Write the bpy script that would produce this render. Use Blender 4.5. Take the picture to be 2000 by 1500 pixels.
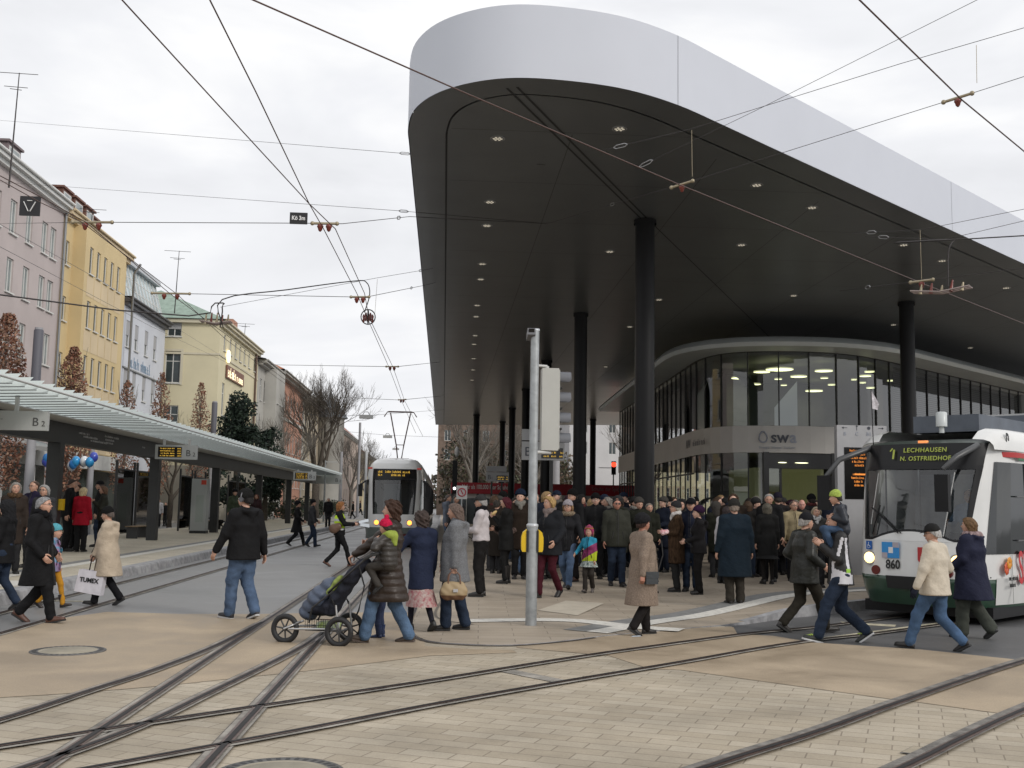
import bpy, bmesh, math, random
import numpy as np
from mathutils import Vector, Matrix
for o in list(bpy.data.objects): bpy.data.objects.remove(o)
S = bpy.context.scene
COL = S.collection
RAD = math.radians
random.seed(7)
# ------------------------------------------------------------------ camera
FPX = 2100.0
EYE = 1.65
def cam_axes(yaw=3.55, pitch=6.44, roll=0.96):
    y, p, r = map(RAD, (yaw, pitch, roll))
    f = np.array([math.sin(y)*math.cos(p), math.cos(y)*math.cos(p), math.sin(p)])
    R = np.array([math.cos(y), -math.sin(y), 0.0]); U = np.cross(R, f)
    return math.cos(r)*R+math.sin(r)*U, math.cos(r)*U-math.sin(r)*R, f
CR, CU, CF = cam_axes()
CC = np.array([0, 0, EYE])
cam = bpy.data.cameras.new('camera'); camo = bpy.data.objects.new('camera', cam); COL.objects.link(camo)
camo.matrix_world = Matrix(((CR[0], CU[0], -CF[0], 0), (CR[1], CU[1], -CF[1], 0), (CR[2], CU[2], -CF[2], EYE), (0, 0, 0, 1)))
cam.sensor_width = 36; cam.lens = FPX/2000*36; cam.clip_start = 0.1; cam.clip_end = 5000
S.camera = camo
# ------------------------------------------------------------------ world and sun (bright overcast winter day)
SUN_EL, SUN_ROT = 30, 132
W = bpy.data.worlds.new('World'); S.world = W; W.use_nodes = True
nt = W.node_tree; nt.nodes.clear()
def wn(t, **k):
    n = nt.nodes.new(t)
    for a, b in k.items(): setattr(n, a, b)
    return n
wout = wn('ShaderNodeOutputWorld'); bg = wn('ShaderNodeBackground'); bg2 = wn('ShaderNodeBackground'); mx = wn('ShaderNodeMixShader')
sky = wn('ShaderNodeTexSky', sky_type='NISHITA'); sky.sun_disc = False
sky.sun_elevation = RAD(SUN_EL); sky.sun_rotation = RAD(SUN_ROT); sky.air_density = 1.0; sky.dust_density = 2.0
bg.inputs[1].default_value = 0.12
tc = wn('ShaderNodeTexCoord'); mp = wn('ShaderNodeMapping'); mp.inputs['Scale'].default_value = (1.0, 1.0, 2.6)
mp.inputs['Location'].default_value = (0.3, 0.1, 0.25)
n1 = wn('ShaderNodeTexNoise'); n1.inputs['Scale'].default_value = 3.4; n1.inputs['Detail'].default_value = 5; n1.inputs['Roughness'].default_value = 0.52; n1.inputs['Distortion'].default_value = 0.35
cr = wn('ShaderNodeValToRGB')
cr.color_ramp.elements[0].position = 0.33; cr.color_ramp.elements[0].color = (0.78, 0.79, 0.82, 1)
cr.color_ramp.elements[1].position = 0.63; cr.color_ramp.elements[1].color = (1.0, 1.0, 1.0, 1)
e = cr.color_ramp.elements.new(0.47); e.color = (0.86, 0.87, 0.90, 1)
n2 = wn('ShaderNodeTexNoise'); n2.inputs['Scale'].default_value = 1.6; n2.inputs['Detail'].default_value = 4
mp2 = wn('ShaderNodeMapping'); mp2.inputs['Scale'].default_value = (1.0, 1.0, 4.0)
cr2 = wn('ShaderNodeValToRGB'); cr2.color_ramp.elements[0].position = 0.36; cr2.color_ramp.elements[0].color = (0.55, 0.55, 0.55, 1)
cr2.color_ramp.elements[1].position = 0.5; cr2.color_ramp.elements[1].color = (1, 1, 1, 1)
sep = wn('ShaderNodeSeparateXYZ'); mr = wn('ShaderNodeMapRange'); mr.inputs[1].default_value = 0.02; mr.inputs[2].default_value = 0.22; mr.inputs[3].default_value = 0.55; mr.inputs[4].default_value = 1.0
mxm = wn('ShaderNodeMath', operation='MAXIMUM')
L = nt.links.new
L(tc.outputs['Generated'], mp.inputs[0]); L(mp.outputs[0], n1.inputs['Vector']); L(n1.outputs['Fac'], cr.inputs[0])
L(tc.outputs['Generated'], mp2.inputs[0]); L(mp2.outputs[0], n2.inputs['Vector']); L(n2.outputs['Fac'], cr2.inputs[0])
L(tc.outputs['Generated'], sep.inputs[0]); L(sep.outputs['Z'], mr.inputs[0])
L(cr2.outputs[0], mxm.inputs[0]); L(mr.outputs[0], mxm.inputs[1])
L(sky.outputs[0], bg.inputs[0]); L(cr.outputs[0], bg2.inputs[0]); bg2.inputs[1].default_value = 0.98
L(mxm.outputs[0], mx.inputs[0]); L(bg.outputs[0], mx.inputs[1]); L(bg2.outputs[0], mx.inputs[2]); L(mx.outputs[0], wout.inputs[0])
sl = bpy.data.lights.new('sun', 'SUN'); sl.energy = 1.35; sl.angle = RAD(14); sl.color = (1.0, 0.95, 0.88)
so = bpy.data.objects.new('sun', sl); COL.objects.link(so)
_az = RAD(SUN_ROT); _d = Vector((math.sin(_az)*math.cos(RAD(SUN_EL)), math.cos(_az)*math.cos(RAD(SUN_EL)), math.sin(RAD(SUN_EL))))
so.rotation_euler = _d.to_track_quat('Z', 'Y').to_euler()
S.view_settings.view_transform = 'Standard'; S.view_settings.look = 'None'; S.view_settings.exposure = 0.1; S.view_settings.gamma = 1.0
S.cycles.max_bounces = 6; S.cycles.diffuse_bounces = 3; S.cycles.glossy_bounces = 3; S.cycles.transmission_bounces = 5; S.cycles.transparent_max_bounces = 8
S.cycles.caustics_reflective = False; S.cycles.caustics_refractive = False; S.cycles.use_denoising = True
# ------------------------------------------------------------------ helpers
def ray(px, py): return CF+CR*(px-1000)/FPX+CU*(750-py)/FPX
def G(px, py, z=0.0):
    d = ray(px, py); return CC+d*((z-EYE)/d[2])
def Yp(px, py, Y):
    d = ray(px, py); return CC+d*(Y/d[1])
def tag(o, label=None, cat=None, group=None, kind=None):
    if label: o['label'] = label
    if cat: o['category'] = cat
    if group: o['group'] = group
    if kind: o['kind'] = kind
    return o
def thing(name, label, cat, loc=(0, 0, 0), rz=0, group=None):
    o = bpy.data.objects.new(name, None); COL.objects.link(o); o.location = loc; o.rotation_euler = (0, 0, rz)
    o.empty_display_size = 0.2
    return tag(o, label, cat, group)
def copy_tree(o, parent=None):
    c = o.copy(); COL.objects.link(c); c.parent = parent
    for ch in o.children: copy_tree(ch, c)
    return c
# ------------------------------------------------------------------ materials
MC = {}
def mat(name, col=(0.5, 0.5, 0.5), rough=0.6, metal=0.0, var=0.0, vs=3.0, bump=0.0, bs=20.0, emit=None, es=1.0, spec=0.5, coat=0.0, alpha=1.0, trans=0.0, fn=None, detail=4, stretch=None, sheen=0.0):
    if name in MC: return MC[name]
    m = bpy.data.materials.new(name); m.use_nodes = True; t = m.node_tree; b = t.nodes['Principled BSDF']
    b.inputs['Base Color'].default_value = (*col, 1); b.inputs['Roughness'].default_value = rough; b.inputs['Metallic'].default_value = metal
    b.inputs['Specular IOR Level'].default_value = spec; b.inputs['Coat Weight'].default_value = coat
    b.inputs['Alpha'].default_value = alpha; b.inputs['Transmission Weight'].default_value = trans
    if sheen: b.inputs['Sheen Weight'].default_value = sheen
    if emit: b.inputs['Emission Color'].default_value = (*emit, 1); b.inputs['Emission Strength'].default_value = es
    vec = None
    if var or bump:
        tcn = t.nodes.new('ShaderNodeTexCoord'); vec = tcn.outputs['Object']
        if stretch:
            mpn = t.nodes.new('ShaderNodeMapping'); mpn.inputs['Scale'].default_value = stretch; t.links.new(vec, mpn.inputs[0]); vec = mpn.outputs[0]
    if var:
        n = t.nodes.new('ShaderNodeTexNoise'); n.inputs['Scale'].default_value = vs; n.inputs['Detail'].default_value = detail; n.inputs['Roughness'].default_value = 0.6
        t.links.new(vec, n.inputs['Vector'])
        r = t.nodes.new('ShaderNodeMapRange'); r.inputs[1].default_value = 0.3; r.inputs[2].default_value = 0.7; r.inputs[3].default_value = 1-var; r.inputs[4].default_value = 1+var
        t.links.new(n.outputs['Fac'], r.inputs[0])
        mxn = t.nodes.new('ShaderNodeMix'); mxn.data_type = 'RGBA'; mxn.blend_type = 'MULTIPLY'; mxn.inputs[0].default_value = 1
        mxn.inputs[6].default_value = (*col, 1); t.links.new(r.outputs[0], mxn.inputs[7]); t.links.new(mxn.outputs[2], b.inputs['Base Color'])
    if bump:
        n = t.nodes.new('ShaderNodeTexNoise'); n.inputs['Scale'].default_value = bs; n.inputs['Detail'].default_value = 5
        t.links.new(vec, n.inputs['Vector'])
        bp = t.nodes.new('ShaderNodeBump'); bp.inputs['Strength'].default_value = min(1, bump); bp.inputs['Distance'].default_value = 0.02
        t.links.new(n.outputs['Fac'], bp.inputs['Height']); t.links.new(bp.outputs[0], b.inputs['Normal'])
    if fn: fn(m, t, b)
    MC[name] = m
    return m
# ------------------------------------------------------------------ mesh builder
class MB:
    def __init__(s): s.v = []; s.f = []; s.m = []; s.sm = []
    def add(s, v, f, m=0, smooth=False):
        o = len(s.v); s.v += [tuple(map(float, p)) for p in v]; s.f += [tuple(i+o for i in q) for q in f]
        s.m += [m]*len(f) if isinstance(m, int) else list(m); s.sm += [smooth]*len(f); return s
    def box(s, x0, x1, y0, y1, z0, z1, m=0):
        return s.add([(x0,y0,z0),(x1,y0,z0),(x1,y1,z0),(x0,y1,z0),(x0,y0,z1),(x1,y0,z1),(x1,y1,z1),(x0,y1,z1)],
                     [(0,3,2,1),(4,5,6,7),(0,1,5,4),(1,2,6,5),(2,3,7,6),(3,0,4,7)], m)
    def obox(s, p, q, w, h, m=0, up=(0,0,1)):
        p, q = Vector(p), Vector(q); d = (q-p).normalized(); sd = d.cross(Vector(up))
        if sd.length < 1e-4: sd = Vector((1,0,0))
        sd.normalize(); u = sd.cross(d)
        V = [a+sd*i*w/2+u*j*h/2 for a in (p, q) for i, j in ((-1,-1),(1,-1),(1,1),(-1,1))]
        return s.add(V, [(0,1,2,3),(7,6,5,4),(0,4,5,1),(1,5,6,2),(2,6,7,3),(3,7,4,0)], m)
    def tube(s, path, r, n=8, m=0, cap=True, smooth=True, sx=1.0, sy=1.0, ref=(0,0,1)):
        P = [Vector(p) for p in path]; k = len(P); rr = r if hasattr(r, '__len__') else [r]*k; V = []; F = []
        for i, p in enumerate(P):
            d = (P[min(i+1, k-1)]-P[max(i-1, 0)]).normalized(); a = d.cross(Vector(ref))
            if a.length < 1e-3: a = d.cross(Vector((0, 1, 0)))
            a.normalize(); b = a.cross(d)
            V += [p+(a*math.cos(t*2*math.pi/n)*sx+b*math.sin(t*2*math.pi/n)*sy)*rr[i] for t in range(n)]
        for i in range(k-1):
            F += [(i*n+t, i*n+(t+1) % n, (i+1)*n+(t+1) % n, (i+1)*n+t) for t in range(n)]
        s.add(V, F, m, smooth)
        if cap: s.add(V[:n], [tuple(range(n-1, -1, -1))], m); s.add(V[-n:], [tuple(range(n))], m)
        return s
    def cyl(s, p, q, r0, r1=None, n=12, m=0, cap=True): return s.tube([p, q], [r0, r0 if r1 is None else r1], n, m, cap)
    def ell(s, c, r, nu=12, nv=8, m=0, R=None):
        V = []; F = []; c = Vector(c); r = r if hasattr(r, '__len__') else (r,)*3
        for j in range(nv+1):
            a = math.pi*j/nv
            for i in range(nu):
                b = 2*math.pi*i/nu; q = Vector((math.sin(a)*math.cos(b)*r[0], math.sin(a)*math.sin(b)*r[1], math.cos(a)*r[2]))
                V.append(c+(R @ q if R else q))
        for j in range(nv):
            F += [(j*nu+i, (j+1)*nu+i, (j+1)*nu+(i+1) % nu, j*nu+(i+1) % nu) for i in range(nu)]
        return s.add(V, F, m, True)
    def prism(s, poly, z0, z1, m=0, mt=None, bottom=True):
        n = len(poly); V = [(x, y, z0) for x, y in poly]+[(x, y, z1) for x, y in poly]
        s.add(V, [(i, (i+1) % n, (i+1) % n+n, i+n) for i in range(n)], m)
        s.add(V[n:], [tuple(range(n))], m if mt is None else mt)
        if bottom: s.add(V[:n], [tuple(range(n-1, -1, -1))], m)
        return s
    def lathe(s, c, prof, n=16, m=0):
        V = [(c[0]+r*math.cos(2*math.pi*i/n), c[1]+r*math.sin(2*math.pi*i/n), c[2]+z) for r, z in prof for i in range(n)]
        return s.add(V, [(j*n+i, j*n+(i+1) % n, (j+1)*n+(i+1) % n, (j+1)*n+i) for j in range(len(prof)-1) for i in range(n)], m, True)
    def grid(s, P, m=0, smooth=True, close=False):
        a = len(P); b = len(P[0]); V = [p for row in P for p in row]
        F = [(i*b+j, i*b+(j+1) % b, (i+1)*b+(j+1) % b, (i+1)*b+j) for i in range(a-1) for j in range(b if close else b-1)]
        return s.add(V, F, m, smooth)
    def build(s, name, mats, parent=None, loc=None):
        me = bpy.data.meshes.new(name); me.from_pydata(s.v, [], s.f)
        for m_ in (mats if isinstance(mats, (list, tuple)) else [mats]): me.materials.append(m_)
        me.polygons.foreach_set('material_index', s.m); me.polygons.foreach_set('use_smooth', s.sm); me.update()
        o = bpy.data.objects.new(name, me); COL.objects.link(o)
        if parent: o.parent = parent
        if loc is not None: o.location = loc
        return o
def link_mesh(name, me, parent=None):
    o = bpy.data.objects.new(name, me); COL.objects.link(o); o.parent = parent; return o
def text_mesh(txt, size=0.3, extrude=0.004, align='CENTER', xs=1.0, bold=0.0, spacing=1.0):
    cu = bpy.data.curves.new('t', 'FONT'); cu.body = txt; cu.size = size; cu.extrude = extrude; cu.align_x = align; cu.align_y = 'CENTER'; cu.resolution_u = 3
    cu.offset = bold; cu.space_character = spacing
    o = bpy.data.objects.new('t', cu); me = bpy.data.meshes.new_from_object(o)
    bpy.data.objects.remove(o)
    if xs != 1.0:
        for v in me.vertices: v.co.x *= xs
    return me
def put_text(txt, m, parent, loc, size=0.3, face=(0, -1), name='lettering', xs=1.0, tilt=0.0, align='CENTER', bold=0.0, spacing=1.0, extrude=0.004):
    """flat letters whose front faces the horizontal direction `face`"""
    me = text_mesh(txt, size, extrude, align, xs, bold, spacing); me.materials.append(m); o = link_mesh(name, me, parent)
    a = math.atan2(face[1], face[0])+math.pi/2
    o.rotation_euler = (math.pi/2, tilt, a); o.location = loc; return o

def scribble(m, parent, loc, w, h, face=(0, -1), name='lettering', seed=0, tall=True):
    """a line of small raised strokes, for writing too blurred in the photograph to read"""
    r = random.Random(seed); mb = MB(); x = -w/2
    while x < w/2:
        cw = h*r.uniform(.25, .6)
        if r.random() < .12: x += h*.5; continue
        k = r.random(); hh = h*(1 if (tall and r.random() < .3) else .7)
        mb.box(x, x+h*.11, 0, .004, -h/2, -h/2+hh)
        if k < .6: mb.box(x+cw*.7, x+cw*.7+h*.11, 0, .004, -h/2, -h/2+h*.68)
        if k > .2: mb.box(x+h*.115, x+cw*.69, 0, .004, -h/2+h*(.55 if k < .6 else .0), -h/2+h*(.67 if k < .6 else .12))
        if k > .7: mb.box(x+h*.115, x+cw*.6, 0, .004, -h/2+h*.34, -h/2+h*.45)
        x += cw+h*.12
    o = mb.build(name, m, parent); o.location = loc; o.rotation_euler = (0, 0, math.atan2(face[1], face[0])+math.pi/2); return o
# ------------------------------------------------------------------ people: implicit surfaces meshed with surface nets
def _smin(a, b, k):
    h = np.clip(0.5+0.5*(b-a)/k, 0, 1); return b*(1-h)+a*h-k*h*(1-h)
def wob(p, f, ph=0.0):
    return (np.sin(p[..., 0]*f*1.3+p[..., 2]*f*0.7+ph)+np.sin(p[..., 1]*f*1.1-p[..., 2]*f*0.9+ph*2.1)+np.sin(p[..., 2]*f*1.7+p[..., 0]*f*0.8-p[..., 1]*f*.6+ph*.7))/3
def sdf_mesh(prims, vox, k=0.04, cuts=(), disp=None):
    """prims: (p, q, r0, r1, (sx, sy)) tapered capsules, optionally elliptical in x/y. returns verts, faces"""
    lo = np.min([np.minimum(p[0], p[1])-max(p[2], p[3])*max(1, p[4][0], p[4][1]) for p in prims], axis=0)-2.5*vox-0.02
    hi = np.max([np.maximum(p[0], p[1])+max(p[2], p[3])*max(1, p[4][0], p[4][1]) for p in prims], axis=0)+2.5*vox+0.02
    n = np.ceil((hi-lo)/vox).astype(int)+1
    ax = [lo[i]+vox*np.arange(n[i]) for i in range(3)]
    D = np.full(n, 0.12)
    for p in prims:
        a, b, r0, r1, sc = p[:5]; kk = p[5] if len(p) > 5 else k
        r = max(r0, r1); pad = kk+3*vox+0.01
        l = np.minimum(a, b)-[r*max(1, sc[0])+pad, r*max(1, sc[1])+pad, r+pad]; h = np.maximum(a, b)+[r*max(1, sc[0])+pad, r*max(1, sc[1])+pad, r+pad]
        i0 = np.clip(np.floor((l-lo)/vox).astype(int), 0, n); i1 = np.clip(np.ceil((h-lo)/vox).astype(int)+1, 0, n)
        if np.any(i1 <= i0): continue
        X = ax[0][i0[0]:i1[0], None, None]; Y = ax[1][None, i0[1]:i1[1], None]; Z = ax[2][None, None, i0[2]:i1[2]]
        d = b-a; dd = max(1e-9, float(d@d))
        t = np.clip(((X-a[0])*d[0]+(Y-a[1])*d[1]+(Z-a[2])*d[2])/dd, 0, 1)
        rr = r0+(r1-r0)*t
        ex = (X-a[0]-t*d[0])/sc[0]; ey = (Y-a[1]-t*d[1])/sc[1]; ez = Z-a[2]-t*d[2]
        dist = (np.sqrt(ex*ex+ey*ey+ez*ez)-rr)*min(1, sc[0], sc[1])
        sl = (slice(i0[0], i1[0]), slice(i0[1], i1[1]), slice(i0[2], i1[2]))
        D[sl] = _smin(D[sl], dist, kk)
    g = None
    if disp is not None:
        g = np.stack(np.meshgrid(*ax, indexing='ij'), -1); D = D+disp(g)
    for (c, nrm) in cuts:       # keep the half space (p-c).n < 0
        if g is None: g = np.stack(np.meshgrid(*ax, indexing='ij'), -1)
        D = np.maximum(D, (g-c)@nrm)
    D[0] = D[-1] = 1; D[:, 0] = D[:, -1] = 1; D[:, :, 0] = D[:, :, -1] = 1
    ins = D < 0; m = n-1
    cnt = np.zeros(m, int); acc = np.zeros((*m, 3))
    offs = [(0,0,0),(1,0,0),(0,1,0),(1,1,0),(0,0,1),(1,0,1),(0,1,1),(1,1,1)]
    for axi in range(3):
        for o in offs:
            if o[axi]: continue
            o2 = list(o); o2[axi] = 1
            A = D[o[0]:o[0]+m[0], o[1]:o[1]+m[1], o[2]:o[2]+m[2]]; B = D[o2[0]:o2[0]+m[0], o2[1]:o2[1]+m[1], o2[2]:o2[2]+m[2]]
            s_ = (A < 0) != (B < 0)
            ix = np.nonzero(s_); t = A[ix]/(A[ix]-B[ix])
            pos = np.tile(np.array(o, float), (len(t), 1)); pos[:, axi] += t
            acc[ix] += pos; cnt[ix] += 1
    idx = np.nonzero(cnt); vid = np.full(m, -1); vid[idx] = np.arange(len(idx[0]))
    V = (np.stack(idx, -1)+acc[idx]/cnt[idx][:, None])*vox+lo
    Fs = []
    for axi in range(3):
        A = ins[tuple(slice(1, -1) if a != axi else slice(0, -1) for a in range(3))]; B = ins[tuple(slice(1, -1) if a != axi else slice(1, None) for a in range(3))]
        ix = np.nonzero(A != B); base = [i+(1 if a != axi else 0) for a, i in enumerate(ix)]
        u, v = [(1, 2), (2, 0), (0, 1)][axi]
        def g4(du, dv):
            c = list(base); c[u] = c[u]-du; c[v] = c[v]-dv; return vid[tuple(c)]
        q = np.stack([g4(1, 1), g4(0, 1), g4(0, 0), g4(1, 0)], -1)
        fl = ~A[ix]; q[fl] = q[fl][:, ::-1]
        Fs.append(q)
    Fq = np.concatenate(Fs)
    Fq = Fq[(Fq >= 0).all(1)]
    return V, Fq
def np_mesh(name, V, F, mats, mi=None):
    me = bpy.data.meshes.new(name); nv, nf = len(V), len(F)
    me.vertices.add(nv); me.vertices.foreach_set('co', np.asarray(V, np.float32).ravel())
    me.loops.add(nf*4); me.loops.foreach_set('vertex_index', np.asarray(F, np.int32).ravel())
    me.polygons.add(nf); me.polygons.foreach_set('loop_start', np.arange(0, nf*4, 4, dtype=np.int32))
    me.polygons.foreach_set('use_smooth', np.ones(nf, bool))
    if mi is not None: me.polygons.foreach_set('material_index', np.asarray(mi, np.int32))
    for m_ in mats: me.materials.append(m_)
    me.update(calc_edges=True); return me
v3 = lambda *a: np.array(a, float)
def ik(a, t, l1, l2, hint):
    d = t-a; L_ = np.linalg.norm(d); L2 = min(L_, (l1+l2)*0.998); u = d/max(L_, 1e-6); t = a+u*L2
    x = (l1*l1-l2*l2+L2*L2)/(2*L2); h = math.sqrt(max(0, l1*l1-x*x)); hh = hint-u*(hint@u); hh = hh/max(1e-6, np.linalg.norm(hh))
    return a+u*x+hh*h, t
def pr(a, b, r0, r1=None, sx=1.0, sy=1.0, k=None):
    t = (np.array(a, float), np.array(b, float), r0, r0 if r1 is None else r1, (sx, sy))
    return t+(k,) if k else t
def cloth(col, kind='plain'):
    key = 'cloth_%s_%s' % (kind, '_'.join('%d' % (c*1000) for c in col))
    if kind == 'denim': return mat(key, col, 0.85, var=0.35, vs=5, bump=0.4, bs=60, spec=.15)
    if kind == 'wool': return mat(key, col, 0.95, var=0.3, vs=55, bump=0.6, bs=140, spec=.1, detail=6)
    if kind == 'shiny': return mat(key, col, 0.42, var=0.15, vs=6, bump=0.35, bs=25, spec=.35)
    if kind == 'fur': return mat(key, col, 0.95, var=0.6, vs=30, bump=1.0, bs=70, spec=.1, detail=8, stretch=(1, 1, .35))
    return mat(key, col, 0.8, var=0.15, vs=8, bump=0.35, bs=40, spec=.15)
SKIN = lambda: mat('skin', (0.52, 0.30, 0.215), 0.5, var=0.12, vs=9)
SKIN2 = lambda: mat('skin_pale', (0.60, 0.37, 0.28), 0.5, var=0.10, vs=9)
def head_geo(mb, c, R, s, lo=False):
    """face, ears and eyes on the MB mb. slots: 0 skin, 1 eye white, 2 dark, 3 lips"""
    nu, nv = (16, 12) if lo else (32, 26); P = []
    for j in range(nv+1):
        a = math.pi*j/nv; row = []
        for i in range(nu):
            b = 2*math.pi*i/nu; x, y, z = math.sin(a)*math.sin(b), math.sin(a)*math.cos(b), math.cos(a)
            qx, qy, qz = x*.074, y*.095, z*.116
            if z < 0: t = -z; qx *= 1-.34*t*t; qy = qy*(1-.16*t*t)+.014*t
            if z > 0: qx *= 1+.05*z; qy -= .006*z
            if y > 0:
                fr = y*y
                qy -= .010*fr*(1-abs(z))            # flatter face
                g = lambda cx, cz, w, h: math.exp(-((x-cx)/w)**2-((z-cz)/h)**2)
                qy += .024*g(0, -.13, .11, .11)+.012*g(0, .02, .09, .18)        # nose
                qy -= .013*(g(.36, .08, .2, .13)+g(-.36, .08, .2, .13))          # sockets
                qy += .006*g(0, .26, .6, .1)+.008*g(0, -.48, .2, .07)-.004*g(0, -.40, .3, .04)
                qy += .010*g(0, -.82, .25, .14)
                qy += .004*(g(.5, -.2, .2, .2)+g(-.5, -.2, .2, .2))
            row.append(c+R @ Vector((qx*s, qy*s, qz*s)))
        P.append(row)
    o = len(mb.f); mb.grid(P, 0, True, True)
    for sd in (-1, 1):
        mb.ell(c+R @ Vector((sd*.077*s, -.008*s, -.004*s)), (.009*s, .02*s, .031*s), 8, 6, 0, R)
        if not lo:
            mb.ell(c+R @ Vector((sd*.031*s, .0755*s, .010*s)), (.0125*s, .009*s, .0075*s), 8, 6, 1, R)
            mb.ell(c+R @ Vector((sd*.031*s, .0825*s, .010*s)), (.0055*s, .004*s, .0055*s), 8, 6, 2, R)
            mb.ell(c+R @ Vector((sd*.031*s, .086*s, .031*s)), (.019*s, .006*s, .0035*s), 8, 4, 2, R)
        else: mb.ell(c+R @ Vector((sd*.030*s, .080*s, .012*s)), (.014*s, .006*s, .007*s), 6, 4, 2, R)
    mb.ell(c+R @ Vector((0, .091*s, -.052*s)), (.022*s, .006*s, .006*s), 8, 5, 3, R)
def hand_geo(mb, w, d, nrm, s, curl, side, m=0, n=6):
    """w wrist, d direction of the palm, nrm direction the palm faces, side +1 thumb to the d x nrm side"""
    d = Vector(d).normalized(); nrm = Vector(nrm); nrm = (nrm-d*nrm.dot(d)).normalized(); sd = d.cross(nrm)*side; w = Vector(w)
    mb.tube([w-d*.03*s, w+d*.012*s, w+d*.05*s, w+d*.092*s], [.024*s, .027*s, .039*s, .036*s], 8, m, sx=1.0, sy=1.0) if False else None
    P = []
    for t, a, b in ((-.03, .023, .019), (.01, .026, .017), (.045, .037, .016), (.085, .040, .013), (.094, .034, .009)):
        P.append([w+d*t*s+(sd*math.cos(q*math.pi/4)*a+nrm*math.sin(q*math.pi/4)*b)*s for q in range(8)])
    mb.grid(P, m, True, True)
    for i, (off, ln) in enumerate(((.029, .070), (.010, .079), (-.010, .074), (-.028, .058))):
        p = w+d*.082*s+sd*off*s; q = d.copy(); path = [p]; rad = [.0098*s]
        for k_ in range(3):
            a = curl*(.75, 1.0, .7)[k_]*(1+.08*i); q = (q*math.cos(a)+nrm*math.sin(a)); q.normalize()
            nr = nrm
            p = p+q*ln*s*(.45, .32, .25)[k_]; path.append(p.copy()); rad.append((.0088, .0082, .0066)[k_]*s)
            nrm_new = nrm*math.cos(a)-d*math.sin(a)
        mb.tube(path, rad, n, m, ref=tuple(sd))
    a = w+d*.02*s+sd*.028*s; b = a+(d*.6+sd*.75+nrm*.3).normalized()*.034*s; c = b+(d*.85+sd*(.25-.4*curl)+nrm*(.4+.6*curl)).normalized()*.032*s; e_ = c+(d*.7+sd*(.0-.6*curl)+nrm*(.4+.6*curl)).normalized()*.024*s
    mb.tube([a, b, c, e_], [.013*s, .0115*s, .010*s, .0075*s], n, m)
def shoe_geo(mb, ank, yaw, pitch, s, m=0, ms=1, boot=0.0, heel=0.0, wd=1.0):
    """ank: ankle point, yaw radians (0 = +y), pitch: toe down positive"""
    R = Matrix.Rotation(-yaw, 3, 'Z') @ Matrix.Rotation(-pitch, 3, 'X'); P = []; a0 = Vector(ank)
    prof = [(-.075, .020, .055), (-.06, .034, .085), (-.02, .037, .095), (.03, .037, .085), (.08, .044, .062), (.13, .046, .050), (.17, .038, .042), (.19, .018, .030)]
    for y, w_, h in prof:
        base = -.085
        P.append([a0+R @ (Vector((x*w_*wd, y, base+.018+z*h))*s) for x, z in ((-1, 0), (-1.0, .45), (-.62, .92), (0, 1.0), (.62, .92), (1.0, .45), (1, 0), (0, -.05))])
    mb.grid(P, m, True, True); mb.add(P[0], [tuple(range(8))], m); mb.add(P[-1], [tuple(range(7, -1, -1))], m)
    Q = [[a0+R @ (Vector((x*w_*1.06*wd, y*1.03, -.085+z))*s) for x, z in ((-1, .022), (1, .022), (1, 0.0), (-1, 0.0))] for y, w_, h in prof]
    mb.grid(Q, ms, False, True); mb.add(Q[0], [(0, 1, 2, 3)], ms); mb.add(Q[-1], [(3, 2, 1, 0)], ms)
    if boot: mb.tube([a0+R @ (Vector((0, -.02, -.02))*s), a0+R @ (Vector((0, -.02, boot*.5))*s), a0+R @ (Vector((0, -.025, boot))*s)], [.043*s, .048*s, .058*s], 12, m)
    if heel: mb.tube([a0+R @ (Vector((0, -.05, -.07))*s), a0+R @ (Vector((0, -.05, -.085-heel))*s)], [.022*s, .013*s], 8, ms)
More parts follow.
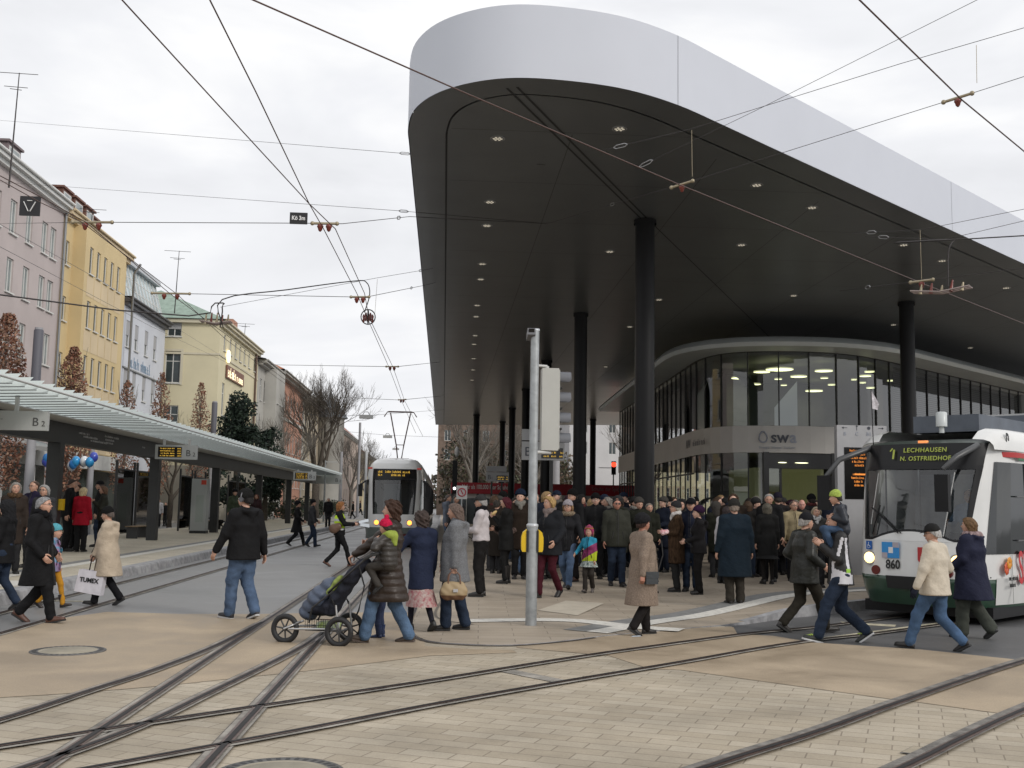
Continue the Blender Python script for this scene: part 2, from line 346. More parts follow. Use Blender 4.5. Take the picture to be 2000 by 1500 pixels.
def hair_geo(style, c, R, s, col, vox, seed=0):
    """mesh data for hair or hat in head frame. style decides the shape"""
    cv = np.array(c); Rm = np.array(R)
    def P(x, y, z): return cv+Rm @ (v3(x, y, z)*s)
    sx, sy = 1.0, 1.0
    pr_ = []; cuts = []; dsp = None; amp = .006
    if style == 'bald': return None
    fc = lambda y, z, ny, nz: cuts.append((P(0, y, z), (Rm @ v3(0, ny, nz))))
    if style in ('short', 'receding', 'crop'):
        r = {'short': .098, 'receding': .0945, 'crop': .0925}[style]
        pr_ = [pr(P(0, -.022, .020), P(0, .006, .022), r*s*.93, r*s*.93), pr(P(0, -.05, -.03), P(0, -.03, .02), .074*s, .082*s)]
        fc(.052 if style != 'receding' else .025, .06, .72, -.70) ; fc(0, -.035, .25, -1.0)
        amp = .004
    elif style in ('bob', 'curly', 'long', 'fluffy'):
        r = {'bob': .104, 'curly': .118, 'long': .102, 'fluffy': .112}[style]
        dn = {'bob': -.09, 'curly': -.11, 'long': -.24, 'fluffy': -.05}[style]
        pr_ = [pr(P(0, -.012, .022), P(0, .008, .026), r*s*.95, r*s*.95)]
        for sd in (-1, 1): pr_.append(pr(P(sd*.055, -.025, .0), P(sd*.062, -.03, dn), .056*s, .040*s))
        pr_.append(pr(P(0, -.055, 0), P(0, -.065, dn), .072*s, .055*s))
        fc(.060, .065, .85, -.52)
        amp = {'bob': .005, 'curly': .016, 'long': .006, 'fluffy': .008}[style]
        # open the face
    elif style == 'beanie':
        pr_ = [pr(P(0, -.012, .045), P(0, -.004, .050), .101*s, .101*s), pr(P(0, -.03, .08), P(0, -.03, .085), .08*s, .07*s)]
        fc(0, .022, .22, -1.0); amp = .002
    elif style == 'pompom':
        pr_ = [pr(P(0, -.012, .040), P(0, -.004, .055), .103*s, .098*s), pr(P(0, -.03, .165), P(0, -.03, .17), .040*s, .040*s, k=.01)]
        fc(0, .022, .22, -1.0); amp = .003
    elif style == 'earflap':
        pr_ = [pr(P(0, -.012, .045), P(0, -.004, .055), .102*s, .095*s), pr(P(0, -.012, .12), P(0, -.012, .15), .045*s, .018*s)]
        for sd in (-1, 1): pr_.append(pr(P(sd*.078, 0, .02), P(sd*.072, .005, -.07), .032*s, .022*s))
        fc(.05, .03, .9, -.45); amp = .002
    elif style == 'beret':
        pr_ = [pr(P(0, -.02, .055), P(.0, -.03, .065), .108*s, .104*s)]
        pr_[0] = (*pr_[0][:4], (1.04, 1.1)); fc(0, .030, .30, -1.0); amp = .003
    elif style == 'cap':
        pr_ = [pr(P(0, -.012, .045), P(0, -.002, .046), .100*s, .099*s)]
        fc(0, .035, .05, -1.0); amp = .001
    elif style == 'hood':
        pr_ = [pr(P(0, -.02, .02), P(0, -.012, .03), .122*s, .122*s), pr(P(0, -.05, -.05), P(0, -.05, -.15), .10*s, .11*s)]
        fc(.052, .03, 1.0, -.2); amp = .006
    def dsp(g):
        q = (g-cv) @ Rm/s
        return wob(q, 95, seed)*amp*s if amp < .007 else wob(q, 70, seed)*amp*s
    if style in ('bob', 'curly', 'long', 'fluffy', 'hood'):
        # carve the face opening as a half space in front of the ears, below the fringe
        d0 = dsp
        def dsp(g, d0=d0):
            q = (g-cv) @ Rm/s
            w_ = .060 if style != 'hood' else .068
            face = np.maximum(np.maximum(np.abs(q[..., 0])-w_, .030-q[..., 1]), q[..., 2]-.055)
            return np.where(-face > 0, np.maximum(d0(g), 0)+.5*0-(-0), d0(g))+np.where(face < 0, np.minimum(.06, -face*3.0)*s, 0)
    V, F = sdf_mesh(pr_, vox, .03*s, cuts, dsp)
    me = np_mesh(style, V, F, [col])
    return me
PLACED = []
def person(label, foot=None, H=1.72, face=180, cat='person', group=None, sex='m', build=1.0, feet=((-.09, .0, 0, 0), (.09, .0, 0, 0)),
           hands=None, lean=0.0, head=(0, 0), coat='jacket', hem=None, ccol=(.02, .02, .022), ckind='plain', puff=1.0, tcol=(.02, .02, .022), tkind='plain',
           hair='short', hcol=(.03, .025, .02), hat=None, hatcol=(.02, .02, .02), shoe=(.015, .013, .012), sole=(.02, .02, .02), boot=0.0, heel=0.0, q=1, curl=.35,
           scarf=None, glasses=False, hood=False, flare=1.0, z0=0.0, pelvis=None, skin=None, quilt=0, glove=None, skirt=None, stock=None, fur=None, belly=0.0, seam=True, paint=None, extra=None, seed=None, palm=None, knees=None, loc=None, child=False):
    """q: 2 foreground, 1 middle, 0 far"""
    s = H/1.75; seed = seed if seed is not None else len(bpy.data.objects) % 97
    vox = {2: .0125, 1: .019, 0: .028}[q]*(1 if H > 1.4 else .85); hv = {2: .0075, 1: .010, 0: .016}[q]
    root = thing('person', label, cat, (foot[0], foot[1], foot[2]) if loc is None else loc, -RAD(face), group); PLACED.append((root.location.x, root.location.y))
    skin = skin or SKIN(); hs = 1.0 if not child else 1.22      # a child's head is larger for its height
    lt, ls = .43, .42
    # feet: (x, y, lift, toe-down degrees); units scaled by s
    ank = []
    for (x, y, z, pt) in feet:
        a = RAD(pt); ank.append(v3(x, y-.0, z+.085)+v3(0, -.11*(1-math.cos(a))*0, 0))
    if pelvis is None:
        hz = min(math.sqrt(max(.1, (lt+ls)**2*.985-(an[1])**2))+an[2] for an in ank); pz = min(hz, .93)
        pel = v3(0, (ank[0][1]+ank[1][1])*.5*.5, pz)
        hz = min(math.sqrt(max(.1, ((lt+ls)*.995)**2-(an[1]-pel[1])**2))+an[2] for an in ank); pel[2] = min(hz, .935)
    else: pel = v3(*pelvis)
    ln = RAD(lean); up = v3(0, math.sin(ln), math.cos(ln)); fw = v3(0, math.cos(ln), -math.sin(ln)); rt = v3(1, 0, 0)
    T = lambda x, y, z: pel+rt*x+fw*y+up*z
    sw = .185 if sex == 'm' else .165
    sw *= (1 if not child else .86)
    chest = T(0, .0, .36); neck0 = T(0, -.005, .53); sh = [T(-sw, -.01, .49), T(sw, -.01, .49)]; nk = T(0, .012, .60)
    hc = T(0, .03, .69+(0 if not child else .03))
    hy, hp = head
    Rh = Matrix.Rotation(-RAD(hy), 3, 'Z') @ Matrix.Rotation(-ln*.4-RAD(-hp), 3, 'X')
    hips = [pel+v3(-.085, 0, 0), pel+v3(.085, 0, 0)]
    kn = []; 
    for i in (0, 1):
        hint = v3((-.08, .08)[i], 1, 0.0) if knees is None else v3(*knees[i])
        k_, a_ = ik(hips[i], ank[i], lt, ls, hint); kn.append(k_); ank[i] = a_
    hd = [[-(sw+.085), .04, pel[2]-.09], [(sw+.085), .04, pel[2]-.09]]
    if hands:
        for i in (0, 1):
            if hands[i] is not None: hd[i] = list(hands[i])
    el = []; wr = []
    for i in (0, 1):
        hint = v3((-.35, .35)[i], -.9, -.35)
        e_, w_ = ik(sh[i], v3(*hd[i]), .285, .255, hint); el.append(e_); wr.append(w_)
    X = lambda p: np.array(p)*s
    b = build
    # ---- body (skin), one mesh
    mb = MB()
    bp = [pr(X(pel), X(chest), .10*s, .11*s, 1.25, .85), pr(X(chest), X(neck0), .10*s, .055*s, 1.1, .85), pr(X(neck0), X(nk+(0, .008, .03)), .056*s, .053*s)]
    for i in (0, 1):
        bp += [pr(X(T(0, -.01, .47)), X(sh[i]-v3(0, 0, .02)), .04*s, .04*s), pr(X(sh[i]), X(el[i]), .046*s, .036*s), pr(X(el[i]), X(wr[i]), .036*s, .024*s),
               pr(X(hips[i]), X(kn[i]), .075*s, .05*s), pr(X(kn[i]), X(ank[i]), .048*s, .034*s)]
    V, F = sdf_mesh(bp, vox*1.5 if q else .03, .03*s)
    mb.add([tuple(v) for v in V], [tuple(f) for f in F.tolist()], 0, True)
    head_geo(mb, Vector(X(hc)), Rh, s*hs, q == 0)
    mb.tube([X(nk-(0, .0, .04)), X(nk+v3(0, .008, .06))], [.054*s, .050*s], 12, 0)
    for i in (0, 1):
        d = v3(*wr[i])-v3(*el[i]); d /= np.linalg.norm(d); nr = v3((1, -1)[i], .1, 0) if palm is None or palm[i] is None else v3(*palm[i])
        if glove is None: hand_geo(mb, X(wr[i]), d, nr, s*1.02, curl if not hasattr(curl, '__len__') else curl[i], (-1, 1)[i] if palm is None else (-1, 1)[i], 0, 6 if q == 2 else 5)
    mb.build('body', [skin, mat('eye_white', (.7, .68, .65), .3), mat('brow_dark', (.035, .022, .018), .6), mat('lips', (.42, .16, .13), .5)], root)
    if glove is not None:
        g = MB()
        for i in (0, 1):
            d = v3(*wr[i])-v3(*el[i]); d /= np.linalg.norm(d); nr = v3((1, -1)[i], .1, 0) if palm is None or palm[i] is None else v3(*palm[i])
            hand_geo(g, X(wr[i]), d, nr, s*1.12, .45, (-1, 1)[i], 0, 6)
        g.build('gloves', [cloth(glove)], root)
    # ---- trousers
    tm = cloth(tcol, tkind)
    tp = [pr(X(pel+v3(0, 0, -.02)), X(pel+v3(0, 0, .10)), .125*s*b, .13*s*b, 1.2, .95)]
    cuts = []
    fl = flare
    for i in (0, 1):
        kb = .074*fl*(1 if sex == 'm' else .95)
        tp += [pr(X(hips[i]), X(kn[i]), .104*s*b, kb*s), pr(X(kn[i]), X(ank[i]+(0, -.005, .01)), kb*s, .066*s*fl)]
    if skirt: tp = [pr(X(pel), X(pel+v3(0, 0, .08)), .13*s*b, .13*s*b, 1.2, .95)]+[pr(X(hips[i]), X(kn[i]), .08*s, .055*s) for i in (0, 1)]+[pr(X(kn[i]), X(ank[i]), .056*s, .036*s) for i in (0, 1)]
    if stock: tm = cloth(stock)
    cuts = [(X(v3(0, 0, .035)), v3(0, 0, -1.0))] if pelvis is None and not boot else []
    V, F = sdf_mesh(tp, vox, .035*s, cuts, (lambda g: wob(g, 24, seed)*.007*s*(g[..., 2] < pel[2]*s)+np.sin(g[..., 2]*60+np.sin(g[..., 0]*25+g[..., 1]*18+seed)*2.5)*.0022*s) if not skirt else None)
    link_mesh('trousers' if not skirt else 'tights', np_mesh('trousers', V, F, [tm]), root)
    if skirt:
        zt, zb, c_, kd = skirt; g_ = MB(); P = []
        for j in range(9):
            z = zt+(zb-zt)*j/8; t = j/8; yc = (pel[1]*(1-t)+(ank[0][1]+ank[1][1])/2*t)
            rad = (.17+.06*t)*b; n_ = 32
            P.append([((rad*math.cos(a)*(1+.04*math.sin(a*9)*t))*s, (yc+(rad*.85+.05*t)*math.sin(a)*(1+.05*math.sin(a*8+1)*t))*s, z*s) for a in [2*math.pi*u/n_ for u in range(n_)]])
        g_.grid(P, 0, True, True); g_.build('skirt', [c_], root)
    # ---- jacket or coat
    cm = ccol if not isinstance(ccol, tuple) else cloth(ccol, ckind)
    hem_z = hem if hem is not None else {'jacket': pel[2]-.12, 'coat': pel[2]-.36, 'long': pel[2]-.52}[coat]
    pf = puff; cs = .86 if sex == 'f' else 1.0
    sit = pelvis is not None
    by = belly
    cp = [pr(X(T(0, .01+by*.3, .02)), X(T(0, .01+by*.5, .18)), .130*s*b*pf+by*.3, .128*s*b*pf*(1 if sex == 'm' else .93)+by*.3, 1.25, .95),
          pr(X(T(0, .01+by*.4, .18)), X(T(0, .01, .36)), .128*s*b*pf*(1 if sex == 'm' else .93)+by*.3, .132*s*b*pf, 1.25, .92),
          pr(X(T(0, .0, .36)), X(T(0, -.005, .46)), .135*s*b*pf, .088*s*b*pf, 1.25, .92),
          pr(X(T(0, -.01, .50)), X(T(0, .0, .59)), .088*s*pf, .074*s, 1, 1)]
    for i in (0, 1): cp.append(pr(X(T((-.05, .05)[i], -.012, .530)), X(sh[i]+v3(0, 0, .002)), .058*s*pf, .066*s*pf, 1, 1))
    if sex == 'f': cp.append(pr(X(T(-.06, .07, .33)), X(T(.06, .07, .33)), .085*s*b, .085*s*b))
    cuts = []
    if not sit:
        dpt = abs(ank[0][1]-ank[1][1]); tt = (pel[2]-hem_z)/.85; my = (ank[0][1]+ank[1][1])/2
        yb = pel[1]*(1-tt)+my*tt
        sp = max(0, dpt*tt*.5-.02)
        for sgn in (-1, 1): cp.append(pr(X(pel+v3(0, .01+by*.3, .05)), X(v3(0, yb+sgn*sp, hem_z-.12)), .135*s*b*pf, .142*s*b*pf*(1.0+.12*(fl > 1.02))*(1.06 if sex == 'f' else 1), 1.25, .95))
        cuts.append((X(v3(0, 0, hem_z)), v3(0, 0, -1.0)))
    cuts.append((X(T(0, 0, .600)), v3(0, math.sin(ln)-.35, 1.0)))
    for i in (0, 1):
        cp += [pr(X(sh[i]+v3(0, 0, -.01)), X(el[i]), .072*s*pf*(b**.5), .060*s*pf), pr(X(el[i]), X(wr[i]-(wr[i]-el[i])*.02), .060*s*pf, .046*s*pf, k=.025)]
    if hood: cp += [pr(X(T(-.07, -.10, .55)), X(T(.07, -.10, .55)), .062*s, .062*s), pr(X(T(0, -.13, .50)), X(T(0, -.13, .43)), .055*s, .045*s)]
    if quilt: dsp = lambda g: -np.abs(np.sin(g[..., 2]*math.pi/(.085*s*quilt)))*.012*s+.006*s+wob(g, 22, seed)*.004*s
    else: dsp = lambda g: wob(g*np.array((1, 1, .35)), 34, seed)*.0042*s+wob(g, 14, seed*1.3)*.0035*s+wob(g, 55, seed*1.7)*.0016*s
    V, F = sdf_mesh(cp, vox, .04*s, cuts, dsp)
    mi_ = paint[0](V[F].mean(1)/s).astype(int) if paint else None
    jk = link_mesh('coat' if coat != 'jacket' else 'jacket', np_mesh('coat', V, F, [cm]+(list(paint[1]) if paint else []), mi_), root)
    if q >= 1 and not sit and ckind != 'fur' and seam:
        def surf(x0, z, front=True):
            sel = (np.abs(V[:, 0]-x0) < .02) & (np.abs(V[:, 2]-z) < .02)
            if not sel.any(): return None
            return float(V[sel, 1].max() if front else V[sel, 1].min())
        zm = MB(); ztop = T(0, 0, .56)[2]*s; zs_ = np.linspace(hem_z*s+.02, ztop, 14); pts_ = [(0, surf(0, z)+.002, z) for z in zs_ if surf(0, z) is not None]
        if len(pts_) > 3: zm.tube(pts_, .0055, 5, 0, cap=False); zm.tube([(.03, p_[1]-.001, p_[2]) for p_ in pts_], .003, 4, 0, cap=False); zm.build('zip', cloth((.010, .010, .011)) if sum(ccol if isinstance(ccol, tuple) else (.3, .3, .3)) > .3 else cloth((.05, .05, .052)), jk)
        for sd in (-1, 1):
            z0p, z1p = (pel[2]+.02)*s, (pel[2]+.15)*s; a_, b_p = surf(sd*.12*s, z0p), surf(sd*.09*s, z1p)
            if a_ is not None and b_p is not None: pk_ = MB(); pk_.tube([(sd*.12*s, a_+.002, z0p), (sd*.09*s, b_p+.002, z1p)], .006, 5); pk_.build('pocket_edge', cloth((.02, .02, .022)) if sum(ccol if isinstance(ccol, tuple) else (.3, .3, .3)) > .3 else cloth((.045, .045, .047)), jk)
    # ---- shoes
    for i in (0, 1):
        m_ = MB(); x, y, z, pt = feet[i]
        yw = RAD((-7, 7)[i]); shoe_geo(m_, X(ank[i]), yw, RAD(pt), s*(1 if sex == 'm' else .92), 0, 1, boot, heel)
        m_.build('shoe' if not boot else 'boot', [shoe if not isinstance(shoe, tuple) else mat('shoe_%d_%d_%d' % tuple(int(c*1000) for c in shoe), shoe, .45, var=.15, vs=20), mat('sole_%d' % int(sole[0]*1000), sole, .7)], root)
    # ---- hair and hat
    hm = mat('hair_%d_%d_%d' % tuple(int(c*1000) for c in hcol), hcol, .6, spec=.25, var=.5, vs=60, bump=.8, bs=90, stretch=(1, 1, .25), detail=6)
    hcen = Vector(X(hc))
    me = hair_geo(hair, hcen, Rh, s*hs, hm, hv, seed)
    if me: link_mesh('hair', me, root)
    if hat:
        hmat = hatcol if not isinstance(hatcol, tuple) else cloth(hatcol, 'wool' if hat != 'cap' else 'plain')
        me = hair_geo(hat, hcen, Rh, s*hs*1.03, hmat, hv, seed); h_ = link_mesh('hood' if hat == 'hood' else 'hat', me, root)
        if hat in ('cap',):
            m_ = MB(); P = []
            for j in range(5):
                t = j/4; P.append([hcen+Rh @ (Vector((math.sin(a)*(.080+.006*t), math.cos(a)*.085+.02+t*.055*math.cos(a), .045-.018*t*math.cos(a)))*s*hs) for a in [RAD(-60+120*u/10) for u in range(11)]])
            m_.grid(P, 0); P2 = [[p-Vector((0, 0, .004)) for p in r_] for r_ in P]; m_.grid([r_[::-1] for r_ in P2], 0)
            m_.build('peak', [hmat], h_)
    if scarf:
        V, F = sdf_mesh([pr(X(nk+v3(-.045, .045, -.035)), X(nk+v3(.045, .045, -.035)), .05*s, .05*s), pr(X(nk+v3(-.07, -.02, -.01)), X(nk+v3(-.045, .05, -.04)), .048*s, .05*s), pr(X(nk+v3(.07, -.02, -.01)), X(nk+v3(.045, .05, -.04)), .048*s, .05*s),
                          pr(X(nk+v3(-.05, -.06, -.0)), X(nk+v3(.05, -.06, 0)), .045*s, .045*s), pr(X(nk+v3(0, .07, -.06)), X(nk+v3(0, .09, -.13)), .045*s, .04*s)], hv*1.3, .02, (), lambda g: wob(g, 60, seed)*.008)
        link_mesh('scarf', np_mesh('scarf', V, F, [cloth(scarf, 'wool')]), root)
    if fur:
        V, F = sdf_mesh([pr(X(T(0, -.02, .56))+v3(math.cos(a)*.095, math.sin(a)*.095, 0)*s, X(T(0, -.02, .56))+v3(math.cos(a+.8)*.095, math.sin(a+.8)*.095, 0)*s, .045*s) for a in [RAD(u*40) for u in range(9)]], hv*1.3, .02, (), lambda g: wob(g, 90, seed)*.01)
        link_mesh('fur_collar', np_mesh('fur', V, F, [cloth(fur, 'fur')]), root)
    if glasses and q:
        m_ = MB(); hh = s*hs
        for sd in (-1, 1):
            ring = [hcen+Rh @ (Vector((sd*.031+math.cos(a)*.021, .097, .010+math.sin(a)*.015))*hh) for a in [2*math.pi*u/10 for u in range(11)]]
            m_.tube(ring, .0022*hh, 5, 0, cap=False); m_.tube([hcen+Rh @ (Vector((sd*.052, .095, .012))*hh), hcen+Rh @ (Vector((sd*.079, -.0, .014))*hh)], .002*hh, 5)
            if glasses == 'sun': m_.ell(hcen+Rh @ (Vector((sd*.031, .097, .010))*hh), (.022*hh, .004*hh, .016*hh), 10, 6, 0, Rh)
        m_.tube([hcen+Rh @ (Vector((-.01, .1, .013))*hh), hcen+Rh @ (Vector((.01, .1, .013))*hh)], .002*hh, 5)
        m_.build('glasses', [mat('spectacle_black', (.01, .01, .01), .25)], root)
    root['_s'] = s
    info = dict(root=root, s=s, wr=[X(w) for w in wr], el=[X(e_) for e_ in el], hc=X(hc), pel=X(pel), sh=[X(x) for x in sh], T=lambda x, y, z: X(T(x, y, z)), Rh=Rh, face=face)
    def world(p, info=info, root=root, face=face):
        a = -RAD(face); l = root.location
        return Vector((l.x+math.cos(a)*p[0]-math.sin(a)*p[1], l.y+math.sin(a)*p[0]+math.cos(a)*p[1], l.z+p[2]))
    info['world'] = world
    del root['_s']
    return info
# ------------------------------------------------------------------ ground
from mathutils import geometry as geo
def ss(t): t = max(0, min(1, t)); return t*t*(3-2*t)
def catmull(P, k=6):
    P = [Vector(p) for p in P]; Q = [P[0]*2-P[1]]+P+[P[-1]*2-P[-2]]; o = []
    for i in range(1, len(Q)-2):
        for j in range(k):
            t = j/k; a, b, c, d = Q[i-1:i+3]
            o.append(.5*((2*b)+(c-a)*t+(2*a-5*b+4*c-d)*t*t+(3*b-a-3*c+d)*t**3))
    return o+[P[-1]]
def g2(l, z=0.0): return [tuple(G(a, b, z)[:2]) for a, b in l]
AX = Vector((.75, .6614)).normalized(); AU = Vector((AX.y, -AX.x))     # direction of the right-hand tram track
EDGE = [(-.3, 150), (-.3, 90), (-.3, 60), (-.3, 40), (-.3, 30), (-.3, 26.5)]+[tuple(p) for p in catmull([Vector(q) for q in g2([(838, 1135), (815, 1190), (806, 1230), (830, 1252), (900, 1260), (1000, 1262), (1100, 1254), (1180, 1244), (1300, 1233), (1375, 1226), (1456, 1220), (1532, 1209), (1584, 1204), (1640, 1198)])], 4)]
_e = Vector(EDGE[-1]); EDGE += [tuple(_e+AX*d) for d in (4, 8, 16, 40, 80)]
def pz(x, y): return .015+.15*ss(max((y-16.9)/6, (x-3.7)/2.4))
def gz(x, y):
    if x < -6.7 and y > -5: return .18 if x > -14.2 else 0.0
    if x > -.35 and y > 13.5: 
        if pin((x, y)): return pz(x, y)
    return 0.0
_poly = EDGE+[(120, 150)]
def pin(p):
    c = False; n = len(_poly); j = n-1
    for i in range(n):
        a, b = _poly[i], _poly[j]
        if (a[1] > p[1]) != (b[1] > p[1]) and p[0] < (b[0]-a[0])*(p[1]-a[1])/(b[1]-a[1])+a[0]: c = not c
        j = i
    return c
def foot(px, py):
    z = 0
    for _ in range(4): p = G(px, py, z); z = gz(p[0], p[1])
    return (p[0], p[1], z)
def brickfn(scale_w, scale_h, cols, ang=0.0, mort=.012, mcol=(.12, .10, .08), stain=.25):
    def fn(m, t, b):
        tcn = t.nodes.new('ShaderNodeTexCoord'); mpn = t.nodes.new('ShaderNodeMapping'); mpn.inputs['Rotation'].default_value = (0, 0, RAD(ang)); t.links.new(tcn.outputs['Object'], mpn.inputs[0])
        dn = t.nodes.new('ShaderNodeTexNoise'); dn.inputs['Scale'].default_value = 1.2; t.links.new(tcn.outputs['Object'], dn.inputs['Vector'])
        br = t.nodes.new('ShaderNodeTexBrick'); br.inputs['Scale'].default_value = 1; br.inputs['Brick Width'].default_value = scale_w; br.inputs['Row Height'].default_value = scale_h
        br.inputs['Mortar Size'].default_value = mort; br.inputs['Mortar Smooth'].default_value = .3; br.inputs['Bias'].default_value = -.1
        br.inputs['Color1'].default_value = (*cols[0], 1); br.inputs['Color2'].default_value = (*cols[1], 1); br.inputs['Mortar'].default_value = (*mcol, 1)
        t.links.new(mpn.outputs[0], br.inputs[0])
        n = t.nodes.new('ShaderNodeTexNoise'); n.inputs['Scale'].default_value = .55; n.inputs['Detail'].default_value = 8; n.inputs['Roughness'].default_value = .65; t.links.new(tcn.outputs['Object'], n.inputs['Vector'])
        r = t.nodes.new('ShaderNodeMapRange'); r.inputs[1].default_value = .3; r.inputs[2].default_value = .7; r.inputs[3].default_value = 1-stain; r.inputs[4].default_value = 1+stain*.6; t.links.new(n.outputs['Fac'], r.inputs[0])
        n3 = t.nodes.new('ShaderNodeTexNoise'); n3.inputs['Scale'].default_value = 60; n3.inputs['Detail'].default_value = 3; t.links.new(tcn.outputs['Object'], n3.inputs['Vector'])
        r3 = t.nodes.new('ShaderNodeMapRange'); r3.inputs[3].default_value = .82; r3.inputs[4].default_value = 1.18; t.links.new(n3.outputs['Fac'], r3.inputs[0])
        mm = t.nodes.new('ShaderNodeMath'); mm.operation = 'MULTIPLY'; t.links.new(r.outputs[0], mm.inputs[0]); t.links.new(r3.outputs[0], mm.inputs[1])
        mxn = t.nodes.new('ShaderNodeMix'); mxn.data_type = 'RGBA'; mxn.blend_type = 'MULTIPLY'; mxn.inputs[0].default_value = 1
        t.links.new(br.outputs[0], mxn.inputs[6]); t.links.new(mm.outputs[0], mxn.inputs[7]); t.links.new(mxn.outputs[2], b.inputs['Base Color'])
        bp = t.nodes.new('ShaderNodeBump'); bp.inputs['Strength'].default_value = .5; bp.inputs['Distance'].default_value = .006; bp.invert = True
        t.links.new(br.outputs['Fac'], bp.inputs['Height']); t.links.new(bp.outputs[0], b.inputs['Normal'])
    return fn
def stainfn(col, col2, sc=.6, fine=70, r0=.45, r1=.75):
    def fn(m, t, b):
        tcn = t.nodes.new('ShaderNodeTexCoord'); n = t.nodes.new('ShaderNodeTexNoise'); n.inputs['Scale'].default_value = sc; n.inputs['Detail'].default_value = 9; n.inputs['Roughness'].default_value = .62; n.inputs['Distortion'].default_value = .5
        t.links.new(tcn.outputs['Object'], n.inputs['Vector']); c = t.nodes.new('ShaderNodeValToRGB'); c.color_ramp.elements[0].position = .35; c.color_ramp.elements[1].position = .68
        c.color_ramp.elements[0].color = (*col, 1); c.color_ramp.elements[1].color = (*col2, 1); t.links.new(n.outputs['Fac'], c.inputs[0])
        n3 = t.nodes.new('ShaderNodeTexNoise'); n3.inputs['Scale'].default_value = fine; n3.inputs['Detail'].default_value = 3; t.links.new(tcn.outputs['Object'], n3.inputs['Vector'])
        r3 = t.nodes.new('ShaderNodeMapRange'); r3.inputs[3].default_value = .7; r3.inputs[4].default_value = 1.3; t.links.new(n3.outputs['Fac'], r3.inputs[0])
        mxn = t.nodes.new('ShaderNodeMix'); mxn.data_type = 'RGBA'; mxn.blend_type = 'MULTIPLY'; mxn.inputs[0].default_value = 1
        t.links.new(c.outputs[0], mxn.inputs[6]); t.links.new(r3.outputs[0], mxn.inputs[7]); t.links.new(mxn.outputs[2], b.inputs['Base Color'])
        rr = t.nodes.new('ShaderNodeMapRange'); rr.inputs[1].default_value = .35; rr.inputs[2].default_value = .65; rr.inputs[3].default_value = r0; rr.inputs[4].default_value = r1; t.links.new(n.outputs['Fac'], rr.inputs[0]); t.links.new(rr.outputs[0], b.inputs['Roughness'])
        bp = t.nodes.new('ShaderNodeBump'); bp.inputs['Strength'].default_value = .35; bp.inputs['Distance'].default_value = .004; t.links.new(n3.outputs['Fac'], bp.inputs['Height']); t.links.new(bp.outputs[0], b.inputs['Normal'])
    return fn
ASPH = mat('asphalt', fn=stainfn((.150, .150, .150), (.235, .233, .230), .35, 90, .32, .65))
BEIGE = mat('beige_asphalt', fn=stainfn((.275, .215, .148), (.425, .340, .240), .8, 90, .5, .8))
PAVE = mat('crossing_pavers', rough=.75, fn=brickfn(.36, .17, ((.375, .32, .24), (.445, .39, .305)), 24, .006, (.24, .20, .15), .34))
PLAZA = mat('plaza_pavers', rough=.7, fn=brickfn(.9, .30, ((.34, .285, .22), (.40, .34, .27)), 2, .006, (.20, .17, .135), .24))
PLATF = mat('platform_pavers', rough=.7, fn=brickfn(.6, .30, ((.46, .41, .32), (.54, .49, .39)), 0, .006, (.24, .21, .16), .15))
WHITEP = mat('tactile_white', (.62, .60, .55), .7, var=.18, vs=14)
KERB = mat('kerb_stone', (.30, .30, .31), .75, var=.35, vs=5, bump=.4, bs=30)
GREYP = mat('grey_paving', (.20, .20, .195), .75, var=.2, vs=8)
def sheet(name, poly, z, m, kind='structure'):
    tri = geo.tessellate_polygon([[Vector((x, y, 0)) for x, y in poly]]); b = MB()
    fs = []
    for t_ in tri:
        a, c, d = [Vector(poly[i]) for i in t_]
        fs.append(t_ if (c-a).cross(d-a) > 0 else t_[::-1])
    b.add([(x, y, z) for x, y in poly], fs)
    return tag(b.build(name, m), kind=kind)
b = MB(); b.add([(-1500, -60, 0), (1500, -60, 0), (1500, 2500, 0), (-1500, 2500, 0)], [(0, 1, 2, 3)]); tag(b.build('ground', ASPH), kind='structure')
lowb = [(2600, 1480), (1960, 1396), (1785, 1372), (1740, 1367), (1330, 1310), (1270, 1308), (1190, 1282), (1010, 1266)]
leftlow = [(840, 1282), (600, 1312), (470, 1325), (330, 1340), (150, 1355), (0, 1364), (-400, 1385)]
cross = g2([(-420, 1300), (-100, 1258), (60, 1222), (135, 1206), (210, 1196), (350, 1200), (500, 1200), (700, 1197), (815, 1197)])+[(-.2, 17.5), (2, 16), (4.1, 15.2)]+g2([(1440, 1239), (1510, 1243), (1590, 1256), (1800, 1270), (2000, 1291), (2600, 1360)])
sheet('tram_crossing_paving', cross+[(10, 4), (10, -6), (-12, -6), (-12, 8)], .004, PAVE)
sheet('crossing_asphalt', g2([(-420, 1300), (-100, 1258), (60, 1222), (135, 1206), (210, 1196), (350, 1200), (500, 1200), (700, 1197), (815, 1197)])+[(-.2, 17.0), (-.25, 15.5)]+g2([(830, 1263), (920, 1269), (1000, 1271), (1010, 1276)])+g2(leftlow), .008, BEIGE)
sheet('crossing_asphalt', [(.9, 14.6), (4.1, 15.1)]+g2([(1440, 1239), (1510, 1243), (1590, 1256), (1800, 1270), (2000, 1291), (2600, 1360)])+g2(lowb), .008, BEIGE)
_k = [p for p in EDGE if p[0] > 3.75]
sheet('side_road_asphalt', [tuple(Vector(p)+Vector((0, -.01))) for p in _k][::-1]+g2([(1376, 1229), (1440, 1239), (1510, 1243), (1590, 1256), (1800, 1270), (2000, 1291), (2600, 1360)])+[(16, 12), (80, 62)], .003, mat('new_asphalt', fn=stainfn((.075, .076, .078), (.125, .125, .127), .5, 90, .4, .7)))
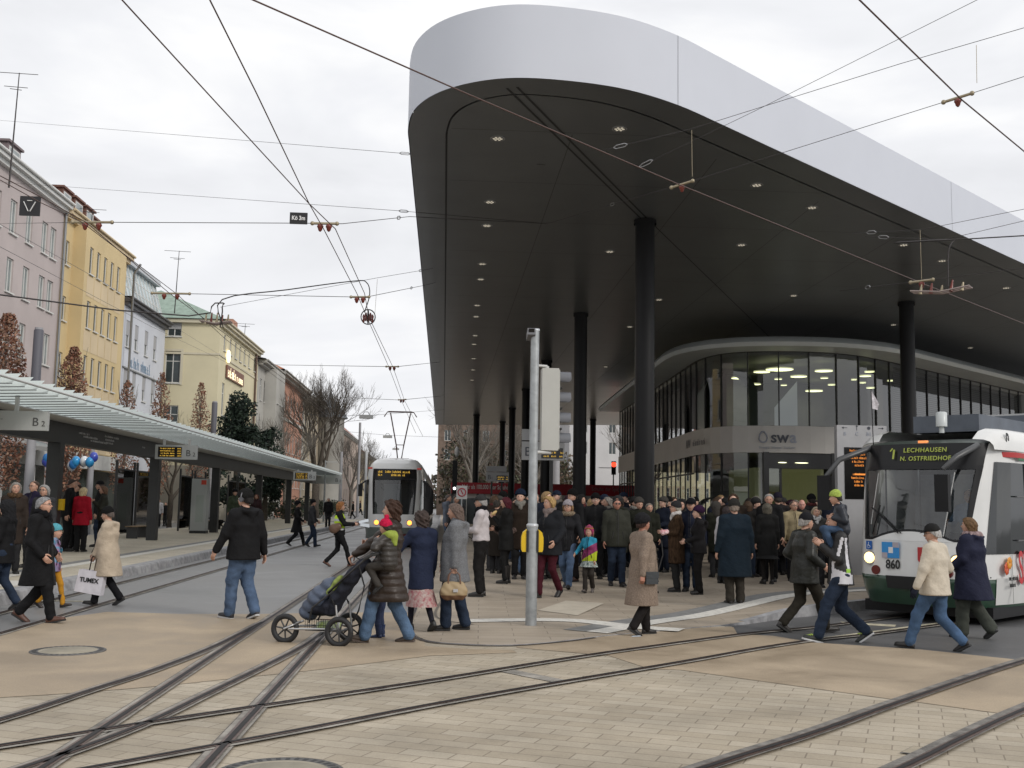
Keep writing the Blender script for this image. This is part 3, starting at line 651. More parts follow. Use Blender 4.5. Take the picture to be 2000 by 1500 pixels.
# plaza surface with its gentle ramp and its kerb
pts = [Vector(p) for p in _poly]; nb = len(pts)
inner = []
for iy in range(60):
    for ix in range(40):
        x, y = -.1+ix*.5, 14+iy*.5
        if ix % 2 == 0 or y < 24:
            if pin((x, y)) and min((Vector((x, y))-q).length for q in pts) > .18: inner.append(Vector((x, y)))
inner += [Vector((x, y)) for x in range(2, 60, 8) for y in range(46, 148, 10) if pin((x, y)) and x < y-30]
vo, ed, fa, *_r = geo.delaunay_2d_cdt(pts+inner, [(i, (i+1) % nb) for i in range(nb)], [], 1, 1e-4)
b = MB(); F = []
for f in fa:
    a, c, d = [vo[i] for i in f]; F.append(tuple(f) if (c-a).cross(d-a) > 0 else tuple(f[::-1]))
b.add([(v.x, v.y, pz(v.x, v.y)) for v in vo], F); tag(b.build('plaza_paving', PLAZA), kind='structure')
b = MB(); n_ = len(EDGE)
inw = []
for i, p in enumerate(EDGE):
    d = (Vector(EDGE[min(i+1, n_-1)])-Vector(EDGE[max(0, i-1)])).normalized(); inw.append(Vector((-d.y, d.x)))
kz = lambda p: pz(*p)
row0 = [(p[0], p[1], -.02) for p in EDGE]; row1 = [(p[0], p[1], kz(p)) for p in EDGE]; row1b = [(p[0], p[1], kz(p)+.004) for p in EDGE]; row2 = [(p[0]+q.x*.13, p[1]+q.y*.13, kz(p)+.0045) for p, q in zip(EDGE, inw)]
_i0 = min(i for i, p in enumerate(EDGE) if p[1] < 21); _i1 = min(i for i, p in enumerate(EDGE) if i > _i0 and p[0] > 4.3)
b.grid([row0, row1b], 0, False); b.grid([row1b[:_i0], row2[:_i0]], 0, False); b.grid([row1b[_i1:], row2[_i1:]], 0, False); tag(b.build('plaza_kerb', KERB), kind='structure')
def ribbon(name, path, bands, zf=None, k=5, kind='structure', smooth=True, mats=None):
    P = catmull(path, k) if smooth else [Vector(p) for p in path]; n = len(P); mb = MB(); N = []
    for i in range(n):
        d = (P[min(i+1, n-1)]-P[max(0, i-1)]).normalized(); N.append(Vector((-d.y, d.x)))
    for o0, o1, z, mi in bands:
        mb.grid([[(p.x+q.x*o, p.y+q.y*o, z+(zf(p.x, p.y) if zf else 0)) for p, q in zip(P, N)] for o in (o1, o0)], mi, False)
    o = mb.build(name, mats); 
    return tag(o, kind=kind) if kind else o
plz = lambda x, y: pz(x, y)
# tactile strips, panel and marks on the plaza
ribbon('tactile_strip', [Vector(p) for p in g2([(905, 1216), (1040, 1214), (1130, 1216), (1240, 1228), (1330, 1234)])], [(-.16, .24, .008, 0)], plz, mats=[WHITEP])
ribbon('tactile_strip', [Vector(p) for p in g2([(1180, 1232), (1290, 1212), (1400, 1198), (1500, 1186), (1600, 1172)], .05)]+[Vector(G(1600, 1172, .1)[:2])+AX*q for q in (3, 9, 20, 40)], [(-.05, .27, .009, 0), (.27, .62, .007, 1)], plz, mats=[WHITEP, GREYP])
_c = [G(x, y, .05)[:2] for x, y in ((1050, 1188), (1105, 1173), (1180, 1177), (1128, 1198))]
b = MB(); b.add([(x, y, pz(x, y)+.006) for x, y in _c], [(0, 1, 2, 3)] if True else 0); tag(b.build('pale_paving_panel', mat('pale_panel', (.47, .42, .34), .7, var=.1)), kind='structure')
ribbon('drain_gutter', [Vector(p) for p in g2([(868, 1170), (850, 1200), (868, 1214), (925, 1222)])], [(-.02, .02, .007, 0)], plz, mats=[mat('gutter', (.14, .12, .10), .8)])
ribbon('plaza_seam', [Vector(p) for p in EDGE[8:34]], [(-.07, -.015, .014, 0)], None, 1, mats=[mat('dark_seam', (.05, .042, .038), .6, var=.3)])
# left platform
b = MB(); b.box(-14.2, -6.98, -10, 96, -.05, .18); tag(b.build('platform_paving', PLATF), kind='structure')
b = MB()
for i in range(53):
    y0 = -9+i*2.0; b.add([(-6.98, y0, .184), (-6.72, y0, .184), (-6.70, y0, .15), (-6.66, y0, -.02), (-6.98, y0+1.985, .184), (-6.72, y0+1.985, .184), (-6.70, y0+1.985, .15), (-6.66, y0+1.985, -.02)], [(0, 1, 5, 4), (1, 2, 6, 5), (2, 3, 7, 6), (0, 3, 2, 1), (4, 5, 6, 7)])
b.box(-14.4, -14.2, -10, 96, -.03, .182)
tag(b.build('platform_kerb', KERB), kind='structure')
def strip(name, x0, x1, y0, y1, z, m): b = MB(); b.add([(x0, y0, z), (x1, y0, z), (x1, y1, z), (x0, y1, z)], [(0, 1, 2, 3)]); return tag(b.build(name, m), kind='structure')
strip('tactile_strip', -8.25, -7.95, 0, 95, .184, WHITEP); strip('grey_paving_strip', -8.55, -8.26, 0, 95, .184, GREYP)
strip('tactile_field', -7.9, -7.05, 18.6, 19.8, .184, WHITEP)
strip('side_street', -19.0, -14.4, -40, 400, .003, ASPH)
b = MB(); b.box(-26, -19, -40, 400, -.05, .13); tag(b.build('pavement', mat('pavement', rough=.8, fn=brickfn(.3, .3, ((.26, .24, .21), (.31, .29, .26)), 0, .008))), kind='structure')
# road markings
strip('road_marking', -6.6, -5.5, 17.9, 18.02, .006, mat('mark_yellow', (.50, .46, .34), .7, var=.3, vs=10)) 
for a in ([(1640, 1215), (1750, 1221), (1748, 1225), (1655, 1219)], [(1600, 1247), (1850, 1214), (1860, 1215), (1602, 1250)]):
    sheet('road_marking', g2(a)[::-1], .006, MC['mark_yellow'])
# ------------------------------------------------------------------ tram rails (grooved rail with its worn casing)
RB3 = [(-.075, .062, .0115, 2), (-.032, .042, .0150, 0), (-.010, .024, .0185, 1)]; RB4 = [(-.05, .12, .0115, 4), (-.035, .045, .0150, 0), (-.012, .026, .0185, 1)]
RAILM = [mat('rail_steel', (.13, .085, .07), .42, metal=.5, var=.4, vs=8), mat('rail_groove', (.012, .01, .01), .7), mat('rail_casing', (.27, .25, .22), .75, var=.5, vs=3, bump=.5, bs=40, detail=8), mat('rail_edge', (.11, .10, .09), .8, var=.4, vs=12), mat('rail_filler', (.17, .158, .142), .8, var=.5, vs=6, bump=.4, bs=40)]
RB = [(-.085, .068, .0115, 2), (-.092, -.085, .0125, 3), (.068, .073, .0125, 3), (-.035, .045, .0150, 0), (-.012, .028, .0185, 1)]
RB2 = [(-.075, .07, .0115, 2), (-.034, .032, .0150, 0), (-.012, .014, .0185, 1)]
RN = [0]
def rail(pts, bands=RB, k=5):
    RN[0] += 1; bands = [(a, c, z+RN[0]*.0012*(mi > 1)+(.012 if mi < 2 else 0), mi) for a, c, z, mi in bands]
    ribbon('tram_rail', [Vector(p) for p in pts], bands, None, k, mats=RAILM)
def par(x, ys): return [(x, y) for y in ys]
rail([(-6.05, -8), (-6.1, 5), (-6.2, 15)]+par(-6.28, (22, 34, 60, 120, 200)), RB2); rail([(-5.2, -8), (-5.25, 5), (-5.28, 15)]+par(-5.28, (22, 34, 60, 120, 200)), RB2)
rail(par(-2.39, (200, 80, 40, 25, 17, 14.4, 12, 10, 8, 6, 0))); rail(par(-1.43, (200, 80, 40, 25, 18, 14, 11, 9, 7, 4)))
rail([(-2.41, 15.0), (-2.52, 12.6), (-2.73, 10.83), (-2.96, 9.68), (-3.25, 8.26), (-3.9, 6.4), (-4.9, 4)])
rail([(-1.48, 13.9), (-1.55, 12.6), (-1.73, 11.1), (-1.96, 9.47), (-2.13, 8.3), (-2.42, 7.16), (-3.1, 5.2), (-4, 3)])
T0 = Vector((6.98, 15.9)); far = [T0+AX*d for d in (3, 8, 20, 60)]; 
rail([(-6, 4.3), (-4.2, 6.2), (-2.87, 7.5), (-2.12, 8.28), (-1.09, 9.28), (-.0, 10.35), (1.44, 11.86), (2.71, 13.05), (4.1, 14.3), (5.6, 15.4)]+[tuple(p-AU*.5) for p in far], RB3)
rail([(-5, 3.9), (-3.4, 5.6), (-2.0, 7.0), (-1.0, 8.02), (.02, 9.12), (1.11, 10.2), (2.59, 11.6), (3.9, 12.9), (4.9, 13.75), (6.0, 14.55)]+[tuple(p+AU*.5) for p in far], RB3)
rail([(-2, 3.2), (0, 5.2), (1.79, 7.02), (2.82, 8.04), (4.0, 9.3), (6.5, 11.86), (10, 15.1), (20, 24)], RB4); rail([(-1, 2.8), (1.2, 5.1), (3.07, 7.03), (3.79, 7.8), (4.89, 8.94), (7.2, 11.2), (10.7, 14.4), (20.6, 23.2)], RB4)
# cross joint between the rails and the manhole covers
sheet('paving_joint', g2([(975, 1313), (1095, 1337), (1120, 1333), (1000, 1309)]), .0095, RAILM[2])
def manhole(x, y, label):
    m_ = MB(); c = (x, y, .012)
    m_.lathe(c, [(.39, -.004), (.39, .004), (.30, .005)], 40, 0); m_.lathe(c, [(.30, .005), (.29, 0), (.27, 0), (.265, .005), (0.001, .005)], 40, 1)
    for k_ in range(36): a = k_*math.pi/18; m_.box(-.01, .01, -.02, .02, 0, .004, 2) if 0 else m_.add([(x+math.cos(a+da)*r, y+math.sin(a+da)*r, .0185) for r, da in ((.315, -.045), (.315, .045), (.365, .04), (.365, -.04))], [(0, 1, 2, 3)], 2)
    o = thing('manhole_cover', label, 'manhole cover'); r_ = m_.build('cover', [mat('cast_iron', (.12, .115, .11), .6, var=.3, vs=20), mat('manhole_fill', (.30, .27, .21), .8, var=.2), mat('iron_dark', (.03, .03, .03), .6)], o)
manhole(-4.0, 12.14, 'round iron manhole cover with a pale concrete lid in beige asphalt, left'); _c = [Vector(G(x, y, .014)) for x, y in ((1757, 1470), (1822, 1476), (1843, 1462), (1782, 1457))]; _o = _c[0]
m_ = MB(); m_.add([tuple(p-_o) for p in _c]+[tuple(p-_o+Vector((0, 0, .003))+((_c[0]+_c[2])/2-p)*.08) for p in _c], [(0, 1, 5, 4), (1, 2, 6, 5), (2, 3, 7, 6), (3, 0, 4, 7)], 0); m_.add([tuple(p-_o+Vector((0, 0, .002))+((_c[0]+_c[2])/2-p)*.08) for p in _c], [(0, 1, 2, 3)], 1)
dc = thing('drain_cover', 'small rectangular cover filled with paving between the right-hand rails', 'drain cover', tuple(_o)); m_.build('frame', [mat('cover_frame', (.10, .095, .09), .7), mat('cover_fill', (.36, .31, .23), .75, var=.2)], dc)
manhole(-.95, 6.83, 'round iron manhole cover among the pavers at the bottom edge')
# ------------------------------------------------------------------ canopy of the transport hub
def glassmat(name, tint=(.25, .28, .28), refl=1.0, rough=.02, f0=1.5, mixc=None):
    if name in MC: return MC[name]
    m = bpy.data.materials.new(name); m.use_nodes = True; t = m.node_tree; t.nodes.clear()
    o = t.nodes.new('ShaderNodeOutputMaterial'); tr = t.nodes.new('ShaderNodeBsdfTransparent'); tr.inputs[0].default_value = (*tint, 1)
    g = t.nodes.new('ShaderNodeBsdfGlossy'); g.inputs['Roughness'].default_value = rough; g.inputs['Color'].default_value = (refl, refl, refl, 1)
    f = t.nodes.new('ShaderNodeFresnel'); f.inputs[0].default_value = f0; mx_ = t.nodes.new('ShaderNodeMixShader')
    t.links.new(f.outputs[0], mx_.inputs[0]); t.links.new(tr.outputs[0], mx_.inputs[1]); t.links.new(g.outputs[0], mx_.inputs[2]); t.links.new(mx_.outputs[0], o.inputs[0])
    MC[name] = m; return m
FASC = mat('canopy_fascia', (.60, .625, .69), .65, var=.03, vs=.35, spec=.2)
SOFF = mat('canopy_soffit', (.128, .136, .140), .30, var=.10, vs=.8, spec=1.0)
BLK = mat('black_paint', (.010, .010, .011), .45, var=.1, vs=4, spec=.25)
ZS, ZT = 9.0, 10.33
left = [(-.85, 100.3), (-.85, 60), (-.86, 30), (-.87, 22)]
tip = catmull([Vector(p) for p in ((-.87, 21.5), (-.86, 20.6), (-.72, 19.6), (-.32, 18.75), (.32, 18.15), (1.1, 17.85), (2.1, 17.9), (3.1, 18.18), (4.13, 18.80), (5.2, 19.72), (6.43, 20.82))], 5)
d_ = Vector((16.97-6.43, 30.16-20.82)).normalized()
right = [tuple(Vector((6.43, 20.82))+d_*q) for q in (6, 14.08, 30, 60, 86)]
PL = left+[tuple(p) for p in tip]+right+[tuple(Vector(right[-1])+Vector((-1.5, 3.0))), tuple(Vector(right[-1])+Vector((-5, 4.6)))]
area = sum(PL[i][0]*PL[(i+1) % len(PL)][1]-PL[(i+1) % len(PL)][0]*PL[i][1] for i in range(len(PL)))
if area < 0: PL = PL[::-1]
CAN = thing('station_canopy', 'huge white-edged triangular canopy with a black underside standing over the tram stop', 'canopy')
def polysheet(mb, poly, z, up=True, m=0):
    for t_ in geo.tessellate_polygon([[Vector((x, y, 0)) for x, y in poly]]):
        a, c, d = [Vector(poly[i]) for i in t_]; s_ = (c-a).cross(d-a) > 0
        mb.add([(*poly[i], z) for i in (t_ if s_ == up else t_[::-1])], [(0, 1, 2)], m)
def inset(poly, d):
    n = len(poly); o = []
    for i in range(n):
        a, b_, c = Vector(poly[i-1]), Vector(poly[i]), Vector(poly[(i+1) % n]); e1 = (b_-a).normalized(); e2 = (c-b_).normalized()
        nn = (Vector((-e1.y, e1.x))+Vector((-e2.y, e2.x))).normalized(); k_ = max(.5, nn.dot(Vector((-e1.y, e1.x)))); o.append(tuple(b_+nn*d/k_))
    return o
b = MB(); n_ = len(PL); z1 = ZS+.06
b.grid([[(*p, ZS) for p in PL], [(*p, ZT) for p in PL]], 0, True, True)
polysheet(b, inset(PL, .01), ZT-.05, True); o = b.build('fascia', FASC, CAN)
b = MB(); P2 = inset(PL, .02); P3 = inset(PL, .75)
for i in range(n_):
    j = (i+1) % n_; b.add([(*P2[i], ZS+.005), (*P3[i], ZS+.005), (*P3[j], ZS+.005), (*P2[j], ZS+.005)], [(0, 1, 2, 3)])
b.build('soffit_border', SOFF, CAN)
b = MB(); P4 = inset(PL, .79); P5 = inset(PL, .77)
polysheet(b, P4, ZS+.004, False); b.build('soffit', SOFF, CAN)
b = MB()
for i in range(n_):
    j = (i+1) % n_; b.add([(*P3[i], ZS+.04), (*P4[i], ZS+.04), (*P4[j], ZS+.04), (*P3[j], ZS+.04)], [(0, 1, 2, 3)])
def slot(a, c, w, z=ZS-.002, n=2):
    a, c = Vector(a), Vector(c); d = (c-a).normalized(); s_ = Vector((-d.y, d.x))*w
    b.add([(*(a-s_), z), (*(c-s_), z), (*(c+s_), z), (*(a+s_), z)], [(0, 1, 2, 3)])
h1, h2 = G(990, 172, ZS)[:2], G(1250, 425, ZS)[:2]; h3, h4 = G(1010, 170, ZS)[:2], G(1262, 425, ZS)[:2]; h5 = G(1510, 665, ZS)[:2]
slot(h1, h2, .024); slot(h3, h4, .024); slot(h4, h5, .018)
b.build('soffit_slots', mat('slot_grey', (.030, .031, .032), .5), CAN)
jb = MB(); JT = mat('soffit_joint', (.105, .105, .10), .5)
def jline(a, c, w=.010):
    a, c = Vector(a), Vector(c); d = (c-a).normalized(); s_ = Vector((-d.y, d.x))*w; jb.add([(*(a-s_), ZS+.001), (*(c-s_), ZS+.001), (*(c+s_), ZS+.001), (*(a+s_), ZS+.001)], [(0, 1, 2, 3)])
for k_ in range(22): yy = 20.5+k_*3.4; jline((0.0, yy), (max(.5, min(60, (yy-20.8)*1.128+5.2)), yy))
for xx in (2.4, 5.6, 8.8, 12, 15.2, 18.4, 21.6): jline((xx, max(20.6, 20.8+(xx-5.2)/1.128+.6)), (xx, 95))
jb.build('soffit_joints', JT, CAN)
# panel joints in the fascia
for px in (1330, 1770):
    p = min(range(len(PL)), key=lambda i: abs((PL[i][0]*0+0)-0)) if 0 else None
for q in (Vector((4.13, 18.80))-Vector((0, 0)), Vector((6.43, 20.82))+d_*9):
    b = MB(); w_ = AU*.004+d_*0; qq = q+Vector((d_.y, -d_.x))*.004
    b.add([(*(qq-d_*.006), ZS), (*(qq+d_*.006), ZS), (*(qq+d_*.006), ZT), (*(qq-d_*.006), ZT)], [(0, 1, 2, 3)]); b.build('fascia_joint', mat('joint_grey', (.22, .23, .25), .5), CAN)
# columns
colb = MB(); colb.lathe((0, 0, 0), [(.25, 0), (.25, 8.96)], 28, 0); colb.lathe((0, 0, 0), [(.27, .0), (.27, .12), (.25, .13)], 28, 0); colb.lathe((0, 0, 0), [(.29, 8.88), (.29, 8.99)], 28, 0)
spots = [(5.02, 26.76), (5.1, 40.36), (5.1, 54.0), (5.1, 67.6), (5.1, 81.2), (5.1, 94.5), (16.13, 36.38), (27.2, 46.2), (38.2, 56.0), (2.6, 88), (12.5, 90)]
c0 = None
for x, y in spots:
    if c0 is None: c0 = colb.build('column', BLK, CAN); o = c0
    else: o = c0.copy(); COL.objects.link(o)
    o.location = (x, y, pz(x, y)-.02); o.scale = (1, 1, (9.0-o.location.z)/9.0)
# recessed lamps in the soffit
lb = MB(); lb.lathe((0, 0, 0), [(.15, -.012), (.15, 0)], 20, 0); lb.lathe((0, 0, 0), [(.15, -.012), (.125, -.012)], 20, 0)
for k_ in range(7):
    a = k_*math.pi*2/6; r = .075 if k_ else 0
    lb.ell((math.cos(a)*r, math.sin(a)*r, -.012), (.03, .03, .012), 8, 4, 1)
lb.lathe((0, 0, -.010), [(.125, 0), (.001, 0)], 20, 2)
lamps = [(972, 270), (1210, 251), (957, 394), (951, 440), (1478, 361), (1586, 405), (942, 515), (939, 545), (932, 596), (930, 618), (1191, 491), (1448, 478), (1765, 478), (1550, 577), (1965, 562), (1745, 634), (1840, 509), (1287, 585), (928, 655), (926, 672), (925, 700), (1895, 679), (1230, 638), (924, 722), (922, 742), (1183, 716)]
l0 = None
for px, py in lamps:
    p = G(px, py, ZS)
    if l0 is None: l0 = lb.build('recessed_lamp', [mat('lamp_ring', (.5, .5, .5), .4, metal=.5), mat('lamp_led', (.8, .75, .65), .3, emit=(1, .9, .7), es=.28), mat('lamp_inner', (.12, .12, .12), .4)], CAN); o = l0
    else: o = l0.copy(); COL.objects.link(o)
    o.location = (p[0], p[1], ZS-.002)
# ------------------------------------------------------------------ customer centre pavilion under the canopy
SWA = thing('customer_centre', 'rounded two-storey glass pavilion with pale sign band under the canopy', 'building', (0, 0, .16))
GL = glassmat('pavilion_glass', (.66, .69, .68), .95, .015, 1.9)
wl = [(11.35, 69), (10.95, 57), (10.62, 48), (10.5, 44.6)]; wt = catmull([Vector(p) for p in ((10.5, 44.2), (10.62, 42.9), (11.1, 41.7), (12.0, 41.05), (13.4, 40.75), (14.9, 40.85), (16.3, 41.4), (17.5, 42.25))], 4); wr_ = [tuple(Vector((17.5, 42.25))+AX*q) for q in (2.4, 4.8, 7.2, 9.6, 12, 16, 22, 40)]
PW = [Vector(p) for p in wl]+[Vector(p) for p in wt]+[Vector(p) for p in wr_]
def walk(P, step):
    out = []; acc = 0; nxt = 0
    for i in range(len(P)-1):
        d = P[i+1]-P[i]; l = d.length
        while nxt <= acc+l: t = (nxt-acc)/l; out.append((P[i]+d*t, d.normalized())); nxt += step
        acc += l
    return out
NW = lambda d: Vector((d.y, -d.x))     # outward normal along PW (the building lies to the left of the walk)
ins = PW[10]; cen = Vector((16, 55)); 
sgn = 1 if (NW((PW[5]-PW[4]).normalized())).dot(cen-PW[5]) < 0 else -1
st = walk(PW, 1.18)
# the glass runs behind the mullions; the door bay stays open
door0, door1 = G(1478, 921, 3.1), G(1578, 921, 3.1)
def isdoor(p): return 12.35 < p.x < 15.0 and p.y < 42
def wallgrid(z0, z1, off, skip=None, step=.59):
    mb = MB(); w = walk(PW, step)
    for (p, d), (q, e_) in zip(w[:-1], w[1:]):
        if skip and skip((p+q)/2): continue
        a = p+NW(d)*off*sgn; c = q+NW(e_)*off*sgn
        mb.add([(a.x, a.y, z0), (c.x, c.y, z0), (c.x, c.y, z1), (a.x, a.y, z1)], [(0, 1, 2, 3)], 0, False)
    return mb
wallgrid(0, 3.75, 0, lambda p: isdoor(p) or p.x > 13.6).build('ground_floor_glazing', GL, SWA); wallgrid(0, 3.75, 0, lambda p: isdoor(p) or p.x <= 13.6).build('ground_floor_glazing', GL, SWA); wallgrid(4.65, 7.62, 0).build('upper_glazing', GL, SWA)
mb = wallgrid(3.68, 4.72, .10); mb.v and mb.build('sign_band', mat('band_metal', (.50, .48, .45), .42, metal=.1, var=.06, vs=.7), SWA)
mb = MB(); ml = MB()
for i, (p, d) in enumerate(st):
    n = NW(d)*sgn; big = p.y < 43.5
    for z0, z1 in ((4.68, 7.66), (0.02, 3.72)):
        if z0 < 1 and isdoor(p): continue
        ml.obox((*(p+n*.02), z0), (*(p+n*.02), z1), .045, .05, 0, up=(n.x, n.y, 0))
for z_ in (.05, 4.70, 7.64, 2.95):
    w = walk(PW, .59)
    for (p, d), (q, e_) in zip(w[:-1], w[1:]):
        if z_ in (.05, 2.95) and isdoor((p+q)/2): continue
        if z_ == 2.95 and not (p.x > 17 or p.y > 45): continue
        a = p+NW(d)*.02*sgn; c = q+NW(e_)*.02*sgn; ml.obox((a.x, a.y, z_), (c.x, c.y, z_), .08, .06, 0)
ml.build('mullions', mat('mullion_black', (.02, .02, .022), .45), SWA)
# roof visor
mb = MB(); w = walk(PW, .6); rows = []
for off, z_ in ((0.0, 7.63), (1.35, 7.66), (1.45, 7.80), (1.30, 8.02), (-.2, 8.1)):
    rows.append([((p+NW(d)*off*sgn).x, (p+NW(d)*off*sgn).y, z_) for p, d in w])
mb.grid(rows[:3], 0, False); mb.grid(rows[2:], 0, True); 
rp = [Vector(r_[:2]) for r_ in rows[4]]; mb.v and mb.build('roof_visor', mat('visor_metal', (.72, .78, .79), .35, metal=.15, var=.05, vs=.6), SWA)
# interior: floors, core, blinds, lamps
mb = MB(); ip = [tuple(p+(-NW(d)*.35*sgn)) for p, d in w]; ipoly = ip+[(60, 69)]
if sum(ipoly[i][0]*ipoly[(i+1) % len(ipoly)][1]-ipoly[(i+1) % len(ipoly)][0]*ipoly[i][1] for i in range(len(ipoly))) < 0: ipoly = ipoly[::-1]
polysheet(mb, ipoly, .02, True); polysheet(mb, ipoly, 3.78, False); polysheet(mb, ipoly, 4.66, True, 0); polysheet(mb, ipoly, 7.55, False, 1)
mb.build('floor_slabs', [mat('inner_floor', (.30, .30, .28), .6), mat('inner_ceiling', (.26, .27, .25), .6)], SWA)
mb = MB(); mb.box(14.5, 19, 50.5, 58, 0, 7.5); mb.box(12.3, 13.4, 46.2, 60, 4.7, 7.4); mb.box(19, 30, 52.5, 53, 0, 7.5)
mb.build('inner_core', mat('core_wall', (.24, .25, .24), .7, var=.2, vs=.6), SWA)
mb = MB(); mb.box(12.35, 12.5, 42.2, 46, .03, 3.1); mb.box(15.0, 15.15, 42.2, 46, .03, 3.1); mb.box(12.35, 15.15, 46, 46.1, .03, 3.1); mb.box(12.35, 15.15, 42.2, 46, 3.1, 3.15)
mb.build('lobby_walls', mat('lobby_lit', (.36, .37, .22), .6, emit=(.50, .52, .25), es=.06, var=.05), SWA)  # walls glow faintly themselves, standing in for the lobby's lighting
dr = MB(); dr.box(12.28, 12.48, 40.72, 41.2, 0, 3.70); dr.box(14.95, 15.15, 40.75, 41.25, 0, 3.70); dr.box(12.48, 14.95, 40.78, 41.1, 3.08, 3.66); dr.box(12.95, 13.03, 40.9, 41.0, 0, 3.08)
do = dr.build('entrance_door', mat('door_black', (.012, .012, .013), .3), SWA)
dg = MB(); dg.box(12.48, 12.95, 40.93, 40.95, 0, 3.08); dg.build('pane', GL, do)
for x in (13.0, 13.75):
    dl = MB(); dl.ell((x, 40.7, 3.30), (.17 if x < 13.5 else .27, .06, .018), 14, 6)
    dl.build('entrance_lamp', mat('lamp_warm', (1, 1, .8), .4, emit=(1.0, 1.0, .62), es=2.2), SWA)
bl = MB()
w2 = walk(PW, .59)
for (p, d), (q, e_) in zip(w2[:-1], w2[1:]):
    if p.x < 18.2 and not (p.y > 47.5 and p.x < 12): continue
    a = p-NW(d)*.12*sgn; c = q-NW(e_)*.12*sgn; bl.add([(a.x, a.y, 4.75), (c.x, c.y, 4.75), (c.x, c.y, 7.5), (a.x, a.y, 7.5)], [(0, 1, 2, 3)]); 
    if p.x > 18.2: bl.add([(a.x, a.y, .3), (c.x, c.y, .3), (c.x, c.y, 3.6), (a.x, a.y, 3.6)], [(0, 1, 2, 3)])
def blindfn(m, t, b_):
    tcn = t.nodes.new('ShaderNodeTexCoord'); wv = t.nodes.new('ShaderNodeTexWave'); wv.bands_direction = 'Z'; wv.inputs['Scale'].default_value = 3.6; t.links.new(tcn.outputs['Object'], wv.inputs[0])
    c = t.nodes.new('ShaderNodeValToRGB'); c.color_ramp.elements[0].color = (.03, .03, .03, 1); c.color_ramp.elements[1].color = (.16, .16, .15, 1); t.links.new(wv.outputs['Fac'], c.inputs[0]); t.links.new(c.outputs[0], b_.inputs['Base Color'])
bl.build('blinds', mat('blind_slats', rough=.5, fn=blindfn), SWA)
random.seed(3); ds = [(1548, 708, .55), (1488, 723, .34), (1609, 721, .36), (1560, 732, .34), (1445, 735, .36), (1413, 755, .22), (1590, 760, .40), (1475, 747, .25), (1610, 735, .16), (1520, 737, .16), (1624, 748, .16), (1531, 749, .14), (1690, 731, .24), (1700, 754, .18), (1685, 744, .14), (1668, 738, .12), (1740, 740, .15), (1455, 748, .12), (1700, 722, .2)]
l0 = None
for px, py, r in ds:
    Zl = 7.15 if py < 730 else 7.05 
    p = G(px, py+4, Zl+.16)
    m_ = MB(); m_.lathe((0, 0, 0), [(r, 0), (r, .05)], 24, 1); m_.lathe((0, 0, -.0), [(.001, 0), (r, 0)], 24, 0); m_.lathe((0, 0, .05), [(r, 0), (.001, 0)], 24, 1)
    m_.build('disc_lamp', [mat('disc_lit', (1, 1, .8), .4, emit=(1.0, 1.0, .55), es=2.6), mat('disc_rim', (.5, .5, .4), .4, emit=(1, 1, .55), es=.5)], SWA, (p[0], max(p[1], 42.6), Zl))
for (x, y, w_, h_) in ((11.6, 42.9, 1.1, 2.6), (11.2, 43.2, .8, 2.1)):
    m_ = MB(); z0 = 4.7 if w_ > 1 else .1; P = [[(x+w_*math.cos(a), y+yy, z0+h_*.55+w_*.9*math.sin(a)) for a in [math.pi*k/16 for k in range(17)]] for yy in (0, 1.2)]; P = [[(x+w_, y+yy, z0)]+r_+[(x-w_, y+yy, z0)] for r_, yy in zip(P, (0, 1.2))]; m_.grid(P, 0); m_.build('glass_hood', mat('hood_acrylic', (.30, .34, .32), .2, spec=.6), SWA)
m_ = MB(); m_.add([(13.3, 42.6, 4.7), (14.25, 42.6, 4.7), (14.25, 42.6, 6.7), (13.3, 42.6, 5.6)], [(0, 1, 2, 3)]); m_.build('display_board', mat('board_white', (.6, .62, .64), .5, emit=(.5, .55, .6), es=.12), SWA)
# lettering on the band
LET = mat('letters_dark', (.05, .055, .07), .4); LETG = mat('letters_grey', (.30, .32, .38), .4)
pm = min(st, key=lambda s_: abs(s_[0].x-13.85)+abs(s_[0].y-40.8)); nrm = NW(pm[1])*sgn
def band_text(t_, x, z_, size, m, **k):
    q = min(walk(PW, .1), key=lambda s_: (s_[0]-Vector(x)).length); n = NW(q[1])*sgn; p = q[0]+n*.125
    return put_text(t_, m, SWA, (p.x, p.y, z_), size, (n.x, n.y), **k)
band_text('sw', (12.88, 40.8), 4.26, .62, LET, bold=.012); band_text('a', (13.45, 40.8), 4.26, .62, LETG, bold=.012)
band_text('Energie  Wasser  Verkehr', (12.85, 40.8), 3.87, .13, LETG)
rg = MB(); rg.tube([(.155*math.cos(a)*(1-.25*math.sin(a)), 0, .21*math.sin(a)) for a in [2*math.pi*u/24 for u in range(25)]], .030, 6, 0, cap=False); o = rg.build('logo_drop', LETG, SWA, (12.28, 40.80, 4.28))
q = min(walk(PW, .1), key=lambda s_: (s_[0]-Vector((10.55, 43.6))).length); n = NW(q[1])*sgn; scribble(LET, SWA, (q[0].x+n.x*.12, q[0].y+n.y*.12, 4.2), 1.9, .26, (n.x, n.y), seed=4); band_text('AVV', (10.5, 45.4), 4.2, .5, LET)
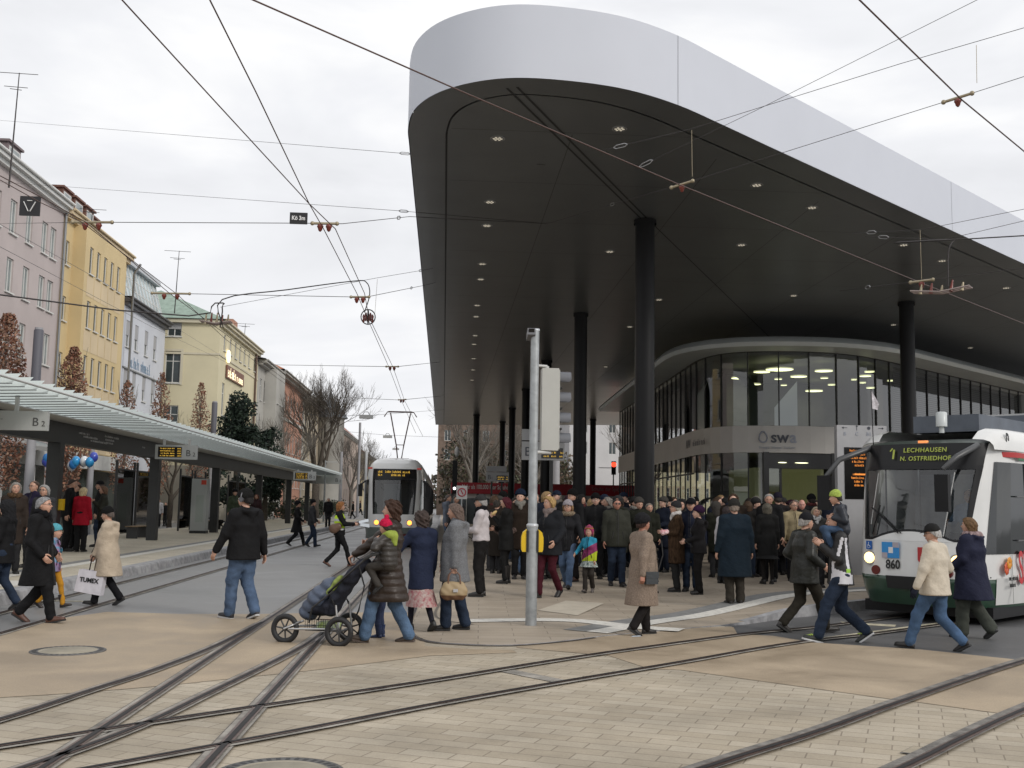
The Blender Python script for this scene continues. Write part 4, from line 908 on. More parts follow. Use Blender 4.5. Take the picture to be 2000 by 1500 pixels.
# wayfinding pillar with departures screen
WP = thing('information_pillar', 'tall grey wayfinding pillar with an orange departures screen beside the tram', 'information board', (0, 0, 0))
p0 = Vector(G(1637, 1000, .16)[:2])
PY = 25.0; x0 = Yp(1637, 990, PY)[0]; x1 = Yp(1735, 990, PY)[0]; zt = Yp(1637, 830, PY)[2]
m_ = MB(); m_.box(x0, x1, PY, PY+.18, .15, zt); m_.build('panel', mat('panel_grey', (.40, .40, .41), .5, var=.05), WP)
def wpz(y): return Yp(1680, y, PY)[2]
def wpx(x): return Yp(x, 900, PY)[0]
m_ = MB(); m_.box(wpx(1649), wpx(1722), PY-.01, PY, wpz(975), wpz(874)); sc_ = m_.build('screen', mat('screen_black', (.01, .01, .01), .2), WP)
AMB = mat('amber_led', (.1, .04, .01), .5, emit=(1.0, .32, .05), es=.9)
for i in range(9): scribble(AMB, WP, (wpx(1674)+.02*(i%3), PY-.016, wpz(880+i*7.2+(10 if i > 4 else 0))), (.36, .34, .38, .25, .22, .30, .3, .2, .24)[i], .055, name='departure_line', seed=i)
m_ = MB(); m_.box(wpx(1668), wpx(1715), PY-.014, PY-.011, wpz(928), wpz(925)); m_.build('screen_bar', AMB, WP)
for i, (a, c) in enumerate((('←', 'B'), ('↑', 'C'), ('●', 'B1'), ('→', ''))):
    X_ = wpx(1651+i*23.5)
    if a in '←→': mm = MB(); s_ = 1 if a == '→' else -1; mm.box(-.06, .06, 0, .004, -.006, .006); mm.add([(s_*.07, 0, 0), (s_*.03, 0, .03), (s_*.03, 0, -.03)], [(0, 1, 2)]); mm.build('arrow', LET, WP, (X_, PY-.006, wpz(836)))
    elif a == '↑': mm = MB(); mm.box(-.006, .006, 0, .004, -.06, .06); mm.add([(0, 0, .07), (.03, 0, .03), (-.03, 0, .03)], [(0, 1, 2)]); mm.build('arrow', LET, WP, (X_, PY-.006, wpz(836)))
    else: mm = MB(); mm.tube([(0, 0, 0), (0, .004, 0)], .04, 12); mm.build('dot', LET, WP, (X_, PY-.006, wpz(836)))
    if c: put_text(c, LETG, WP, (X_, PY-.004, wpz(848)), .12)
# ------------------------------------------------------------------ town houses on the left
WFR = mat('window_white', (.62, .62, .60), .5); PANE = mat('window_pane', (.05, .065, .07), .12, spec=.7, var=.5, vs=.35); PANE2 = mat('window_pane_curtain', (.22, .25, .25), .25, spec=.6, var=.4, vs=1.2)
SHUT = mat('roller_shutter', (.36, .36, .37), .6); ROOFR = mat('roof_tiles', (.17, .085, .065), .8, var=.3, vs=5, bump=.5, bs=30); ROOFG = mat('roof_grey', (.13, .12, .12), .7, var=.25, vs=3)
WPROTO = {}
def window_unit(parent, p, w, h, face, kind='plain', sill=True):
    """p: centre of the bottom edge on the wall face; face 'x' looks to +x, 'y' looks to -y"""
    key = (round(w, 2), round(h, 2), kind)
    if key not in WPROTO:
        a = w/2; m_ = MB(); t = .07
        # local frame: outward = -y, wall plane y = 0, recess to y = +.18
        for x0, x1, z0, z1 in ((-a, -a+t, 0, h), (a-t, a, 0, h), (-a+t, a-t, 0, t), (-a+t, a-t, h-t, h)): m_.box(x0, x1, .08, .15, z0, z1)
        if w > .75 and kind != 'wide': m_.box(-.035, .035, .085, .15, t, h-t)
        if kind == 'wide': m_.box(-a/3-.03, -a/3+.03, .085, .15, t, h-t); m_.box(a/3-.03, a/3+.03, .085, .15, t, h-t)
        if h > 1.7: m_.box(-a+t, a-t, .086, .149, h*.68, h*.68+.06)
        if sill: m_.box(-a-.08, a+.08, -.10, .09, -.07, -.003)
        f = m_.build('window', WFR); m_ = MB(); m_.box(-a+t, a-t, .11, .12, t, h-t)
        m_.build('pane', PANE if kind != 'curtain' else PANE2, f)
        if kind == 'shutter': m_ = MB(); m_.box(-a+t*.6, a-t*.6, .04, .07, h*.45, h); m_.build('shutter', SHUT, f)
        WPROTO[key] = f; o = f
    else:
        f = WPROTO[key]; o = f.copy(); COL.objects.link(o)
        for ch in f.children: c = ch.copy(); COL.objects.link(c); c.parent = o
    o.parent = parent; o.location = p; o.rotation_euler = (0, 0, math.pi/2 if face == 'x' else 0)
    return o
def wall_holes(mb, org, ud, L_, z0, z1, holes, n_in, depth=.16, m=0):
    """wall rectangle from org along ud with rectangular openings (u0,u1,z0,z1); n_in points into the house"""
    org, ud, n_in = Vector(org), Vector(ud), Vector(n_in)
    us = sorted({0, L_}|{h[0] for h in holes}|{h[1] for h in holes}); zs = sorted({z0, z1}|{h[2] for h in holes}|{h[3] for h in holes})
    P = lambda u, z, d=0: org+ud*u+Vector((0, 0, z))+n_in*d
    for a, c in zip(us[:-1], us[1:]):
        for e_, f in zip(zs[:-1], zs[1:]):
            if any(h[0]-1e-4 <= a and c <= h[1]+1e-4 and h[2]-1e-4 <= e_ and f <= h[3]+1e-4 for h in holes): continue
            mb.add([P(a, e_), P(c, e_), P(c, f), P(a, f)], [(0, 1, 2, 3)], m)
    for h in holes:
        a, c, e_, f = h
        for q in (((a, e_), (c, e_)), ((c, e_), (c, f)), ((c, f), (a, f)), ((a, f), (a, e_))):
            mb.add([P(*q[0]), P(*q[1]), P(*q[1], depth), P(*q[0], depth)], [(0, 1, 2, 3)], m)
        mb.add([P(a, e_, depth+.01), P(c, e_, depth+.01), P(c, f, depth+.01), P(a, f, depth+.01)], [(0, 1, 2, 3)], m)
def house(label, X, y0, y1, zt, wm, wins, side=(), depth=12, roof=('gable', 3.5), rm=None, shop=None, cat='building', eave=.45, cornice=WFR, name='town_house'):
    """wins: (y_center, z_bottom, w, h, kind) on the street face; side: (x_center, ...) on the end wall"""
    t = thing(name, label, cat, (X, y0, 0)); L_ = y1-y0; mb = MB()
    wall_holes(mb, (0, 0, 0), (0, 1, 0), L_, 0, zt, [(w[0]-y0-w[2]/2, w[0]-y0+w[2]/2, w[1], w[1]+w[3]) for w in wins], (-1, 0, 0))
    wall_holes(mb, (-depth, 0, 0), (1, 0, 0), depth, 0, zt, [(w[0]-X+depth-w[2]/2, w[0]-X+depth+w[2]/2, w[1], w[1]+w[3]) for w in side], (0, 1, 0))
    mb.add([(-depth, L_, 0), (0, L_, 0), (0, L_, zt), (-depth, L_, zt), (-depth, 0, 0), (-depth, 0, zt)], [(1, 0, 3, 2), (0, 4, 5, 3)])
    mb.build('wall', wm, t)
    for w in wins: window_unit(t, (0, w[0]-y0, w[1]), w[2], w[3], 'x', w[4])
    for w in side: window_unit(t, (w[0]-X, 0, w[1]), w[2], w[3], 'y', w[4])
    rm = rm or ROOFR; r = MB(); e_ = eave; hgt = roof[1]
    if roof[0] == 'gable': r.add([(e_, 0, zt), (e_, L_, zt), (-depth/2, L_, zt+hgt), (-depth/2, 0, zt+hgt), (-depth, 0, zt), (-depth, L_, zt), (e_, 0, zt-.02), (e_, L_, zt-.02)], [(0, 1, 2, 3), (3, 2, 5, 4), (0, 3, 4), (1, 5, 2)])
    elif roof[0] == 'hip': r.add([(e_, -e_, zt), (e_, L_+e_, zt), (-depth/2, L_-depth/2.2, zt+hgt), (-depth/2, depth/2.2, zt+hgt), (-depth, -e_, zt), (-depth, L_+e_, zt)], [(0, 1, 2, 3), (3, 2, 5, 4), (0, 3, 4), (1, 5, 2)])
    else: r.add([(e_, -.1, zt+hgt), (e_, L_+.1, zt+hgt), (-depth, L_+.1, zt+hgt), (-depth, -.1, zt+hgt)], [(0, 1, 2, 3)])
    ro = r.build('roof', rm, t)
    c = MB(); c.box(.003, e_, -.05, L_+.05, zt-.30, zt-.03); c.box(.003, e_*.55, 0, L_, zt-.52, zt-.303); c.tube([(e_+.07, 0, zt-.04), (e_+.07, L_, zt-.04)], .08, 8)
    if side or roof[0] == 'hip': c.box(-depth, .0, -.3, -.003, zt-.30, zt-.03)
    c.build('cornice', cornice, t)
    return t, ro
def plaster(n, c, v=.08): return mat('plaster_'+n, c, .85, var=v, vs=.35, bump=.25, bs=25, detail=8)
PINK = plaster('pink', (.47, .41, .40)); YEL = plaster('yellow', (.60, .47, .26)); WHT = plaster('white', (.60, .62, .67)); CRM = plaster('cream', (.64, .58, .40)); CRT = plaster('cream_trim', (.60, .55, .42)); YPN = plaster('bay_panels', (.62, .50, .33))
wins = []
for zc in (14.25, 11.4, 8.55, 5.7):
    for y in (33, 35.2, 38, 40.5, 43, 46, 48.2, 50.2, 52.1, 54.1, 56.2, 57.4): wins.append((y, zc, .82, 1.65, 'curtain'))
PK, ro = house('dusty pink plastered house with white-framed windows and grey dormers, leftmost', -21, 30, 58.8, 17.6, PINK, wins, roof=('gable', 4.2), rm=ROOFG)
def dormer(ro, y, w, h, dx, zt, m, face=WFR):
    d = MB(); d.box(-dx-3, -dx, y-w/2, y+w/2, zt, zt+h); d.box(-dx-3.1, -dx+.12, y-w/2-.12, y+w/2+.12, zt+h+.002, zt+h+.12)
    o = d.build('dormer', m, ro); f = MB(); f.box(-dx+.003, -dx+.03, y-w/2+.15, y+w/2-.15, zt+.3, zt+h-.15); fr = f.build('dormer_window', WFR, o)
    g = MB(); k_ = max(1, int(w/.9)); 
    for i in range(k_): a = y-w/2+.2+i*(w-.4)/k_; g.box(-dx+.03, -dx+.04, a+.06, a+(w-.4)/k_-.06, zt+.38, zt+h-.22)
    g.build('dormer_pane', PANE2, o); return o
for y in (12.5, 19.5, 25.6): dormer(ro, y, 1.7, 1.5, 1.6, 18.2, mat('dormer_grey', (.20, .16, .165), .7))
mb = MB(); mb.tube([(.12, 28.75, .3), (.12, 28.75, 17.6)], .07, 8); mb.build('downpipe', mat('zinc', (.25, .26, .27), .5, metal=.4), PK)
# shopfront of the pink house
mb = MB(); mb.box(.01, .25, 2, 28, 3.3, 4.1, 0); mb.box(.01, .12, 2, 28, 0.1, 3.28, 1)
for y in range(2, 28, 4): mb.box(.13, .2, y, y+.5, .1, 3.28, 0)
mb.build('shopfront', [mat('shop_frame', (.55, .55, .53), .5, var=.1), mat('shop_glass', (.05, .06, .055), .15, var=.6, vs=.6)], PK)
mb = MB(); mb.box(.26, 1.0, 20.6, 20.85, 5.0, 6.3); mb.box(.26, 1.0, 26.2, 26.4, 4.6, 6.2); s_ = mb.build('hanging_sign', mat('cyan_sign', (.02, .42, .58), .4, emit=(.02, .5, .7), es=.25), PK)
put_text('BR', mat('sign_ink', (.01, .05, .09), .5), s_, (.63, 20.59, 5.65), .7, (0, -1), bold=.01)
mb = MB(); mb.add([(.26, 21.5, 4.5), (1.6, 21.5, 4.1), (1.6, 27, 4.1), (.26, 27, 4.5), (1.6, 21.5, 3.9), (1.6, 27, 3.9)], [(0, 1, 2, 3), (1, 4, 5, 2)]); mb.build('awning', mat('awning_grey', (.28, .28, .27), .8), PK)
random.seed(11)
for i in range(11):
    p = Yp(150+random.uniform(-12, 45) if i < 7 else 90+random.uniform(0, 8), 900+random.uniform(-9, 10), 44+random.uniform(-.3, .3)); c = [(.02, .18, .5), (.75, .78, .8), (.03, .3, .65), (.05, .08, .45)][i % 4]
    m_ = MB(); m_.ell((0, 0, 0), (.17, .17, .21), 12, 9); m_.tube([(0, 0, -.2), (0, 0, -.24)], [.01, .025], 6)
    o = thing('balloon', '%s balloon %s in the cluster over the shop entrance' % (('blue', 'white', 'light blue', 'dark blue')[i % 4], ('at the left end', 'lowest', 'highest', 'in front', 'behind', 'at the right side', 'in the middle', 'next to the post', 'near the awning', 'by the wall', 'last')[i]), 'balloon', tuple(p), 0, 'balloons over the shop entrance')
    m_.build('balloon_skin', mat('balloon_%d' % (i % 4), c, .2, coat=.5), o)
# yellow house with projecting bay
wins = [(59.6, z, .55, 1.35, 'plain') for z in (14.4, 11.3, 8.2, 5.1)]+[(69.6, z, .45, 1.5, 'plain') for z in (14.3, 11.2, 8.1)]
YH, ro = house('ochre yellow house with a projecting five-window bay', -21, 58.82, 70.5, 17.4, YEL, wins, roof=('gable', 4.0), cornice=YPN)
bw = [(61.5+i*1.28, z, .62, 1.55, 'plain') for z in (14.3, 11.2, 8.1, 5.0) for i in range(5)]
mb = MB(); X = -20.3; wall_holes(mb, (.7, 1.6, 0), (0, 1, 0), 7.6, 4.2, 16.9, [(w[0]-60.42-w[2]/2, w[0]-60.42+w[2]/2, w[1], w[1]+w[3]) for w in bw], (-1, 0, 0), m=0)
mb.add([(0, 1.6, 4.2), (.7, 1.6, 4.2), (.7, 1.6, 16.9), (0, 1.6, 16.9)], [(0, 1, 2, 3)], 1); mb.add([(0, 9.2, 4.2), (.7, 9.2, 4.2), (.7, 9.2, 16.9), (0, 9.2, 16.9)], [(3, 2, 1, 0)], 1); mb.add([(0, 1.6, 4.2), (.7, 1.6, 4.2), (.7, 9.2, 4.2), (0, 9.2, 4.2)], [(3, 2, 1, 0)], 1)
mb.build('bay', [YEL, YEL], YH)
for w in bw: window_unit(YH, (.7, w[0]-58.82, w[1]), w[2], w[3], 'x', w[4])
for z in (9.9, 13.0, 6.8, 3.75+.5):
    for i in range(5): mb = MB(); mb.box(.703, .715, 2.08+i*1.28, 3.26+i*1.28, z, z+1.15); mb.build('bay_panel', YPN, YH)
for y in (3, 5, 7, 9.4): dormer(ro, y, 1.5 if y < 9 else 1.2, 1.3, 1.0 if y < 9 else 1.4, 17.9, ROOFR)
mb = MB(); mb.tube([(.55, 11.55, .3), (.55, 11.55, 16.2), (.95, 11.5, 16.9)], .08, 8); mb.build('downpipe', MC['zinc'], YH)
mb = MB(); mb.box(.72, .9, .2, 11.5, 3.3, 4.15, 0); mb.box(.02, .1, .2, 11.5, .1, 3.28, 1); mb.build('shopfront', [MC['shop_frame'], MC['shop_glass']], YH)
# white house with a glazed top floor
wins = [(y, z, .85, 1.75, 'shutter') for z in (11.6, 8.4, 5.2) for y in (71.6, 73.6, 76, 78.3)]
WHH, ro = house('white house with a glazed top storey and blue wall lettering', -21, 70.52, 80.9, 14.75, WHT, wins, roof=('flat', .05), rm=ROOFG, cornice=mat('dark_metal', (.07, .07, .08), .5))
mb = MB(); mb.add([(-.2, .3, 14.9), (-.2, 10.2, 14.9), (-.9, 10.2, 17.5), (-.9, .3, 17.5), (-8, 10.2, 14.9), (-8, 10.2, 17.5), (-8, .3, 14.9), (-8, .3, 17.5)], [(0, 1, 2, 3), (1, 4, 5, 2), (6, 0, 3, 7)]); mb.build('studio_glazing', mat('studio_glass', (.36, .43, .45), .08, spec=.9, var=.5, vs=.5), WHH)
mb = MB()
for i in range(12): y = .3+i*.9; mb.obox((-.17, y, 14.9), (-.87, y, 17.5), .05, .08)
for z in (15.75, 16.6): mb.obox((-.2-(z-14.9)*.27, .3, z), (-.2-(z-14.9)*.27, 10.2, z), .05, .06)
mb.build('glazing_bars', WFR, WHH); mb = MB(); mb.box(-9, -.55, .1, 10.5, 17.5, 17.85); mb.build('studio_roof', mat('roof_edge_white', (.5, .52, .55), .6), WHH)
scribble(mat('blue_letters', (.22, .34, .48), .5), WHH, (.03, 4.3, 10.75), 5.2, .75, (1, 0), seed=2); mb = MB(); mb.box(.003, .09, .2, 10.2, 10.15, 10.24); mb.build('string_course', MC['zinc'], WHH)
# cream corner house with green roof
COP = mat('copper_green', (.26, .34, .285), .7, var=.2, vs=2)
wins = [(y, 13.2, .8, 1.25, 'plain') for y in (84, 86.3, 88.4, 90.4, 92.4, 94.6, 97.2)]+[(84.2, 8.2, 1.0, 2.5, 'plain')]+[(y, 7.8, 1.0, 2.3, 'plain') for y in (87.0, 89.2, 91.3, 93.4)]+[(97, 8.2, .9, 1.6, 'plain')]
CH, ro = house('cream corner house with a green copper roof and lit wall sign', -17.2, 82, 99, 15.3, CRM, wins, side=[(-20.6, 13.95, 1.05, 1.25, 'shutter'), (-20.6, 10.4, 1.15, 2.4, 'plain'), (-20.6, 6.5, 1.15, 2.2, 'plain')], roof=('hip', 3.2), rm=COP, cornice=CRT)
mb = MB(); mb.box(-12, .05, -.06, -.003, 12.6, 12.75); mb.box(.003, .06, 0, 17, 12.6, 12.75)
for (x, z, w, h) in ((-3.4, 10.4, 1.15, 2.4),): 
    for a, c, e_, f in ((x-w/2-.2, x-w/2-.01, z-.15, z+h+.2), (x+w/2+.01, x+w/2+.2, z-.15, z+h+.2), (x-w/2-.01, x+w/2+.01, z+h+.01, z+h+.2)): mb.box(a, c, -.07, -.003, e_, f)
mb.build('string_course', CRT, CH)
mb = MB(); mb.tube([(.12, 15.4, .3), (.12, 15.4, 15)], .09, 8); mb.build('downpipe', mat('pipe_brown', (.12, .07, .05), .5), CH)
LITS = mat('lit_letters', (.9, .8, .6), .4, emit=(1, .82, .5), es=1.6)
sg = MB(); sg.box(.04, .16, 2.6, 9.6, 11.2, 12.2); so_ = sg.build('wall_sign', mat('sign_brown', (.20, .09, .06), .5), CH)
scribble(LITS, so_, (.17, 4.4, 11.7), 3.0, .8, (1, 0), seed=5); scribble(LITS, so_, (.17, 7.9, 11.6), 2.8, .6, (1, 0), seed=6, tall=False); lo = MB(); lo.tube([(.06, 3.0, 12.9), (.18, 3.0, 12.9)], .5, 14); lo.build('round_emblem', LITS, so_)
mb = MB(); mb.box(.0, .25, 0, 17, .05, 5.3); mb.box(-12, 0, -.2, -.003, .05, 4.2); mb.build('plinth', plaster('plinth', (.33, .30, .24), .15), CH)
# further houses
GRW = plaster('greywhite', (.42, .41, .38), .15); BRK = mat('red_brick', (.42, .22, .155), .85, var=.3, vs=6, bump=.3, bs=50)
GH, ro = house('grey white stone house with a brick chimney behind the cream house', -17.2, 99.05, 110, 14.6, GRW, [(y, z, 1.0, 2.0, 'plain') for z in (11, 7.2, 3.4) for y in (101, 103.3, 106, 108.4)], roof=('hip', 2.0), rm=ROOFG, cornice=GRW, eave=.8)
mb = MB(); mb.box(-4.2, -2.6, .8, 3.0, 15, 18.4); mb.build('chimney', BRK, ro)
mb = MB(); mb.box(.003, 1.1, 4, 9.5, 1, 14.2); mb.build('bay', GRW, GH)
for z in (11, 7.2, 3.4):
    for y in (5.2, 6.8, 8.4): window_unit(GH, (1.1, y, z), .9, 2.0, 'x', 'plain')
BH, ro = house('red brick house with pale quoins and an orange tiled roof', -17.2, 110.05, 132, 15.0, BRK, [(y, z, 1.1, 2.2, 'plain') for z in (11, 7, 3.2) for y in (114, 116.5, 119, 121.5, 124, 126.5, 129)], side=[], roof=('hip', 3.5), rm=mat('roof_orange', (.36, .13, .06), .8, var=.25, vs=3), cornice=GRW, eave=.9)
mb = MB()
for i in range(20): w = .9 if i % 2 else 1.3; mb.box(.003, .08, 0, w, i*.74, i*.74+.70); mb.box(.003, .08, 22-w, 22, i*.74, i*.74+.70)
for z in (6.3, 10.3): mb.box(.003, .12, 1.3, 20.6, z, z+.3)
mb.build('quoins', GRW, BH)
house('buff stone house with a gabled front beyond the brick house', -17.2, 132.05, 158, 14.6, plaster('buff', (.40, .34, .25), .2), [(y, z, 1.1, 2.2, 'plain') for z in (11, 7, 3.2) for y in range(134, 157, 3)], roof=('hip', 3.2), rm=ROOFR, cornice=GRW, eave=.9)
house('distant pale house with a red hipped roof by the end of the street', -17.0, 176, 214, 13.6, plaster('farpink', (.45, .36, .30), .15), [(y, z, 1.2, 2.2, 'plain') for z in (9.6, 5.6, 1.8) for y in range(179, 213, 4)], roof=('hip', 5.5), rm=mat('roof_far', (.34, .12, .085), .8), cornice=GRW)
house('far ochre house partly hidden by bare trees', -16.5, 222, 300, 12, plaster('farochre', (.45, .38, .24), .15), [(y, z, 1.2, 2.0, 'plain') for z in (8.5, 4.8) for y in range(225, 298, 6)], roof=('hip', 4), rm=ROOFR, cornice=GRW)
tw = thing('corner_turret', 'slate turret with pointed roof above the bare street tree', 'turret', (-15.9, 150, 0)); mb = MB(); mb.lathe((0, 0, 0), [(2.0, 0), (2.0, 13.0), (2.3, 13.2)], 12); mb.build('turret_wall', GRW, tw)
mb = MB(); mb.lathe((0, 0, 13.2), [(2.5, 0), (1.9, 1.1), (1.2, 1.6), (.4, 2.8), (.02, 4.2)], 12); mb.build('turret_roof', mat('slate', (.10, .11, .12), .6), tw)
# far right, behind the canopy
def plainblock(label, x0, x1, y0, y1, zt, wm, cols, rows, wm2=None, z0=2.5, dz=3.0, ww=1.0, wh=1.7):
    t = thing('office_block', label, 'building', (x0, y0, 0)); L_ = x1-x0; wins = [(L_*(i+.5)/cols, z0+j*dz) for i in range(cols) for j in range(rows)]
    mb = MB(); wall_holes(mb, (0, 0, 0), (1, 0, 0), L_, 0, zt, [(x-ww/2, x+ww/2, z, z+wh) for x, z in wins], (0, 1, 0)); mb.box(0, L_, .18, y1-y0, 0, zt-.01); mb.box(-.1, L_+.1, -.1, y1-y0+.1, zt, zt+.4); mb.build('wall', wm, t)
    for x, z in wins: window_unit(t, (x, 0, z), ww, wh, 'y', 'plain', False)
plainblock('white office block seen between the canopy columns', 17.5, 25.6, 150, 165, 17, plaster('offwhite', (.55, .55, .56)), 2, 2, z0=9)
plainblock('pale yellow block with rows of slits between the columns', 27, 44, 152, 168, 30, plaster('paleyellow', (.60, .55, .38)), 12, 8, ww=.4, wh=2.0)
plainblock('long brown brick block behind the trees under the canopy', -1, 17, 168, 182, 24, mat('brown_brick', (.19, .14, .11), .85, var=.3, vs=1), 6, 7)
# low shop pavilion with the red fascia
SH = thing('shoe_shop', 'low shop pavilion with a long red fascia and white window frames', 'shop', (0, 84, .16)); RED = mat('fascia_red', (.36, .018, .03), .5, var=.05)
mb = MB(); mb.box(.6, 16.5, .0, .5, 2.35, 3.20); mb.build('fascia', RED, SH); mb = MB(); mb.box(.6, 16.5, .5, 7, .0, 3.05); mb.build('wall', mat('shop_dark', (.06, .06, .06), .5, var=.4), SH)
mb = MB()
for i in range(8): x = .8+i*2.0; mb.box(x, x+.18, .3, .49, 0, 2.34); mb.box(x+.18, x+1.82, .3, .49, 2.0, 2.34); mb.box(x+1.0, x+1.06, .32, .49, 0, 2.0)
mb.build('window_frames', WFR, SH); mb = MB(); mb.box(.6, 16.5, .46, .48, .0, 2.0); mb.build('panes', PANE, SH)
put_text('Mehr als 100.000 Paar Schuhe', WFR, SH, (3.25, -.012, 2.86), .48, xs=.62, bold=.006); put_text('Schuhe der Spitzenmarken', mat('dull_white', (.3, .2, .2), .5), SH, (13.4, -.012, 2.86), .48, xs=.7)
# ------------------------------------------------------------------ trees
BARK = mat('bark', (.085, .07, .055), .9, var=.3, vs=6, bump=.6, bs=30); BARKG = mat('bark_grey_haze', (.17, .155, .135), .9, var=.3, vs=6)  # grey bark is lightened, so distance haze sits in its colour
RMIN = [.006]
def branchy(mb, p, d, l, r, lev, rnd, spread=.55, up=.12, tips=None, sides=5, nb=(2, 4)):
    pts = [p]; rr = [r]; q = d.copy(); n = 3 if lev > 1 else 2
    for i in range(n):
        q = (q+Vector((rnd.uniform(-.18, .18), rnd.uniform(-.18, .18), up*.6))).normalized(); pts.append(pts[-1]+q*l/n); rr.append(r*(1-.42*(i+1)/n))
    mb.tube(pts, rr, max(3, sides), 0, cap=False)
    if tips is not None and lev <= 1: tips.append((pts[-1], q))
    if lev == 0: return
    k = rnd.randint(*nb)
    for i in range(k):
        t = rnd.uniform(.4, 1.0) if i < k-1 else 1.0; j = min(n-1, int(t*n)); bp = pts[j].lerp(pts[j+1], t*n-j)
        a = Vector((rnd.gauss(0, 1), rnd.gauss(0, 1), rnd.gauss(0, .7))).normalized()
        nd = (q+a*spread*(1.15 if i < k-1 else .4)+Vector((0, 0, up))).normalized()
        branchy(mb, bp, nd, l*rnd.uniform(.62, .82), max(RMIN[0], rr[j]*(.62 if i < k-1 else .8)), lev-1, rnd, spread, up, tips, sides-1, nb)
def bare_tree(x, y, h, label, seed, m=BARK, lev=6, spread=.6, group='bare trees along the street', r=None, nb=(2, 4), trunk=.28):
    rnd = random.Random(seed); RMIN[0] = .006 if y < 80 else .0105*(y/100); t = thing('bare_tree', label, 'tree', (x, y, gz(x, y)), 0, group)
    mb = MB(); r = r or h*.022; mb.tube([(0, 0, -.1), (0, 0, h*.1), (rnd.uniform(-.1, .1), 0, h*trunk)], [r*1.3, r*1.05, r], 9); mb.build('trunk', m, t)
    cb = MB()
    for i in range(4): a = i*1.6+rnd.random(); branchy(cb, Vector((0, 0, h*trunk*(.8+.07*i))), Vector((math.cos(a)*.6, math.sin(a)*.6, 1)).normalized(), h*.24, r*.72, lev-1, rnd, spread, nb=nb)
    cb.build('crown', m, t); return t
def leafcloud(mb, rnd, fn, n, size, nm=3, flat=1.0):
    for i in range(n):
        c = fn(rnd)
        if c is None: continue
        a = Vector((rnd.gauss(0, 1), rnd.gauss(0, 1), rnd.gauss(0, 1))).normalized(); b_ = a.cross(Vector((rnd.gauss(0, 1), rnd.gauss(0, 1), rnd.gauss(0, 1)))).normalized(); s_ = size*rnd.uniform(.6, 1.3)
        mb.add([c-a*s_-b_*s_*.1, c-b_*s_*.6, c+a*s_, c+b_*s_*.6], [(0, 1, 2, 3)], rnd.randrange(nm))
BROWN = [mat('leaf_brown_%d' % i, c, .8) for i, c in enumerate(((.24, .10, .065), (.32, .16, .10), (.16, .085, .06), (.30, .19, .13)))]
DKG = [mat('needle_%d' % i, c, .8) for i, c in enumerate(((.012, .026, .016), (.020, .038, .022), (.010, .018, .014)))]
MIXB = [mat('thicket_%d' % i, c, .85) for i, c in enumerate(((.10, .085, .06), (.075, .08, .045), (.14, .095, .07), (.055, .05, .04)))]
def column_tree(x, y, h, w, label, seed, dens=1.0, z0=1.9):
    rnd = random.Random(seed); t = thing('columnar_tree', label, 'tree', (x, y, gz(x, y)), 0, 'columnar trees with brown leaves behind the shelter')
    mb = MB(); mb.tube([(0, 0, -.05), (0, 0, z0), (.02, 0, h*.6), (0, 0, h*.9)], [.11, .09, .05, .015], 7)
    for i in range(42): a = rnd.random()*6.28; z = rnd.uniform(z0, h*.8); L_ = rnd.uniform(.8, 1.6); mb.tube([(0, 0, z), (math.cos(a)*w*.3, math.sin(a)*w*.3, z+L_*.5), (math.cos(a)*w*.42, math.sin(a)*w*.42, z+L_*1.15)], [.022, .014, .005], 4, cap=False)
    mb.build('trunk', BARKG, t); cb = MB(); lob = [(rnd.uniform(z0, h), rnd.random()*6.28, rnd.uniform(.5, 1.1)) for _ in range(16)]
    def f(r):
        z = z0+(h-z0)*r.random()**.85; tt = (z-z0)/(h-z0); R_ = w*.5*(.55+.75*math.sin(min(1, tt*1.5+.15)*1.7))*(1-tt**3*.85); a = r.random()*6.28; k_ = math.sin(a*3+z*1.7+seed)*.25+math.sin(z*4.1+seed+a)*.2
        if r.random() < .30*(tt > .75)+max(0, -k_)*.9: return None
        q = math.sqrt(r.random())*R_*(1+k_*.5); return Vector((math.cos(a)*q, math.sin(a)*q, z))
    leafcloud(cb, rnd, f, int(5600*dens*w/1.4), .066, 4); cb.build('crown', BROWN, t)
for i, (px, X, h, w, l, dn) in enumerate([(22, -16, 8.3, 1.75, 'full reddish brown columnar tree behind the shelter, leftmost', 1.1), (150, -16, 8.1, 1.5, 'full brown columnar tree in front of the yellow house', 1.1), (256, -16, 7.6, 1.2, 'thin brown columnar tree in front of the white house', .5), (320, -16, 8.8, 1.15, 'slim brown columnar tree before the corner of the white house', .55), (395, -16, 9.3, 1.3, 'tall sparse brown columnar tree in front of the cream house', .6)]):
    column_tree(X, X/(px-866)*FPX, h, w, l, 30+i, dn)
bare_tree(-15.8, 64, 7.0, 'small bare tree with an open crown before the cream house wall', 5, lev=6)
def conifer(x, y, h, w, label, seed, n=9000):
    rnd = random.Random(seed); t = thing('yew_tree', label, 'tree', (x, y, gz(x, y))); mb = MB(); mb.tube([(0, 0, -.05), (0, 0, h*.8)], [.22, .06], 8); mb.build('trunk', BARK, t); cb = MB()
    lob = [(Vector((rnd.gauss(0, w*.24), rnd.gauss(0, w*.2), h*(.2+.72*rnd.random()**1.0))), rnd.uniform(.5, 1.0)*w*.22) for _ in range(34)]
    lob = [(Vector((c.x*(1.15-c.z/h*.9), c.y*(1.15-c.z/h*.9), c.z)), r) for c, r in lob]
    def f(r):
        c, R_ = lob[r.randrange(len(lob))]; d = Vector((r.gauss(0, 1), r.gauss(0, 1), r.gauss(0, 1))).normalized(); return c+d*R_*(.55+.5*r.random())*Vector((1, 1, 1)).length/1.732
    leafcloud(cb, rnd, f, n, .13, 3); cb.build('crown', DKG, t)
